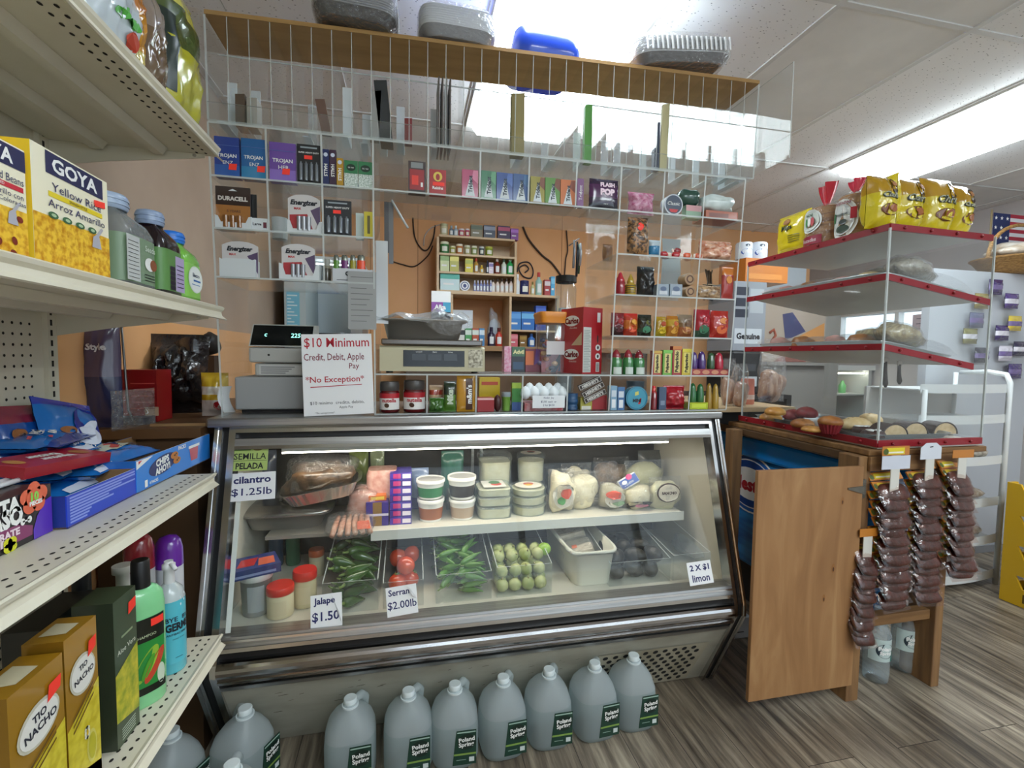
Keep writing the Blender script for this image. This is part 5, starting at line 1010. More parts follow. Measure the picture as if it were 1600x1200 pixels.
# ================================================================== things lying on top of the cigarette bin
def tray_stack(name, lb, px0, px1, Y0, D, z, n, m, under, tilt=0.0, rz=0.0, bag=True, dz=.007, taper=.02):
    x0, x1 = at(px0, 60, Y=Y0).x, at(px1, 60, Y=Y0).x; w = (x1-x0); t = thing(name, lb, 'trays', ((x0+x1)/2, Y0+D/2, z), rz, None, (0, tilt))
    b = B()
    for k in range(n):
        zz = .002+k*dz; q = []
        b.loft([(zz, w*.40, D*.40), (zz+.026, w*.49, D*.49), (zz+.028, w*.5, D*.5), (zz+.029, w*.49, D*.49), (zz+.004, w*.40, D*.40)], [under if k == 0 else m, m, m, m], 40, 5)
    b.obj('trays', t)
    if bag:
        H = n*dz+.045; b = B(); b.loft([(0, w*.44, D*.44), (.03, w*.515, D*.52), (H*.7, w*.52, D*.525), (H, w*.44, D*.44), (H+.01, w*.2, D*.2)], FILM, 40, 4.5); b.obj('plastic_wrap', t)
    return t
ALU = mat('#c4c8cc', .3, .5); FOAM = mat('#e6eaf0', .5); GREYF = mat('#4b4a4d', .4)
tray_stack('foam_tray_pack', 'bagged stack of grey trays on top of the cigarette bin, leftmost', 482, 620, 1.53, .24, zt(-.2)+.004, 9, mat('#8f9196', .35), GREYF, R(2))
tray_stack('foam_tray_pack', 'bagged stack of white ribbed trays on top of the cigarette bin, second from the left', 654, 778, 1.56, .24, zt(.1)+.003, 9, FOAM, mat('#9a9ca2', .5), R(1))
t = thing('napkin_pack', 'bright blue wrapped pack on top of the cigarette bin under the ceiling light', 'pack', (at(845, 90, Y=1.72).x, 1.72, zt(.4)+.002))
b = B(); w = .115; b.loft([(0, w*1.0, .12), (.02, w*1.06, .13), (.085, w*1.04, .125), (.10, w*.95, .11)], foil('#1f4fd6'), 32, 5); b.obj('pack', t)
b = B(); b.sheet(lambda u, v: (-.09+.10*u, -.10+.03*math.sin(5*u), .10+.05*v*(.4+abs(noise.noise((u*7, v*3, 2.2))))), 14, 4, FILMH); b.obj('loose_wrap', t)
t = tray_stack('foam_tray_pack', 'bagged stack of fluted foil trays leaning at the right end of the cigarette bin', 1000, 1155, 1.55, .22, zt(1.1)+.012, 8, mat('#d3d6d8', .3, .3), mat('#6a6a6c', .4), R(-7))
b = B()
for k in range(18): b.loft([(.03, .004, .004), (.075, .004, .004)], mat('#f2f4f6', .4), 6, at=(-.16+k*.019, -.113))
b.obj('fluting', t)
# ================================================================== inside the deli case, upper shelf
SZ = SHZ+.001
def cfit(x0, x1, yt, Y=1.80, z=SZ): return fit(x0, x1, yt, Y, z=z)
t = thing('steel_pan', 'lidded steel serving pan at the left end of the case shelf', 'pan', (at(452, 815, Y=1.90).x, 1.90, SZ))
b = B(); PAN = mat('#b5b2ae', .3, .85); b.loft([(0, .12, .075), (.05, .145, .09), (.055, .165, .11), (.06, .165, .11)], PAN, 36, 5); b.obj('pan', t)
b = B(); b.loft([(.061, .165, .11), (.066, .165, .11), (.078, .13, .08), (.085, .11, .06)], mat('#a09c98', .25, .9), 36, 4.5); b.tube([(-.03, 0, .085), (-.02, 0, .10), (.02, 0, .10), (.03, 0, .085)], .005, PAN, 8); b.obj('lid', t)
t = thing('foil_tray', 'crimped foil tray of wrapped brown food tilted on the steel pan', 'tray', (at(507, 775, Y=1.88).x, 1.86, SZ+.108), R(4), None, (R(2), R(-9)))
b = B(); n = 72; 
def crimp(z, r, ry, a): 
    v = []
    for i in range(n):
        th = 2*math.pi*i/n; c, s_ = math.cos(th), math.sin(th); k = 1+a*(1 if i % 2 else -1); v.append((r*k*math.copysign(abs(c)**.45, c), ry*k*math.copysign(abs(s_)**.45, s_), z))
    return v
vs = crimp(0, .11, .07, .004)+crimp(.05, .135, .09, .012)+crimp(.052, .150, .105, .0); fs = [(j*n+i, j*n+(i+1) % n, (j+1)*n+(i+1) % n, (j+1)*n+i) for j in range(2) for i in range(n)]+[tuple(range(n-1, -1, -1))]
b.add(vs, fs, mat('#c9c6c0', .25, .9)); b.obj('tray', t)
b = B(); b.blob((0, 0, .075), (.118, .08, .055), noisy('brown_food', '#3a2a1c', '#6b513a', 30, .35, coat=.5, bump=.6), 20, 14, .4, 3, 2.6); b.obj('food', t)
b = B(); b.blob((0, .005, .085), (.128, .085, .075), FILM, 22, 14, .35, 7, 2.4); b.obj('plastic_wrap', t)
MEAT = noisy('pink_sliced_meat', '#c98a7c', '#e0b5a8', 40, .35, coat=.5); SAUS = noisy('pale_sausage', '#b8765a', '#dba88c', 30, .3, coat=.7)
x, zz, w, h = cfit(572, 622, 735, 1.86); b = B(); b.loft([(0, w/2, .05), (h*.9, w/2, .05), (h, w*.45, .045)], MEAT, 24, 5); b.loft([(.3*h, w*.51, .052), (.45*h, w*.51, .052)], mat('#d8b8b0', .4), 24, 5); prod(b, 'meat_pack', 'block of pink sliced meat behind the purple boxes', 'meat', (x, 1.90, zz))
x, zz, w, h = cfit(540, 592, 765, 1.82); b = B(); b.blob((0, 0, h/2), (w/2, .05, h/2), MEAT, wob=.4, seed=2, sq=2.6); b.blob((0, 0, h*.52), (w*.53, .053, h*.54), FILM, wob=.4, seed=2, sq=2.6); prod(b, 'meat_bag', 'clear bag of pink meat beside the foil tray', 'meat', (x, 1.86, zz))
t = thing('sausage_pack', 'shrink wrapped pack of pale sausages hanging over the shelf edge', 'meat', (at(545, 830, Y=1.76).x, 1.755, SHZ+.008), R(6), None, (R(18), 0))
b = B()
for k in range(6): b.tube([(-.055+.02*k+.006*k, -.04, .012), (-.045+.022*k, .01, .018), (-.035+.02*k, .06, .016)], [.009, .011, .009], SAUS, 8)
b.obj('sausages', t)
b = B(); b.blob((.005, .01, .018), (.085, .07, .020), FILM, 18, 10, .15, 4, 3.5); b.quad((.03, -.045, .034), (.075, -.045, .034), (.07, 0, .036), (.03, 0, .036), mat('#c9502c', .4)); b.obj('vacuum_wrap', t)
PUR = cm('#3a2a86'); PUR2 = cm('#4a34a0')
def pbox(px, yt, yb, lb, n, k, cols):
    x0, z0, w, h = fit(px[0], px[1], yt, 1.80, z=SZ); hh = h/n
    for i in range(n):
        b = B(); b.box(-w/2, w/2, 0, .10, 0, hh*.97, PUR if i % 2 else PUR2); b.front(.08*w, .46*w, .2*hh, .8*hh, E_, mat('#e6dce6', .5)); b.front(-.35*w, 0, .2*hh, .85*hh, E_, cm(cols))
        o = prod(b, 'chocolate_box', lb % (('bottom one', 'second from the bottom', 'third from the bottom', 'fourth from the bottom', 'fifth from the bottom', 'next to topmost', 'topmost one')[i if n == 7 else (0 if i == 0 else 6)]), 'box', (x0, 1.80+.004*i*k, z0+hh*i), 0, 'purple chocolate boxes')
pbox((609, 643), 741, 816, 'purple chocolate box in the tall stack, %s', 7, 1, '#c23f7c')
x, zz, w, h = cfit(572, 607, 785); b = B(); b.box(-w/2, w/2, 0, .09, 0, h, PUR); b.front(-.2*w, .2*w, 0, h, E_, cm('#8a6a3c')); b.front(-w*.5, w*.5, .42*h, .52*h, 2*E_, mat('#c9c0d6')); prod(b, 'chocolate_box', 'purple and gold box left of the tall purple stack', 'box', (x, 1.80, zz))
b = B(); b.box(-w*.4, w*.4, 0, .06, 0, .02, cm('#d9702c')); b.front(-w*.3, w*.3, .004, .016, E_, mat('#e8c24a')); prod(b, 'orange_packet', 'orange packet lying on the purple and gold box', 'box', (x, 1.815, zz+h+.001), R(5))
pouch('milk_bag', 'blue and white bag behind the tubs', 'bag', (641, 670, 733), SZ, 1.95, .05, foil('#8fa3c9'), seed=4, bands=((0, .3, foil('#5b54a8')),), wr=.3)
TUBW = mat('#e0ded8', .35); 
def tub(px, yt, yb_z, c, lb, top='#e6e4de'):
    x, zz, w, h = fit(px[0], px[1], yt, 1.79, z=yb_z); r = w/2
    b = B(); b.loft([(0, r*.80, r*.80), (.1*h, r*.82, r*.82), (.62*h, r*.91, r*.91), (.84*h, r*.95, r*.95)], [TUBW, mat(c, .35), TUBW], 26); b.loft([(.84*h, r, r), (.98*h, r*1.0, r*1.0), (h, r*.96, r*.96)], mat(top, .35), 26, cap=False); b.loft([(.95*h, r*.88, r*.88), (.951*h, r*.01, r*.01)], mat('#b8b4ae', .3), 26, cap=False); b.loft([(h, r*.96, r*.96), (.95*h, r*.88, r*.88)], mat(top, .35), 26, cap=False)
    return prod(b, 'food_tub', lb, 'tub', (x, 1.79+r, zz)), zz+h
o, zt1 = tub((652, 696), 783, SZ, '#9c5a34', 'lower tub with a reddish label under the green tub'); tub((650, 697), 753, zt1+.001, '#2c7a44', 'white lidded tub with a green label, topmost of the left pair')
o, zt1 = tub((703, 746), 783, SZ, '#b09a84', 'lower tub with a pale label under the dark one'); tub((701, 747), 748, zt1+.001, '#2c221e', 'white lidded tub of dark food, topmost of the right pair')
b = B(); b.box(-.05, .05, 0, .08, 0, .09, PETCL); b.box(-.04, .04, .005, .075, .004, .07, mat('#cfc6bc', .5)); prod(b, 'clear_box', 'clear lidded box with a printed sheet behind the dark tub', 'box', (at(716, 745, Y=1.96).x, 1.94, SZ))
CHE = noisy('white_cheese', '#e0d8bc', '#d6cca8', 30, .45)
def cont(px, yt, zz, Y, lb, square, topdec=None, D=None):
    x, z0, w, h = fit(px[0], px[1], yt, Y, z=zz); D = D or w; e = 5 if square else 2
    b = B(); b.loft([(0.001, w*.42, D*.42), (h*.75, w*.44, D*.44)], CHE, 28, e); b.loft([(0, w*.46, D*.46), (h*.8, w*.48, D*.48), (h*.82, w*.5, D*.5), (h*.9, w*.5, D*.5), (h*.98, w*.47, D*.47), (h, w*.3, D*.3)], PETCL, 28, e)
    if topdec: topdec(b, w, D, h)
    prod(b, 'cheese_container', lb, 'cheese', (x, Y+D/2, z0)); return z0+h
def label_sq(b, w, D, h):
    z = h+.0008; b.quad((-.3*w, -.33*D, z), (.32*w, -.33*D, z), (.32*w, .33*D, z), (-.3*w, .33*D, z), mat('#e8e4de', .4)); 
    for (cx, cy, r, c) in ((.05, .12, .16, '#3f7a4c'), (.08, -.05, .15, '#c9443a'), (.06, .03, .09, '#e8b83a')): b.add([(cx*w+r*w*math.cos(i*.5236), cy*D+r*D*math.sin(i*.5236), z+.0006*(1+r)) for i in range(12)], [tuple(range(12))], mat(c, .4))
def label_rd(c1, c2):
    def f(b, w, D, h):
        z = h+.0008
        for k, (cx, cy, r, c) in enumerate(((0, 0, .36, '#e8e2d6'), (.02, .08, .14, c1), (0, -.02, .1, c2))): b.add([(cx*w+r*w*math.cos(i*.2618), cy*D+r*D*math.sin(i*.2618)*.9, z+.0006*(k+1)) for i in range(24)], [tuple(range(24))], mat(c, .4))
    return f
zz = SZ
for i, yt in enumerate((793, 778, 764)): zz = cont((746, 804), yt, zz, 1.79, 'square clear container of white cheese, %s of the stack of three in front' % ('bottom', 'middle', 'labelled topmost')[i], True, label_sq if i == 2 else None)+.0008
zz = SZ
for i, yt in enumerate((760, 712)): zz = cont((750, 803), yt, zz, 1.93, 'square clear container of white cheese at the back, %s one' % ('lower', 'upper')[i], True)+.0008
zz = SZ
for i, yt in enumerate((792, 778, 766)): zz = cont((803, 862), yt, zz, 1.79, 'round container of white cheese, %s of the stack of three' % ('bottom', 'middle', 'labelled topmost')[i], False, label_rd('#c9443a', '#e8b83a') if i == 2 else None)+.0008
zz = SZ
for i, yt in enumerate((755, 712)): zz = cont((812, 858), yt, zz, 1.94, 'round cheese at the back, %s one' % ('lower', 'upper with a dark and red label')[i], False, label_rd('#a3342c', '#3b3a2c') if i == 1 else None)+.0008
def cheese_bag(px3, Y, lb, d=.05, deco=None, seed=1, m=None, wr=.3):
    x, z0, w, h = fit(*px3, Y, z=SZ); b = B(); b.blob((0, 0, h*.45), (w*.46, d*.8, h*.44), m or CHE, 16, 12, .35, seed, 2.6); s = b.pillow(w, h, d*2.1, FILM, wr=wr, seed=seed, seal=.04)
    if deco: deco(b, w, h, s)
    prod(b, 'cheese_bag', lb, 'cheese', (x, Y+d*1.1, z0))
def lab(cols):
    def f(b, w, h, s): 
        g = lambda X, Z: s(X, Z, .003)
        b.ell(0, .42*h, w*.4, h*.3, 0, mat('#e0dcce', .4), map=g, n=20)
        for k, (cx, cz, rx, rz, c) in enumerate(cols): b.ell(cx*w, cz*h, rx*w, rz*h, 0, mat(c, .4), map=lambda X, Z: s(X, Z, .0042), n=14)
    return f
cheese_bag((862, 904, 737), 1.79, 'bag of white cheese with a red and green label, right of the round stack', deco=lab(((.05, .5, .22, .12, '#d95a44'), (-.12, .33, .14, .1, '#5c9c5a'))), seed=3)
cheese_bag((888, 944, 742), 1.82, 'large plain bag of pale cheese', seed=5, d=.06)
cheese_bag((882, 930, 728), 1.93, 'block of white cheese at the back in clear wrap', seed=6)
cheese_bag((944, 984, 757), 1.79, 'small bag with a red and white label', deco=lab(((-.1, .62, .3, .14, '#d95a44'), (.1, .3, .25, .1, '#8fae8a'))), seed=7, m=mat('#b3ac92', .5))
cheese_bag((934, 990, 718), 1.95, 'clear bag of brown food at the back of the shelf', seed=8, m=noisy('brown_tamales', '#5b4532', '#8c7050', 30, .4))
cheese_bag((980, 1030, 761), 1.78, 'ball of white cheese with a dark label at its foot', deco=lambda b, w, h, s: (b.ell(0, .22*h, w*.4, h*.17, 0, mat('#2a2832', .4), map=lambda X, Z: s(X, Z, .003)), b.ell(0, .2*h, w*.2, h*.08, 0, mat('#d986a0', .4), map=lambda X, Z: s(X, Z, .0042))), seed=9)
cheese_bag((985, 1048, 724), 1.90, 'large bag of pale green tinted cheese at the back right', seed=10, d=.06, m=mat('#c9c69c', .5))
x, z0, w, h = fit(956, 1000, 726, 1.86, z=SZ); b = B(); b.M = Matrix.Translation((0, 0, h*.62)) @ Matrix.Rotation(R(-28), 4, 'Y') @ Matrix.Rotation(R(-25), 4, 'X'); b.rbox(-.045, .045, -.01, .01, -.024, .024, mat('#d8dade', .3), .006); b.poly([(-.042, -.018), (.042, -.018), (.042, .018), (-.042, .018)], -.0106, cm('#3a55a0')); b.ell(.01, .016, .014, .012, -.0118, mat('#c93f7c')); b.ell(-.02, .004, .012, .008, -.0118, WHITE); b.text('QUESO', 0, -.008, .06, .01, -.0118, WHITE); prod(b, 'cheese_pack', 'blue labelled pack resting on the cheese bags', 'cheese', (x, 1.84, z0))
cheese_bag((1020, 1070, 748), 1.77, 'flat pouch of cheese with a round brown emblem at the right end of the shelf', deco=lambda b, w, h, s: (b.ell(0, .55*h, w*.36, h*.3, 0, mat('#4a3228', .4), map=lambda X, Z: s(X, Z, .003), n=20), b.ell(0, .55*h, w*.32, h*.26, 0, mat('#d6cbb8', .4), map=lambda X, Z: s(X, Z, .0042), n=20), b.text('RANCHO', 0, .55*h, w*.45, h*.12, 0, mat('#4a3228'), bold=.05, map=lambda X, Z: s(X, Z, .0054))), seed=12, d=.035, m=mat('#cfcaa6', .5), wr=.15)
# back of the shelf: dim wrapped goods
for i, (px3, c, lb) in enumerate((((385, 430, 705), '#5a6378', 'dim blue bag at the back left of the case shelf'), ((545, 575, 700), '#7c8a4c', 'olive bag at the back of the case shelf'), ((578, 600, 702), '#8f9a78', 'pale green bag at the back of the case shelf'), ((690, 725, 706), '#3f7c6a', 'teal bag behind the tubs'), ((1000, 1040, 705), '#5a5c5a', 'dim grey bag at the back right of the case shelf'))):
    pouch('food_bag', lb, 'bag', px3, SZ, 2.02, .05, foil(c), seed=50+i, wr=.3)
# ================================================================== inside the deli case, floor
FZ = .456
def bin_(px0, px1, Y0, Y1, lb, h0=.10, h1=.16, m=ACRYL):
    x0, x1 = at(px0, 935, Y=Y0).x, at(px1, 935, Y=Y0).x; t = .003
    b = B(); b.box(x0, x1, Y0, Y0+t, FZ, FZ+h0, m, t=ACRED); b.box(x0, x1, Y0, Y1, FZ, FZ+t, m); b.box(x0, x1, Y1-t, Y1, FZ, FZ+h1, m)
    for x in (x0, x1-t):
        v = [(x, Y0, FZ), (x+t, Y0, FZ), (x+t, Y0, FZ+h0), (x, Y0, FZ+h0), (x, Y1, FZ), (x+t, Y1, FZ), (x+t, Y1, FZ+h1), (x, Y1, FZ+h1)]; b.add(v, [(0, 1, 2, 3), (5, 4, 7, 6), (4, 0, 3, 7), (1, 5, 6, 2)], m); b.add(v, [(3, 2, 6, 7)], ACRED)
    prod(b, 'produce_bin', lb, 'bin', (0, 0, 0)); return x0, x1
def pepper(ln, r, m):
    b = B(); pts = []; rs = []
    for i in range(9):
        t = i/8; pts.append((ln*(t-.5), .10*ln*math.sin(2.6*t), 0)); rs.append(r*(.55+.45*min(1, t*5)) if t < .2 else r*max(.12, (1-((t-.2)/.8)**2.2)))
    b.tube(pts, rs, m, 10); return b
JAL = noisy('dark_green_chili', '#24451a', '#3f6a26', 6, .18, coat=.4); SER = noisy('green_chili', '#3f6f1c', '#6a9c34', 8, .2, coat=.4); STEM = mat('#7c9450', .5)
def heap(proto, n, x0, x1, y0, y1, zfun, seed, label, group, stem=None, name=None, cat='vegetable', tumble=.5):
    rr = random.Random(seed); first = None
    for i in range(n):
        f = i/max(n-1, 1); y = y0+(y1-y0)*((i*.618) % 1); x = x0+(x1-x0)*rr.random(); z = zfun(x, y, f)
        if first is None:
            first = thing(name, label, cat, (x, y, z), 0, group); proto.obj('fruit', first)
            if stem: stem.obj('stem', first)
            o = first
        else: o = dup(first, (x, y, z))
        o.rotation_euler = (rr.uniform(-.4, .4), rr.uniform(-tumble, tumble), rr.uniform(-.9, .9) if tumble < 1 else rr.uniform(0, 6.28)); k = rr.uniform(.88, 1.1); o.scale = (k, k, k)
def stemof(ln, r): b = B(); b.tube([(-ln*.5, 0, 0), (-ln*.62, -.03*ln, 0), (-ln*.72, -.02*ln, .01*ln)], [r*.3, r*.2, r*.22], STEM, 6); return b
BY0, BY1 = 1.585, 2.02
def slope(h0, h1): return lambda x, y, f: FZ+.018+f*(h0+(h1-h0)*(y-BY0)/(BY1-BY0))
a, c = bin_(503, 591, BY0, BY1, 'clear bin of jalapeno peppers', .105, .19); heap(pepper(.092, .0185, JAL), 40, a+.045, c-.045, BY0+.035, BY1-.1, slope(.085, .17), 5, 'dark green jalapeno pepper heaped in the clear bin behind the $1.50 tag', 'jalapeno peppers', stemof(.092, .0185), 'jalapeno_pepper')
a, c = bin_(598, 662, BY0, BY1, 'clear bin of tomatoes', .09, .18)
tb = B(); tb.blob((0, 0, 0), (.033, .033, .029), noisy('tomato_skin', '#c23a1e', '#d9562c', 5, .15, coat=.6), 20, 14, .06, 2); ts = B(); [ts.tube([(0, 0, .028), (.012*math.cos(q), .012*math.sin(q), .031)], [.002, .001], STEM, 5) for q in (0, 1.26, 2.5, 3.77, 5.03)]
tm = None
for i, (dx, y, dz) in enumerate(((.0, 1.70, .035), (.045, 1.72, .034), (.02, 1.78, .032), (.03, 1.71, .088), (.0, 1.79, .085), (.05, 1.80, .09), (.03, 1.87, .034))):
    lo = (a+.045+dx, y, FZ+dz)
    if tm is None: tm = thing('tomato', 'red orange tomato heaped in the clear bin behind the $2.00 tag', 'vegetable', lo, 0, 'tomatoes'); tb.obj('fruit', tm); ts.obj('stem', tm)
    else: o = dup(tm, lo); o.rotation_euler = (.5*i, .3*i, i)
a, c = bin_(681, 768, BY0, BY1, 'clear bin of serrano chilies', .10, .19); heap(pepper(.088, .0115, SER), 70, a+.04, c-.04, BY0+.03, BY1-.08, slope(.085, .17), 6, 'slim green serrano chili heaped in the clear bin right of the tomatoes', 'serrano chilies', stemof(.088, .0115), 'serrano_chili')
a, c = bin_(776, 862, BY0, BY1, 'clear bin of tomatillos', .11, .19)
tb = B(); tb.blob((0, 0, 0), (.024, .024, .022), noisy('tomatillo_husk', '#8c9a54', '#c2c48c', 12, .4, (1, 1, .3)), 14, 10, .14, 3, freq=3); ts = B(); ts.tube([(0, 0, .02), (.003, 0, .031)], [.004, .0015], mat('#a8a070', .6), 6)
rr = random.Random(8); first = None
for lay, nn in ((0, 15), (1, 13), (2, 8)):
    for i in range(nn):
        x = a+.03+(c-a-.06)*((i % 4)/3)+rr.uniform(-.006, .006); y = BY0+.032+(i//4)*.052+lay*.035+rr.uniform(-.006, .006); lo = (x, y, FZ+.026+lay*.040+.1*max(0, y-1.75))
        if first is None: first = thing('tomatillo', 'green husked tomatillo heaped in the clear bin beside the white tub', 'vegetable', lo, 0, 'tomatillos'); tb.obj('fruit', first); ts.obj('husk_tip', first)
        else: o = dup(first, lo); o.rotation_euler = (rr.uniform(-.9, .9), rr.uniform(-.9, .9), rr.uniform(0, 6))
b = B(); x = at(858, 880, Y=1.72).x; b.blob((0, 0, 0), (.026, .026, .024), mat('#8fb83a', .25, coat=.4), 16, 12); prod(b, 'lime', 'bright green lime on top of the tomatillos', 'fruit', (at(850, 882, Y=1.70).x, 1.70, FZ+.115))
t = thing('white_tub', 'white rectangular plastic tub with wrapped tortillas inside', 'tub', (at(902, 915, Y=1.78).x, 1.80, FZ))
b = B(); TW = mat('#dcdacb', .35); b.loft([(0, .075, .19), (.13, .090, .205), (.131, .098, .213), (.126, .098, .213), (.137, .098, .213), (.137, .088, .203), (.006, .070, .185)], TW, 40, 7, cap=False); b.loft([(.003, .074, .188), (.0045, .074, .188)], TW, 40, 7); b.obj('tub', t)
for i, (yy, zz, lb, rx) in enumerate(((-.05, .10, 'front wrapped pack of pale tortillas standing in the white tub', 12), (.05, .115, 'rear wrapped pack of pale tortillas standing in the white tub', 8))):
    b = B(); b.rbox(-.062, .062, -.045, .045, 0, .05, noisy('pale_tortilla', '#cfc6b4', '#b8ac96', 30, .5), .012); b.loft([(0, .066, .049), (.052, .066, .049)], FILM, 24, 5); 
    if i == 0: b.quad((-.02, -.02, .0535), (.0, -.02, .0535), (.0, 0, .0535), (-.02, 0, .0535), mat('#d97a5c', .5))
    prod(b, 'tortilla_pack', lb, 'tortillas', (t.location.x-.01, 1.80+yy, FZ+.055+.03*i), R(-8), None, (R(rx), R(-14)))
b = B(); b.box(-.068, .068, -.15, .15, .008, .05, noisy('pale_packs', '#cfc6a8', '#b09a6c', 12, .5)); prod(b, 'tortilla_pack', 'lower pack lying on the bottom of the white tub', 'tortillas', (t.location.x, 1.80, FZ))
a, c = bin_(952, 1046, BY0, BY1, 'clear bin full of dark avocados', .09, .17)
av = B(); av.loft([(-.045, .001, .001), (-.04, .014, .014), (-.025, .026, .026), (0, .031, .031), (.022, .026, .026), (.038, .016, .016), (.046, .001, .001)], noisy('avocado_skin', '#1c1a18', '#33302a', 60, .4, bump=.4), 16); rr = random.Random(3); first = None
for i in range(18):
    lo = (a+.05+(c-a-.1)*((i % 3)/2)+rr.uniform(-.01, .01), BY0+.06+(i//3 % 4)*.085, FZ+.036+.05*(i//12))
    if first is None: first = prod(av, 'avocado', 'dark avocado heaped in the bin left of the limon tag', 'fruit', lo, 0, 'avocados'); o = first
    else: o = dup(first, lo)
    o.rotation_euler = (1.3+rr.uniform(-.3, .3), rr.uniform(-.5, .5), rr.uniform(0, 6))
b = B(); s = b.pillow(.22, .12, .07, clear('dim_film', '#e6e6ea', ior=1.6, rough=.15, haze=.10, hazecol='#cfd0da', bump=.9, bscale=30), seed=3, wr=.4); prod(b, 'produce_bag', 'loose clear bag over the dark avocados', 'bag', ((a+c)/2, 1.93, FZ+.115), 0, None, (R(-35), 0))
b = B(); b.front(-.025, .025, 0, .035, 0, mat('#8f98a3', .6)); b.front(-.018, .018, .02, .024, E_, mat('#5b6472')); prod(b, 'price_slip', 'grey price slip stuck on the clear bag', 'sign', (at(988, 853, Y=1.86).x, 1.845, at(988, 862, Y=1.845).z))
bin_(1050, 1108, BY0, BY1, 'empty looking clear bin at the right end of the case', .10, .15)
b = B(); b.blob((0, 0, .04), (.04, .10, .035), FILMH, 16, 10, .4, 4); prod(b, 'produce_bag', 'pale clear bag inside the right end bin', 'bag', (at(1078, 900, Y=1.75).x, 1.78, FZ+.004))
def jarlid(px3, lb, lid, body, Y=1.56):
    round_('food_jar', lb, 'jar', px3, FZ+.001, Y, [(0, .93), (.04, .96), (.70, .96), (.74, .93), (.76, 1), (.95, 1), (1, .94)], [mat(body, .4)]*4+[mat(lid, .35)]*2, lambda b, w, h: b.loft([(.12*h, w*.486, w*.486), (.6*h, w*.486, w*.486)], mat('#d6c9a8' if body != '#8c8d8c' else '#a9acb0', .5), 12, a0=-2.3, a1=-.9), n=26)
jarlid((410, 455, 923), 'red lidded jar of cream at the front left of the case floor', '#d02a22', '#d9cfae', 1.575); jarlid((453, 492, 897), 'red lidded jar behind the shorter one', '#d0302a', '#cfc4a0', 1.63); jarlid((480, 505, 862), 'orange lidded jar further back on the case floor', '#b85a34', '#c9bfa4', 1.86)
x, zz, w, h = fit(366, 420, 903, 1.60, z=FZ+.001); b = B(); b.loft([(0, w*.42, w*.42), (.85*h, w*.47, w*.47), (.86*h, w*.5, w*.5), (h, w*.5, w*.5)], [mat('#8c8d8c', .35), mat('#dfe0e0', .35), mat('#dfe0e0', .35)], 26); b.loft([(.12*h, w*.44, w*.44), (.75*h, w*.47, w*.47)], mat('#a4a8ac', .5), 10, a0=-1.9, a1=-.8); prod(b, 'food_tub', 'grey white tub with a printed label at the left end of the case floor', 'tub', (x, 1.60+w*.5, zz))
b = B(); b.box(-.075, .075, -.055, .055, 0, .03, cm('#1f2a66'), t=cm('#2a3a80')); b.quad((-.05, -.03, .0306), (.0, -.03, .0306), (.02, .03, .0306), (-.03, .03, .0306), RED); b.quad((.01, -.04, .0306), (.06, -.04, .0306), (.065, .02, .0306), (.02, .02, .0306), mat('#e06a4a')); b.front(-.06, .06, .006, .014, -.0556, mat('#7c86b0')); prod(b, 'navy_box', 'navy box with red print lying on the grey white tub', 'box', (x-.01, 1.60+w*.5, zz+h+.001), R(24))
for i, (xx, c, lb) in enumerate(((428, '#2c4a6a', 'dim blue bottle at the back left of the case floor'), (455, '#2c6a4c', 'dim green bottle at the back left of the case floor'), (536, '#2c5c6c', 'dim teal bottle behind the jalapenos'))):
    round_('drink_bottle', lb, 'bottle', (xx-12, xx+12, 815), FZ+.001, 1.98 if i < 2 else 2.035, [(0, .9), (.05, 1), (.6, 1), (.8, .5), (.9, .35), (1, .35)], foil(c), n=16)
# price tags taped to the glass
def gtag(name, lb, pxc, w, h, deco, m=PAPER, rot=0.0):
    z = at(*pxc, Y=1.57).z
    for _ in range(6): z = at(*pxc, Y=gy_(z)+.006).z
    y = gy_(z)+.006; p = at(*pxc, Y=y); b = B(); b.front(-w/2, w/2, -h/2, h/2, 0, m); b.add([(-w/2, .0006, -h/2), (-w/2, .0006, h/2), (w/2, .0006, h/2), (w/2, .0006, -h/2)], [(0, 1, 2, 3)], PAPER); deco(b, w, h)
    o = prod(b, name, lb, 'sign', (p.x, y, z)); o.rotation_euler = (-math.atan2(1.650-1.452, .67), rot, 0); return o
def fold(b, w, h): b.add([(w*.5, -.001, -h*.5), (w*.16, -.006, h*.5), (w*.42, -.014, -h*.05)], [(0, 2, 1)], PAPER); b.add([(w*.5, -.001, -h*.5), (w*.16, -.006, h*.5), (w*.42, -.014, -h*.05)], [(0, 1, 2)], PAPER)
gtag('price_tag', 'white tag reading Jalapeno $1.50 with a curled corner on the lower glass', (510, 954), .092, .096, lambda b, w, h: (b.text('Jalape', -.06*w, .28*h, w*.68, h*.26, E_, INKB, bold=.03, stretch=True), b.text('$1.50', -.02*w, -.18*h, w*.86, h*.32, E_, INKB, bold=.02, stretch=True), fold(b, w, h)), rot=R(-3))
gtag('price_tag', 'white tag reading Serrano $2.00 lb with a curled corner', (628, 938), .096, .088, lambda b, w, h: (b.text('Serran', -.08*w, .30*h, w*.68, h*.22, E_, INKB, bold=.02, stretch=True), b.text('$2.00lb', 0, -.15*h, w*.94, h*.3, E_, INKB, bold=.01, stretch=True), b.add([(w*.5, -.001, 0), (w*.2, -.005, h*.5), (w*.36, -.014, h*.12)], [(0, 2, 1), (0, 1, 2)], PAPER)), rot=R(-5))
gtag('price_tag', 'white tag reading 2 x $1 limon at the lower right of the glass', (1094, 895), .098, .080, lambda b, w, h: (b.text('2 X $1', 0, .22*h, w*.8, h*.3, E_, INKB, bold=.03, stretch=True), b.text('limon', 0, -.22*h, w*.72, h*.32, E_, INKB, bold=.02, stretch=True)), rot=R(-3))
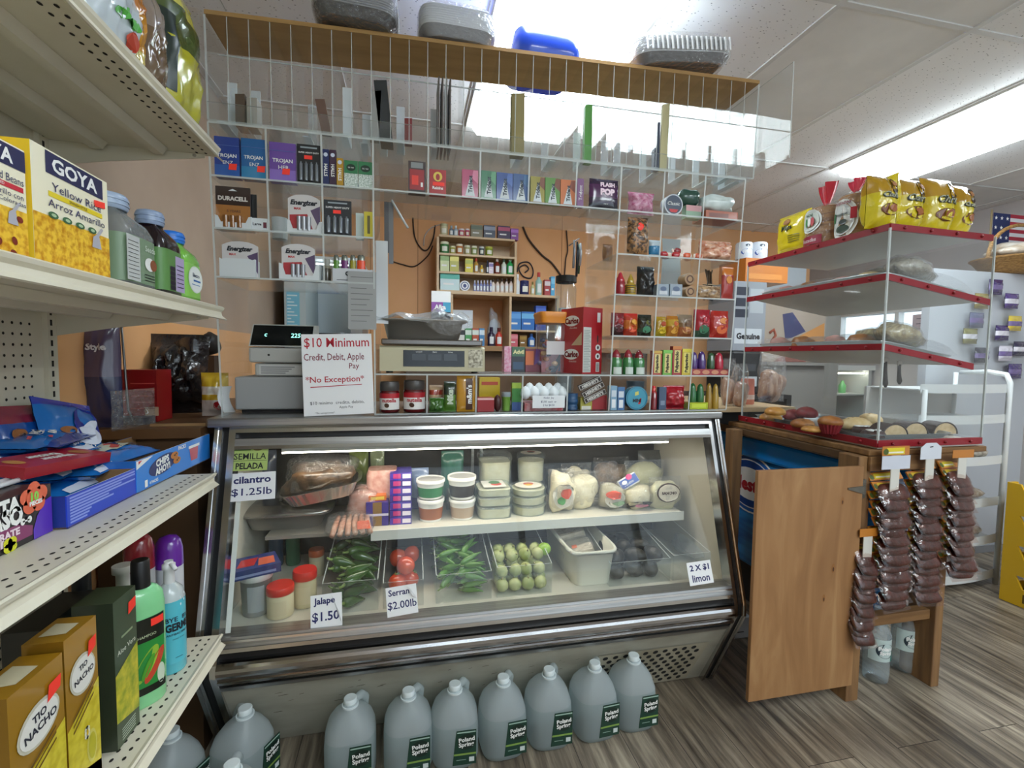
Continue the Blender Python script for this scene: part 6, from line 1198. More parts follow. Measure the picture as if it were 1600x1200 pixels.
gtag('price_tag', 'white tag reading cilantro $1.25 lb at the upper left of the glass', (394, 760), .136, .086, lambda b, w, h: (b.text('cilantro', 0, .25*h, w*.8, h*.26, E_, INKB, bold=.03, stretch=True), b.text('$1.25lb', 0, -.2*h, w*.86, h*.3, E_, INKB, bold=.01, stretch=True)), rot=R(-2))
GL = mat('#a9bd6a', .5)
gtag('seed_label', 'green label reading SEMILLA PELADA above the cilantro tag', (391, 715), .104, .082, lambda b, w, h: (b.text('SEMILLA', 0, .05*h, w*.9, h*.24, E_, INKK, bold=.008, stretch=True), b.text('PELADA', 0, -.32*h, w*.78, h*.24, E_, INKK, bold=.03, stretch=True), b.front(-w*.48, w*.48, -.125*h, -.11*h, E_, INKK), b.front(-w*.48, 0, .28*h, .44*h, E_, mat('#5c7a3c')), b.ell(.2*w, .36*h, w*.14, h*.1, E_, mat('#7c6a3a'))), m=GL)
# ================================================================== goods on the gondola: they face the aisle (+x)
Q = R(90)
def gfit(x0, x1, ytop, X, z):
    """near y, far y, height for something whose face lies at x = X on a shelf at z"""
    a, c = at(x0, 600, X=X).y, at(x1, 600, X=X).y
    pm = pix((X, c, z)); return a, c, at(x1, ytop, X=X).z - z
# ------------------------------------------------------------------ second shelf: rice boxes and juice bottles
X2, Z2 = -0.535, G2+.001
RICE = noisy('yellow_rice_print', '#c98a10', '#f2c63a', 90, .35, (1, 1, 1), detail=2, lo=.35, hi=.6)
def ricebox(x0, x1, yt, sub, label, edge, deco):
    a, c, h = gfit(x0, x1, yt, X2, Z2); w = c-a; b = B(); C1 = cm('#f2ecd0'); b.box(-w/2, w/2, 0, .045, 0, h, C1, l=cm(edge), t=C1)
    b.front(-w/2, w/2, 0, .44*h, E_, RICE); b.front(-w*.34, w*.5 if not sub else w*.42, .80*h, .985*h, E_, cm('#1d2450')); b.text('GOYA', .03*w, .89*h, w*.60, .125*h, 2*E_, WHITE, bold=.03, stretch=True)
    deco(b, w, h)
    # fork
    M_ = mat('#c2c6d2', .3, .3); b.poly([(.22*w, .30*h), (.36*w, .30*h), (.33*w, .42*h), (.40*w, .50*h), (.37*w, .51*h), (.29*w, .43*h), (.24*w, .40*h)], 3*E_, M_)
    return prod(b, 'rice_box', label, 'food box', (X2, (a+c)/2, Z2), Q)
def yellow(b, w, h):
    b.text('Yellow Rice', .05*w, .70*h, w*.66, .07*h, 2*E_, mat('#2a2c58'), stretch=True); b.front(-w*.32, w*.40, .61*h, .655*h, E_, cm('#e8d02a')); b.text('SPANISH STYLE', .05*w, .632*h, w*.5, .026*h, 2*E_, mat('#8a7418'), bold=.02); b.text('Arroz Amarillo', .05*w, .555*h, w*.76, .065*h, 2*E_, mat('#2a2c58'), stretch=True)
    for k in range(4): b.ell(-.28*w+k*.17*w, .455*h, .06*w, .028*h, 3*E_, mat('#3f6a44', .5)); b.ell(-.28*w+k*.17*w, .455*h, .03*w, .014*h, 4*E_, mat('#a9c29c', .5))
    b.poly([(.28*w, .70*h), (.44*w, .72*h), (.44*w, .78*h), (.27*w, .76*h)], 3*E_, STICK)
def redbean(b, w, h):
    b.text('Rice & Red Beans', .1*w, .70*h, w*.72, .065*h, 2*E_, mat('#2a2c58'), stretch=True); b.front(-w*.4, w*.46, .61*h, .655*h, E_, cm('#c8283c')); b.text('SEASONED', .1*w, .632*h, w*.4, .026*h, 2*E_, mat('#e8c9c9'), bold=.02); b.text('Arroz Amarillo con', .08*w, .565*h, w*.74, .05*h, 2*E_, mat('#2a2c58'), stretch=True); b.text('Habichuelas Coloradas', .08*w, .505*h, w*.8, .04*h, 2*E_, mat('#2a2c58'), stretch=True)
    for k, (cx, cz) in enumerate(((-.1, .2), (.1, .12), (.3, .16), (.38, .36), (-.3, .12), (.02, .3), (.28, .05))): b.ell(cx*w, cz*h, .045*w, .028*h, 3*E_, mat('#7c2a1c', .35), rot=k)
    b.poly([(-.05*w, .42*h), (.12*w, .43*h), (.12*w, .50*h), (-.05*w, .49*h)], 3*E_, STICK)
ricebox(63, 178, 292, 1, 'yellow rice box with a navy band, beside the juice bottles', '#e8c22a', yellow)
ricebox(-78, 54, 245, 0, 'rice and red beans box with a pink edge at the left border', '#e0b0b0', redbean)
a, c, h = gfit(56, 64, 250, X2-.05, Z2); b = B(); b.box(-.06, .06, 0, .045, 0, h, cm('#c9a03a'), r=cm('#b08a2c')); b.text('GOYA', 0, .62*h, .08, .025, E_, mat('#5c2c24'), bold=.03); prod(b, 'rice_box', 'rice box standing behind the two front ones', 'food box', (X2-.05, c-.06, Z2), Q)
def squarebottle(x0, x1, yt, X, liquid, cap, labm, deco, lb, necks=.74):
    a, c, h = gfit(x0, x1, yt[1], X, Z2); w = c-a; r = w/2; h = at(yt[0], yt[1], Y=(a+c)/2).z-Z2; b = B()
    t = thing('juice_bottle', lb, 'bottle', (X-r, (a+c)/2, Z2), Q)
    b.loft([(0, r*.9, r*.9), (.02*h, r, r), (.60*h, r, r), (.70*h, r*.85, r*.85), (.80*h, r*.45, r*.45), (.83*h, r*.42, r*.42)], liquid, 32, 5.0); b.obj('bottle', t)
    b = B(); b.loft([(.83*h, r*.52, r*.52), (.85*h, r*.56, r*.56), (.96*h, r*.56, r*.56), (.985*h, r*.5, r*.5), (h, r*.3, r*.3)], cap, 24)
    for k in range(2): b.loft([(.87*h+.05*h*k, r*.585, r*.585), (.89*h+.05*h*k, r*.585, r*.585)], cap, 24)
    b.obj('cap', t)
    b = B(); b.loft([(.08*h, r*1.012, r*1.012), (.55*h, r*1.012, r*1.012)], labm, 28, 5.0, a0=-3.9, a1=-.25); y = -r*1.02; deco(b, w, h, y); b.obj('label', t)
    return t
LQ = clear('clear_liquid_bottle', '#d3d8d8', ior=1.5, haze=.35, hazecol='#aeb2b2')
def coco(b, w, h, y): b.front(-w*.48, -w*.12, .09*h, .54*h, y, mat('#c3c6c4', .5)); [b.front(-w*.45, -w*.16, .12*h+.04*h*k, .125*h+.04*h*k, y-.0005, INKK) for k in range(10)]; b.ell(.16*w, .30*h, .15*w, .07*h, y-.0006, WHITE); b.ell(.26*w, .30*h, .1*w, .06*h, y-.0012, mat('#8a4f30')); b.text('Seeds', .18*w, .46*h, w*.42, .06*h, y-.0006, mat('#e2eee2')); [b.front(0, .3*w, .12*h+.03*h*k, .128*h+.03*h*k, y-.0006, INKK) for k in range(3)]
def grape(b, w, h, y): b.front(.02*w, .46*w, .09*h, .5*h, y, mat('#b5a6cc', .5)); [b.ell(-.2*w+.07*w*(k % 3), .12*h+.055*h*(k//3), .05*w, .028*h, y-.0006, mat('#2a1d33', .3)) for k in range(15)]; [b.front(.08*w, .40*w, .14*h+.05*h*k, .15*h+.05*h*k, y-.0006, mat('#4a3f5c')) for k in range(6)]
def elec(b, w, h, y): b.ell(.05*w, .34*h, .40*w, .19*h, y, mat('#dfe8dc', .4), n=28); b.ell(.05*w, .34*h, .37*w, .175*h, y-.0006, mat('#eef2ee', .4), n=28); b.text('Electro', .05*w, .40*h, w*.6, .055*h, y-.0012, mat('#1e2c4a'), bold=.02); b.front(-.1*w, .3*w, .31*h, .335*h, y-.0012, mat('#2c6ab0')); b.front(-.2*w, .25*w, .26*h, .27*h, y-.0012, mat('#5c8ac0'))
squarebottle(203, 255, (193, 303), -.545, LQ, mat('#9fb0c8', .3), mat('#7c9478', .4), coco, 'clear square drink bottle with a coconut label, nearest the rice box')
squarebottle(262, 293, (244, 330), -.54, mat('#1c1118', .15, coat=.6), mat('#8fa0bc', .3), mat('#5c8a4a', .4), grape, 'dark square drink bottle with a grape label, middle of three')
squarebottle(294, 321, (288, 363), -.54, mat('#7cc04a', .2, coat=.5), mat('#2a78d6', .3), mat('#8cc85a', .4), elec, 'green drink bottle with a blue cap at the end of the shelf')
# ------------------------------------------------------------------ top shelf: snack bags seen over the lip
Z1 = G1+.001; X1 = -.545
def topbag(x0, x1, yt, lb, body, bands, seed, deco=None, dx=0, fm=None):
    a, c = at(x0, 100, X=X1+dx).y, at(x1, 100, X=X1+dx).y; h = max(.2, at(x1, yt, X=X1+dx).z-Z1); w = c-a
    b = B(); s = b.pillow(w, h, .07, body, bands, .3, seed, seal=.04, nu=16, nv=20)
    if deco: deco(b, w, h, s)
    prod(b, 'snack_bag', lb, 'snack', (X1+dx-.035, (a+c)/2, Z1), Q)
topbag(96, 196, -90, 'pale striped snack bag on the top shelf, nearest the viewer', foil('#b9c6b8'), ((.45, .8, foil('#8a7f94')), (.8, 1, foil('#7c6fa0'))), 61)
topbag(150, 238, -60, 'bag with green leaves and red fruit printed on it, top shelf', foil('#c3cdd2'), ((.55, 1, foil('#a89a84')),), 62, lambda b, w, h, s: ([b.ell(-.1*w+.06*w*k, .30*h+.02*h*(k % 3), .06*w, .035*h, 0, mat('#4fa33c', .4), map=s, rot=k) for k in range(6)], b.ell(.15*w, .2*h, .12*w, .06*h, 0, mat('#c94a34', .4), map=s)), dx=.012)
topbag(196, 240, -20, 'orange and yellow snack bag on the top shelf', foil('#c98a24'), ((0, .3, foil('#c9b45a')), (.6, 1, foil('#b06a18'))), 63, dx=.004)
topbag(236, 270, 10, 'dull brown snack bag on the top shelf between the orange and the yellow one', foil('#6b5640'), ((.6, 1, foil('#8a7c70')),), 64)
topbag(268, 322, 28, 'yellow and green bag in crinkled clear wrap at the end of the top shelf', foil('#b5b02c'), ((0, .15, foil('#a8a890')), (.55, .8, foil('#4a5a2c')), (.8, 1, foil('#cfc85a'))), 65, lambda b, w, h, s: b.sheet(lambda u, v: s(-w*.48+w*.18*u, .2*h+.5*h*v, .002), 3, 8, mat('#1d2c24', .3)))
# ------------------------------------------------------------------ third shelf: cookies
Z3 = G3+.001
# dark candy box cut off by the frame
X3 = at(82, 829, Z=Z3).x; yr_ = at(82, 829, Z=Z3).y; hb = at(74, 757, X=X3).z-Z3
b = B(); w = .34; KB = cm('#231f22'); b.box(-w, 0, 0, .12, 0, hb, KB, r=cm('#4a2f9c'))
b.poly([(-.045, 0), (0, 0), (0, hb*.74), (-.015, hb*.70), (-.035, hb*.45), (-.045, hb*.2)], E_, cm('#5b34b8'))
b.poly([(-w, hb*.06), (-.048, hb*.12), (-.046, hb*.30), (-.08, hb*.44), (-.2, hb*.42), (-w, hb*.40)], E_, cm('#8a3a6a'))
for s_, cx, cz, ww, hh in (('FIESTA', -.118, hb*.84, .095, .028), ('PASO', -.107, hb*.62, .08, .034)): b.text(s_, cx, cz, ww, hh, 2*E_, WHITE, bold=.06, stretch=True)
b.text('INTEGRATE', -.120, hb*.32, .09, .013, 2*E_, mat('#f2dce6'), bold=.05, stretch=True); b.text('LIFE', -.112, hb*.19, .05, .013, 2*E_, mat('#f2dce6'), bold=.05, stretch=True)
for k in range(5): a_ = k*1.2566+.3; b.ell(-.042+.017*math.cos(a_), hb*.84+.015*math.sin(a_), .015, .014, 3*E_, mat('#e0684a', .4), n=16)
b.ell(-.042, hb*.84, .018, .016, 4*E_, mat('#e0684a', .4)); b.text('10', -.042, hb*.87, .026, .017, 5*E_, mat('#8fd65a'), bold=.05); b.text('PIECES', -.040, hb*.74, .034, .008, 5*E_, WHITE, bold=.05)
b.front(-.070, -.055, hb*.44, hb*.47, 4*E_, WHITE); b.ell(-.070, hb*.455, .005, .006, 4*E_, WHITE); b.ell(-.055, hb*.455, .005, .006, 4*E_, WHITE)
for k in range(4): b.ell(-.102+.009*(k % 2), hb*.08+.009*(k//2), .009, .008, 4*E_, mat('#d6d62a'))
for k in range(3): b.front(-w, -w+.06, 0, .01, .0, KB)
prod(b, 'candy_box', 'black box with white bubble lettering and an orange flower', 'box', (X3, yr_, Z3), Q)
# white straws/wands lying on the candy box
for i, (px_, py_) in enumerate(((12, 742), (10, 754))):
    p = at(px_, py_, X=X3-.06-.02*i); b = B(); b.tube([(-.10, 0, .004), (.035, 0, .004)], .005, mat('#e6e6ea', .4), 8); prod(b, 'paper_stick', ('upper', 'lower')[i]+' white stick lying on the black candy box', 'stick', (p.x, p.y, Z3+hb+.001), Q)
# tray boxes
def carton(pl, pr, ytl, lb, m, edge, deco, depth, back=.0):
    p0, p1 = at(*pl, Z=Z3), at(*pr, Z=Z3); d = p1-p0; w = math.hypot(d.x, d.y); rz = math.atan2(d.y, d.x); h = at(pl[0], ytl, X=p0.x).z-Z3
    t = thing('cookie_tray', lb, 'tray', (p0.x, p0.y, Z3), rz); b = B(); k = .0025
    b.box(0, w, 0, k, 0, h, m, t=mat('#c3cbd8', .5), k=CARD); b.box(0, w, depth-k, depth, 0, h+back, m, f=CARD); b.box(0, k, k, depth-k, 0, h, edge, r=CARD); b.box(w-k, w, k, depth-k, 0, h, m, l=CARD); b.box(0, w, 0, depth, 0, k, CARD); b.obj('carton', t)
    b = B(); deco(b, w, h); b.obj('print', t); return t, w, h
def stripes(b, w, h):
    for k in range(9):
        L = (.98, .98, .75, .98, .55, .62, .3, .27, .24)[k]; z = h*(.93-.095*k); b.front(.03*w, L*w, z-.0035, z, E_, mat('#8fa0e6', .5))
    b.front(0, w, 0, .001, E_, mat('#1c3fae'))
t1, w1, h1 = carton((106, 826), (213, 772), 775, 'deep blue open carton with pale printed stripes, nearer end', cm('#1f45c4'), cm('#24398c'), stripes, .20)
def ahoy(b, w, h):
    b.poly([(0, .72*h), (.18*w, .98*h), (0, .98*h)], E_, WHITE); b.poly([(.02*w, .86*h), (.06*w, .96*h), (.02*w, .96*h)], 2*E_, RED)
    b.ell(.30*w, .58*h, .17*w, .30*h, E_, mat('#1d2a66', .4), rot=.1); b.text('CHIPS', .29*w, .70*h, .24*w, .24*h, 2*E_, WHITE, bold=.05, rot=.08); b.text('AHOY!', .29*w, .44*h, .26*w, .24*h, 2*E_, WHITE, bold=.05, rot=.08)
    for cx, cz in ((.44, .72), (.47, .52)): b.ell(cx*w, cz*h, .05*w, .12*h, 3*E_, mat('#c07a3a', .5)); b.ell(cx*w, cz*h, .012*w, .03*h, 4*E_, mat('#4a2c1c')); b.ell((cx+.02)*w, (cz+.04)*h, .01*w, .025*h, 4*E_, mat('#4a2c1c'))
    b.front(.08*w, .11*w, .08*h, .3*h, 2*E_, WHITE); b.text('4 PACKS', .18*w, .16*h, .12*w, .1*h, 2*E_, WHITE, bold=.03); b.poly([(.68*w, .25*h), (.78*w, .25*h), (.80*w, .75*h), (.66*w, .75*h)], E_, mat('#c2505c', .4)); b.front(.645*w, .815*w, .72*h, .82*h, 2*E_, WHITE); b.text('PACKS', .55*w, .9*h, .2*w, .14*h, 2*E_, WHITE, bold=.04)
t2, w2, h2 = carton((214, 772), (328, 716), 720, 'bright blue open cookie carton at the far end of the shelf', cm('#2a80d8'), cm('#2a6cc0'), ahoy, .20)
b = B(); b.box(-.0, .002, .02, .18, 0, .05, CARD); o = b.obj('flap', t2, (w2-.0005, 0, h2-.01)); o.rotation_euler = (0, R(35), 0)
# cookie bags
BLU = foil('#1c6fbe'); BLUD = foil('#1450a0')
def cbag(lb, loc, rot, w=.15, h=.20, d=.045, bands=(), seed=1, deco=None, m=BLU, cat='cookies'):
    b = B(); s = b.pillow(w, h, d, m, bands, .22, seed, seal=.05, nu=16, nv=18)
    if deco: deco(b, w, h, s)
    o = prod(b, 'cookie_bag', lb, cat, loc); o.rotation_euler = rot; return o
def ca(b, w, h, s):
    g = lambda X, Z: s(X, Z, .003)
    b.text('CHIPS', -.06*w, .48*h, w*.5, h*.10, 0, WHITE, rot=.35, bold=.05, map=g); b.text('AHOY!', 0, .36*h, w*.55, h*.11, 0, WHITE, rot=.35, bold=.05, map=g)
    b.text('mini', -.28*w, .24*h, w*.22, h*.06, 0, mat('#e05a5a'), rot=.35, bold=.05, map=g)
    for k, (cx, cz) in enumerate(((.2, .62), (-.2, .64), (.3, .2))): b.ell(cx*w, cz*h, .12*w, .07*h, 0, mat('#9c6234', .5), map=g); b.ell((cx+.03)*w, cz*h, .02*w, .013*h, 0, mat('#3a2214'), map=lambda X, Z: s(X, Z, .0045))
def scroll(b, w, h, s):
    g = lambda X, Z: s(X, Z, .003)
    b.ell(.18*w, .62*h, .28*w, .26*h, 0, mat('#1a2a8c', .3), map=g, n=24)
    b.ell(.12*w, .46*h, .24*w, .14*h, 0, mat('#dfe4f2', .3), map=lambda X, Z: s(X, Z, .0042), n=18); b.ell(.2*w, .60*h, .14*w, .07*h, 0, mat('#dfe4f2', .3), map=lambda X, Z: s(X, Z, .0042), n=14, rot=.5); ca(b, w, h*.8, s)
zt_ = Z3+h1
xm = X3-.12
def gp(px_, py_, X): return at(px_, py_, X=X)
p = gp(55, 690, X3-.17); cbag('blue cookie bag standing against the pegboard at the near end of the shelf', (p.x, p.y, Z3+.02), (R(-16), R(4), Q), .17, .20, .05, ((.8, 1, foil('#8a2a44')),), 71, ca, BLUD)
p = gp(122, 690, X3-.13); cbag('blue cookie bag with a white scroll standing upright and leaning back', (p.x, p.y, Z3+.045), (R(-22), R(14), R(82)), .17, .185, .05, ((.9, 1, foil('#2a3fae')),), 72, scroll)
lay = R(90)
def laying(lb, px_, py_, X, z, rz, seed, w=.16, h=.19, d=.04, tilt=0., deco=None, bands=()):
    p = gp(px_, py_, X); o = cbag(lb, (p.x+h*.5*math.sin(rz)*0, p.y, z), (R(-90)+tilt, 0, rz), w, h, d, bands, seed, deco); return o
# bags lying in the cartons, long side along the shelf, one on another; base edge towards the back
def flat(lb, y, x, z, rz, w, h, d, seed, tilt=0., deco=None, bands=(), m=BLU):
    """lying bag: its front faces up; its bottom edge is at (x, y)"""
    b = B(); s = b.pillow(w, h, d, m, bands, .22, seed, seal=.05, nu=16, nv=18)
    if deco: deco(b, w, h, s)
    o = prod(b, 'cookie_bag', lb, 'cookies', (x, y, z)); o.rotation_euler = (R(-90)+tilt, 0, rz); return o
def white_edge(b, w, h, s):
    g = lambda X, Z: s(X, Z, .003)
    b.sheet(lambda u, v: s(-w*.4+.8*w*u, .03*h+.10*h*v, .0028), 8, 2, mat('#d6dcea', .4)); b.text('Chips Ahoy!', 0, .5*h, w*.7, h*.16, 0, WHITE, bold=.04, map=g)
yb0 = t1.location.y; xb0 = t1.location.x-.06
zc = Z3+.030
flat('lowest blue cookie bag lying across the blue cartons', yb0+.20, xb0-.01, zc, Q, .17, .15, .036, 81, 0, white_edge)
flat('second blue cookie bag from the bottom of the pile', yb0+.22, xb0-.04, zc+.034, R(98), .19, .15, .036, 82, 0, white_edge)
flat('third blue cookie bag of the pile, with a white printed edge', yb0+.22, xb0-.06, zc+.068, R(86), .19, .15, .034, 83, R(2), white_edge)
flat('blue cookie bag on top of the pile showing its cookies', yb0+.23, xb0-.08, zc+.100, R(95), .20, .15, .036, 84, R(3), ca)
flat('pale ended blue cookie bag lying at the back of the pile', yb0+.26, xb0-.07, zc+.095, R(100), .18, .14, .034, 85, R(6), ca, ((.75, 1, foil('#c9cdd0')), (0, .15, foil('#23408c'))))
flat('blue cookie bag in the far carton with a pale printed top', t2.location.y+.12, t2.location.x-.05, Z3+h2-.012, R(84), .17, .14, .04, 86, R(4), lambda b, w, h, s: (b.sheet(lambda u, v: s(-w*.35+.75*w*u, .35*h+.55*h*v, .0028), 8, 6, mat('#c9ccb8', .4)), b.ell(.0, .5*h, .1*w, .12*h, 0, mat('#b5443c'), map=lambda X, Z: s(X, Z, .0042)), b.ell(.12*w, .6*h, .08*w, .1*h, 0, mat('#1f2a5c'), map=lambda X, Z: s(X, Z, .0042))))
flat('small blue cookie bag lying in the far carton', t2.location.y+.02, t2.location.x-.055, Z3+h2-.02, R(96), .14, .12, .035, 87, 0, white_edge)
# red wafer box lying on the black box and the near carton
p0, p1 = at(8, 712, Z=Z3+hb+.02), at(128, 758, Z=Z3+hb+.02)
b = B(); b.box(-.045, .045, -.11, .11, 0, .022, cm('#9c1426'), t=cm('#b01a30')); 
tm_ = lambda X, Z: (X, Z, .0226)
b.text('Nutter', .012, .005, .075, .022, 0, WHITE, rot=math.pi/2+math.pi, bold=.04, map=lambda X, Z: (X, Z, .0226)); b.text('Butter', -.012, .0, .075, .022, 0, WHITE, rot=math.pi/2+math.pi, bold=.04, map=lambda X, Z: (X, Z, .0226))
b.ell(0, -.08, .018, .014, 0, mat('#c98a4a'), map=lambda X, Z: (X, Z, .0228)); b.ell(0, .075, .02, .016, 0, mat('#a86a34'), map=lambda X, Z: (X, Z, .0228))
o = prod(b, 'wafer_box', 'red peanut wafer box lying on the near blue carton', 'box', (X3-.085, at(75, 735, X=X3-.085).y, Z3+hb+.004), R(-12)); o.rotation_euler = (R(-4), R(8), R(-6))
b = B(); s = b.pillow(.16, .12, .03, FILM, wr=.4, seed=3); b.text('S', .03, .05, .02, .02, 0, WHITE, map=s); prod(b, 'clear_bag', 'crumpled clear bag standing behind the cookie pile', 'bag', (X3-.19, at(210, 650, X=X3-.19).y, Z3+.10), R(75))
b = B(); b.box(-.07, .07, -.04, .04, 0, .125, mat('#3a3f4a', .5)); prod(b, 'carton_box', 'plain dark carton behind the cookie pile', 'box', (X3-.25, at(200, 650, X=X3-.25).y, Z3))
# ------------------------------------------------------------------ lowest shelf: shampoo boxes and bottles
Z4 = G4+.001
GOLD = mat('#b5851e', .28, .35, coat=.5)
HONEY = noisy('yellow_honeycomb_print', '#c9b41a', '#e0cf3a', 60, .35, detail=1, coat=.4)
def honey(b, w, h):
    b.add([(-w/2, E_, 0), (w/2, E_, 0), (w/2, E_, .62*h), (-w/2, E_, .47*h)], [(0, 1, 2, 3)], HONEY); b.add([(-w/2, E_, 0), (w/2, E_, 0), (w/2, E_, .10*h), (-w/2, E_, .2*h)], [(0, 1, 2, 3)], cm('#c9832a'))
    b.ell(.0, .73*h, .40*w, .115*h, 2*E_, mat('#c9c4b0', .35), n=24, rot=.25); b.ell(.0, .73*h, .36*w, .098*h, 3*E_, mat('#e6e4dc', .35), n=24, rot=.25); b.text('TIO', .0, .775*h, w*.26, .05*h, 4*E_, mat('#2a2c38'), bold=.03, rot=.12); b.text('NACHO', .02*w, .715*h, w*.60, .065*h, 4*E_, mat('#2a2c38'), bold=.03, rot=.12)
    for k in range(3): b.add([(-.35*w, 3*E_, (.55-.035*k)*h-.05*h), (.3*w, 3*E_, (.62-.035*k)*h), (.3*w, 3*E_, (.632-.035*k)*h), (-.35*w, 3*E_, (.562-.035*k)*h-.05*h)], [(0, 1, 2, 3)], mat('#6b4c14', .4))
    b.poly([(.14*w, .80*h), (.40*w, .83*h), (.42*w, .90*h), (.18*w, .89*h)], 5*E_, STICK)
    for k in range(6): a_ = k*1.047; b.ell(.05*w+.05*w*math.cos(a_), .36*h+.03*h*math.sin(a_), .035*w, .018*h, 3*E_, mat('#e8e6c9', .4), rot=a_)
    b.ell(.05*w, .36*h, .03*w, .017*h, 4*E_, mat('#d6b01e')); b.ell(.2*w, .25*h, .16*w, .1*h, 2*E_, mat('#d9cf6a', .3)); b.ell(.2*w, .25*h, .12*w, .08*h, 3*E_, mat('#c2b82a', .3))
def shampoo(x0, x1, ytr, X, lb):
    a, c = at(x0, 1050, X=X).y, at(x1, 1050, X=X).y; h = at(x1, ytr, X=X).z-Z4; w = c-a; b = B(); b.box(-w/2, w/2, 0, .06, 0, h, GOLD, l=mat('#8a641a', .3, .35)); honey(b, w, h)
    b.add([(-.2*w, .012, h+.0006), (.2*w, .012, h+.0006), (.25*w, .05, h+.0006), (-.25*w, .05, h+.0006)], [(0, 1, 2, 3)], mat('#c9bfa0', .4)); prod(b, 'shampoo_box', lb, 'box', (X, (a+c)/2, Z4), Q)
XS = -.575
shampoo(8, 98, 1018, XS+.0, 'gold and yellow shampoo box nearest the viewer on the lowest shelf'); shampoo(101, 153, 958, XS-.002, 'gold and yellow shampoo box, second from the viewer on the lowest shelf')
a, c = at(178, 950, X=XS).y, at(214, 950, X=XS).y; h = at(216, 911, X=XS).z-Z4; w = c-a; b = B(); DG = cm('#3a4a34'); b.box(-w/2, w/2, 0, .07, 0, h, DG, l=cm('#2a3426'), t=cm('#38452f'))
b.add([(-w/2, E_, .18*h), (w/2, E_, .12*h), (w/2, E_, .60*h), (-w/2, E_, .50*h)], [(0, 1, 2, 3)], noisy('green_yellow_plant_print', '#8a9a1e', '#d6c83a', 40, .35)); b.front(-.2*w, .3*w, .72*h, .735*h, E_, mat('#8fa07c')); b.text('Aloe Vera', 0, .64*h, w*.8, .04*h, 2*E_, mat('#e0e6d6')); b.poly([(.12*w, .84*h), (.46*w, .86*h), (.47*w, .93*h), (.14*w, .92*h)], 2*E_, STICK)
for k in range(5): b.front(-.3*w, .3*w, .03*h+.018*h*k, .036*h+.018*h*k, E_, mat('#c2d2c0', .5))
prod(b, 'shampoo_box', 'dark green shampoo box between the gold boxes and the green bottle', 'box', (XS-.002, (a+c)/2, Z4), Q)
a, c = at(60, 950, X=XS-.10).y, at(150, 950, X=XS-.10).y; h = at(144, 925, X=XS-.10).z-Z4; b = B(); b.box(-(c-a)/2, (c-a)/2, 0, .06, 0, h, cm('#171513')); b.poly([((c-a)*.38, h*.92), ((c-a)*.48, h*.92), ((c-a)*.48, h*.82), ((c-a)*.38, h*.82)], E_, mat('#8c1c24')); prod(b, 'black_box', 'black box standing behind the gold shampoo boxes', 'box', (XS-.10, (a+c)/2, Z4), Q)
def sham(name, lb, x0, x1, yt, X, body, secs, capm, capsecs, labm, deco, e=2.4, flat=.62, w=None, rz=Q):
    a, c = at(x0, 960, X=X).y, at(x1, 960, X=X).y; w = w or c-a; h = at((x0+x1)/2, yt, X=X).z-Z4; r = w/2; t = thing(name, lb, 'bottle', (X-r*flat, (a+c)/2, Z4), rz)
    b = B(); b.loft([(q*h, k*r, k*r*flat) for q, k in secs], body, 32, e); b.obj('bottle', t)
    b = B(); b.loft([(q*h, k*r, k*r) for q, k in capsecs], capm, 24); b.obj('cap', t)
    if deco: b = B(); deco(b, w, h, r, r*flat); b.obj('label', t)
    return t
GSH = noisy('pearly_green_shampoo', '#7ccc8c', '#8fd69c', 3, .25, coat=.5)
def lab1(b, w, h, r, ry):
    y = -ry*1.03; mp = lambda X, Z: (X, -ry*math.sqrt(max(0, 1-(abs(X)/r)**2.4))**.9-.0012, Z)
    b.sheet(lambda u, v: mp(-.78*r+1.56*r*u, .10*h+.52*h*v), 10, 6, mat('#2a8a3a', .3)); mq = lambda X, Z: (X, mp(X, Z)[1]-.0008, Z); mr = lambda X, Z: (X, mp(X, Z)[1]-.0016, Z)
    b.sheet(lambda u, v: mq(-.78*r+1.56*r*u, .46*h+.16*h*v), 10, 3, mat('#14180f', .3)); b.sheet(lambda u, v: mq(-.78*r+1.56*r*u, .10*h+.05*h*v), 10, 2, mat('#14180f', .3))
    b.ell(-.1*r, .30*h, .34*r, .13*h, 0, mat('#8fb83a', .35), map=mq, rot=-.5); b.ell(.25*r, .28*h, .24*r, .12*h, 0, mat('#c2452c', .35), map=mr, rot=-.5); b.ell(-.05*r, .28*h, .16*r, .09*h, 0, mat('#4f9a2c', .35), map=mr, rot=-.4); b.ell(.55*r, .2*h, .2*r, .07*h, 0, mat('#c9d6c0', .35), map=mq)
    b.sheet(lambda u, v: mr(.12*r+.62*r*u, .555*h+.05*h*v), 4, 2, STICK); b.text('SHAMPOO', -.1*r, .50*h, r*.9, .022*h, 0, mat('#c9d6b0'), map=mr)
sham('shampoo_bottle', 'pearly green shampoo bottle with a black cap', 219, 264, 872, -.572, GSH, [(0, .86), (.02, .97), (.3, 1), (.68, 1), (.76, .92), (.80, .7), (.815, .5)], BLACK, [(.815, .42), (.99, .40), (1, .36)], None, lab1, w=.088, rz=R(48))
BLUEL = noisy('aqua_sanitizer', '#4fb8cc', '#5fc4d6', 3, .2, coat=.5)
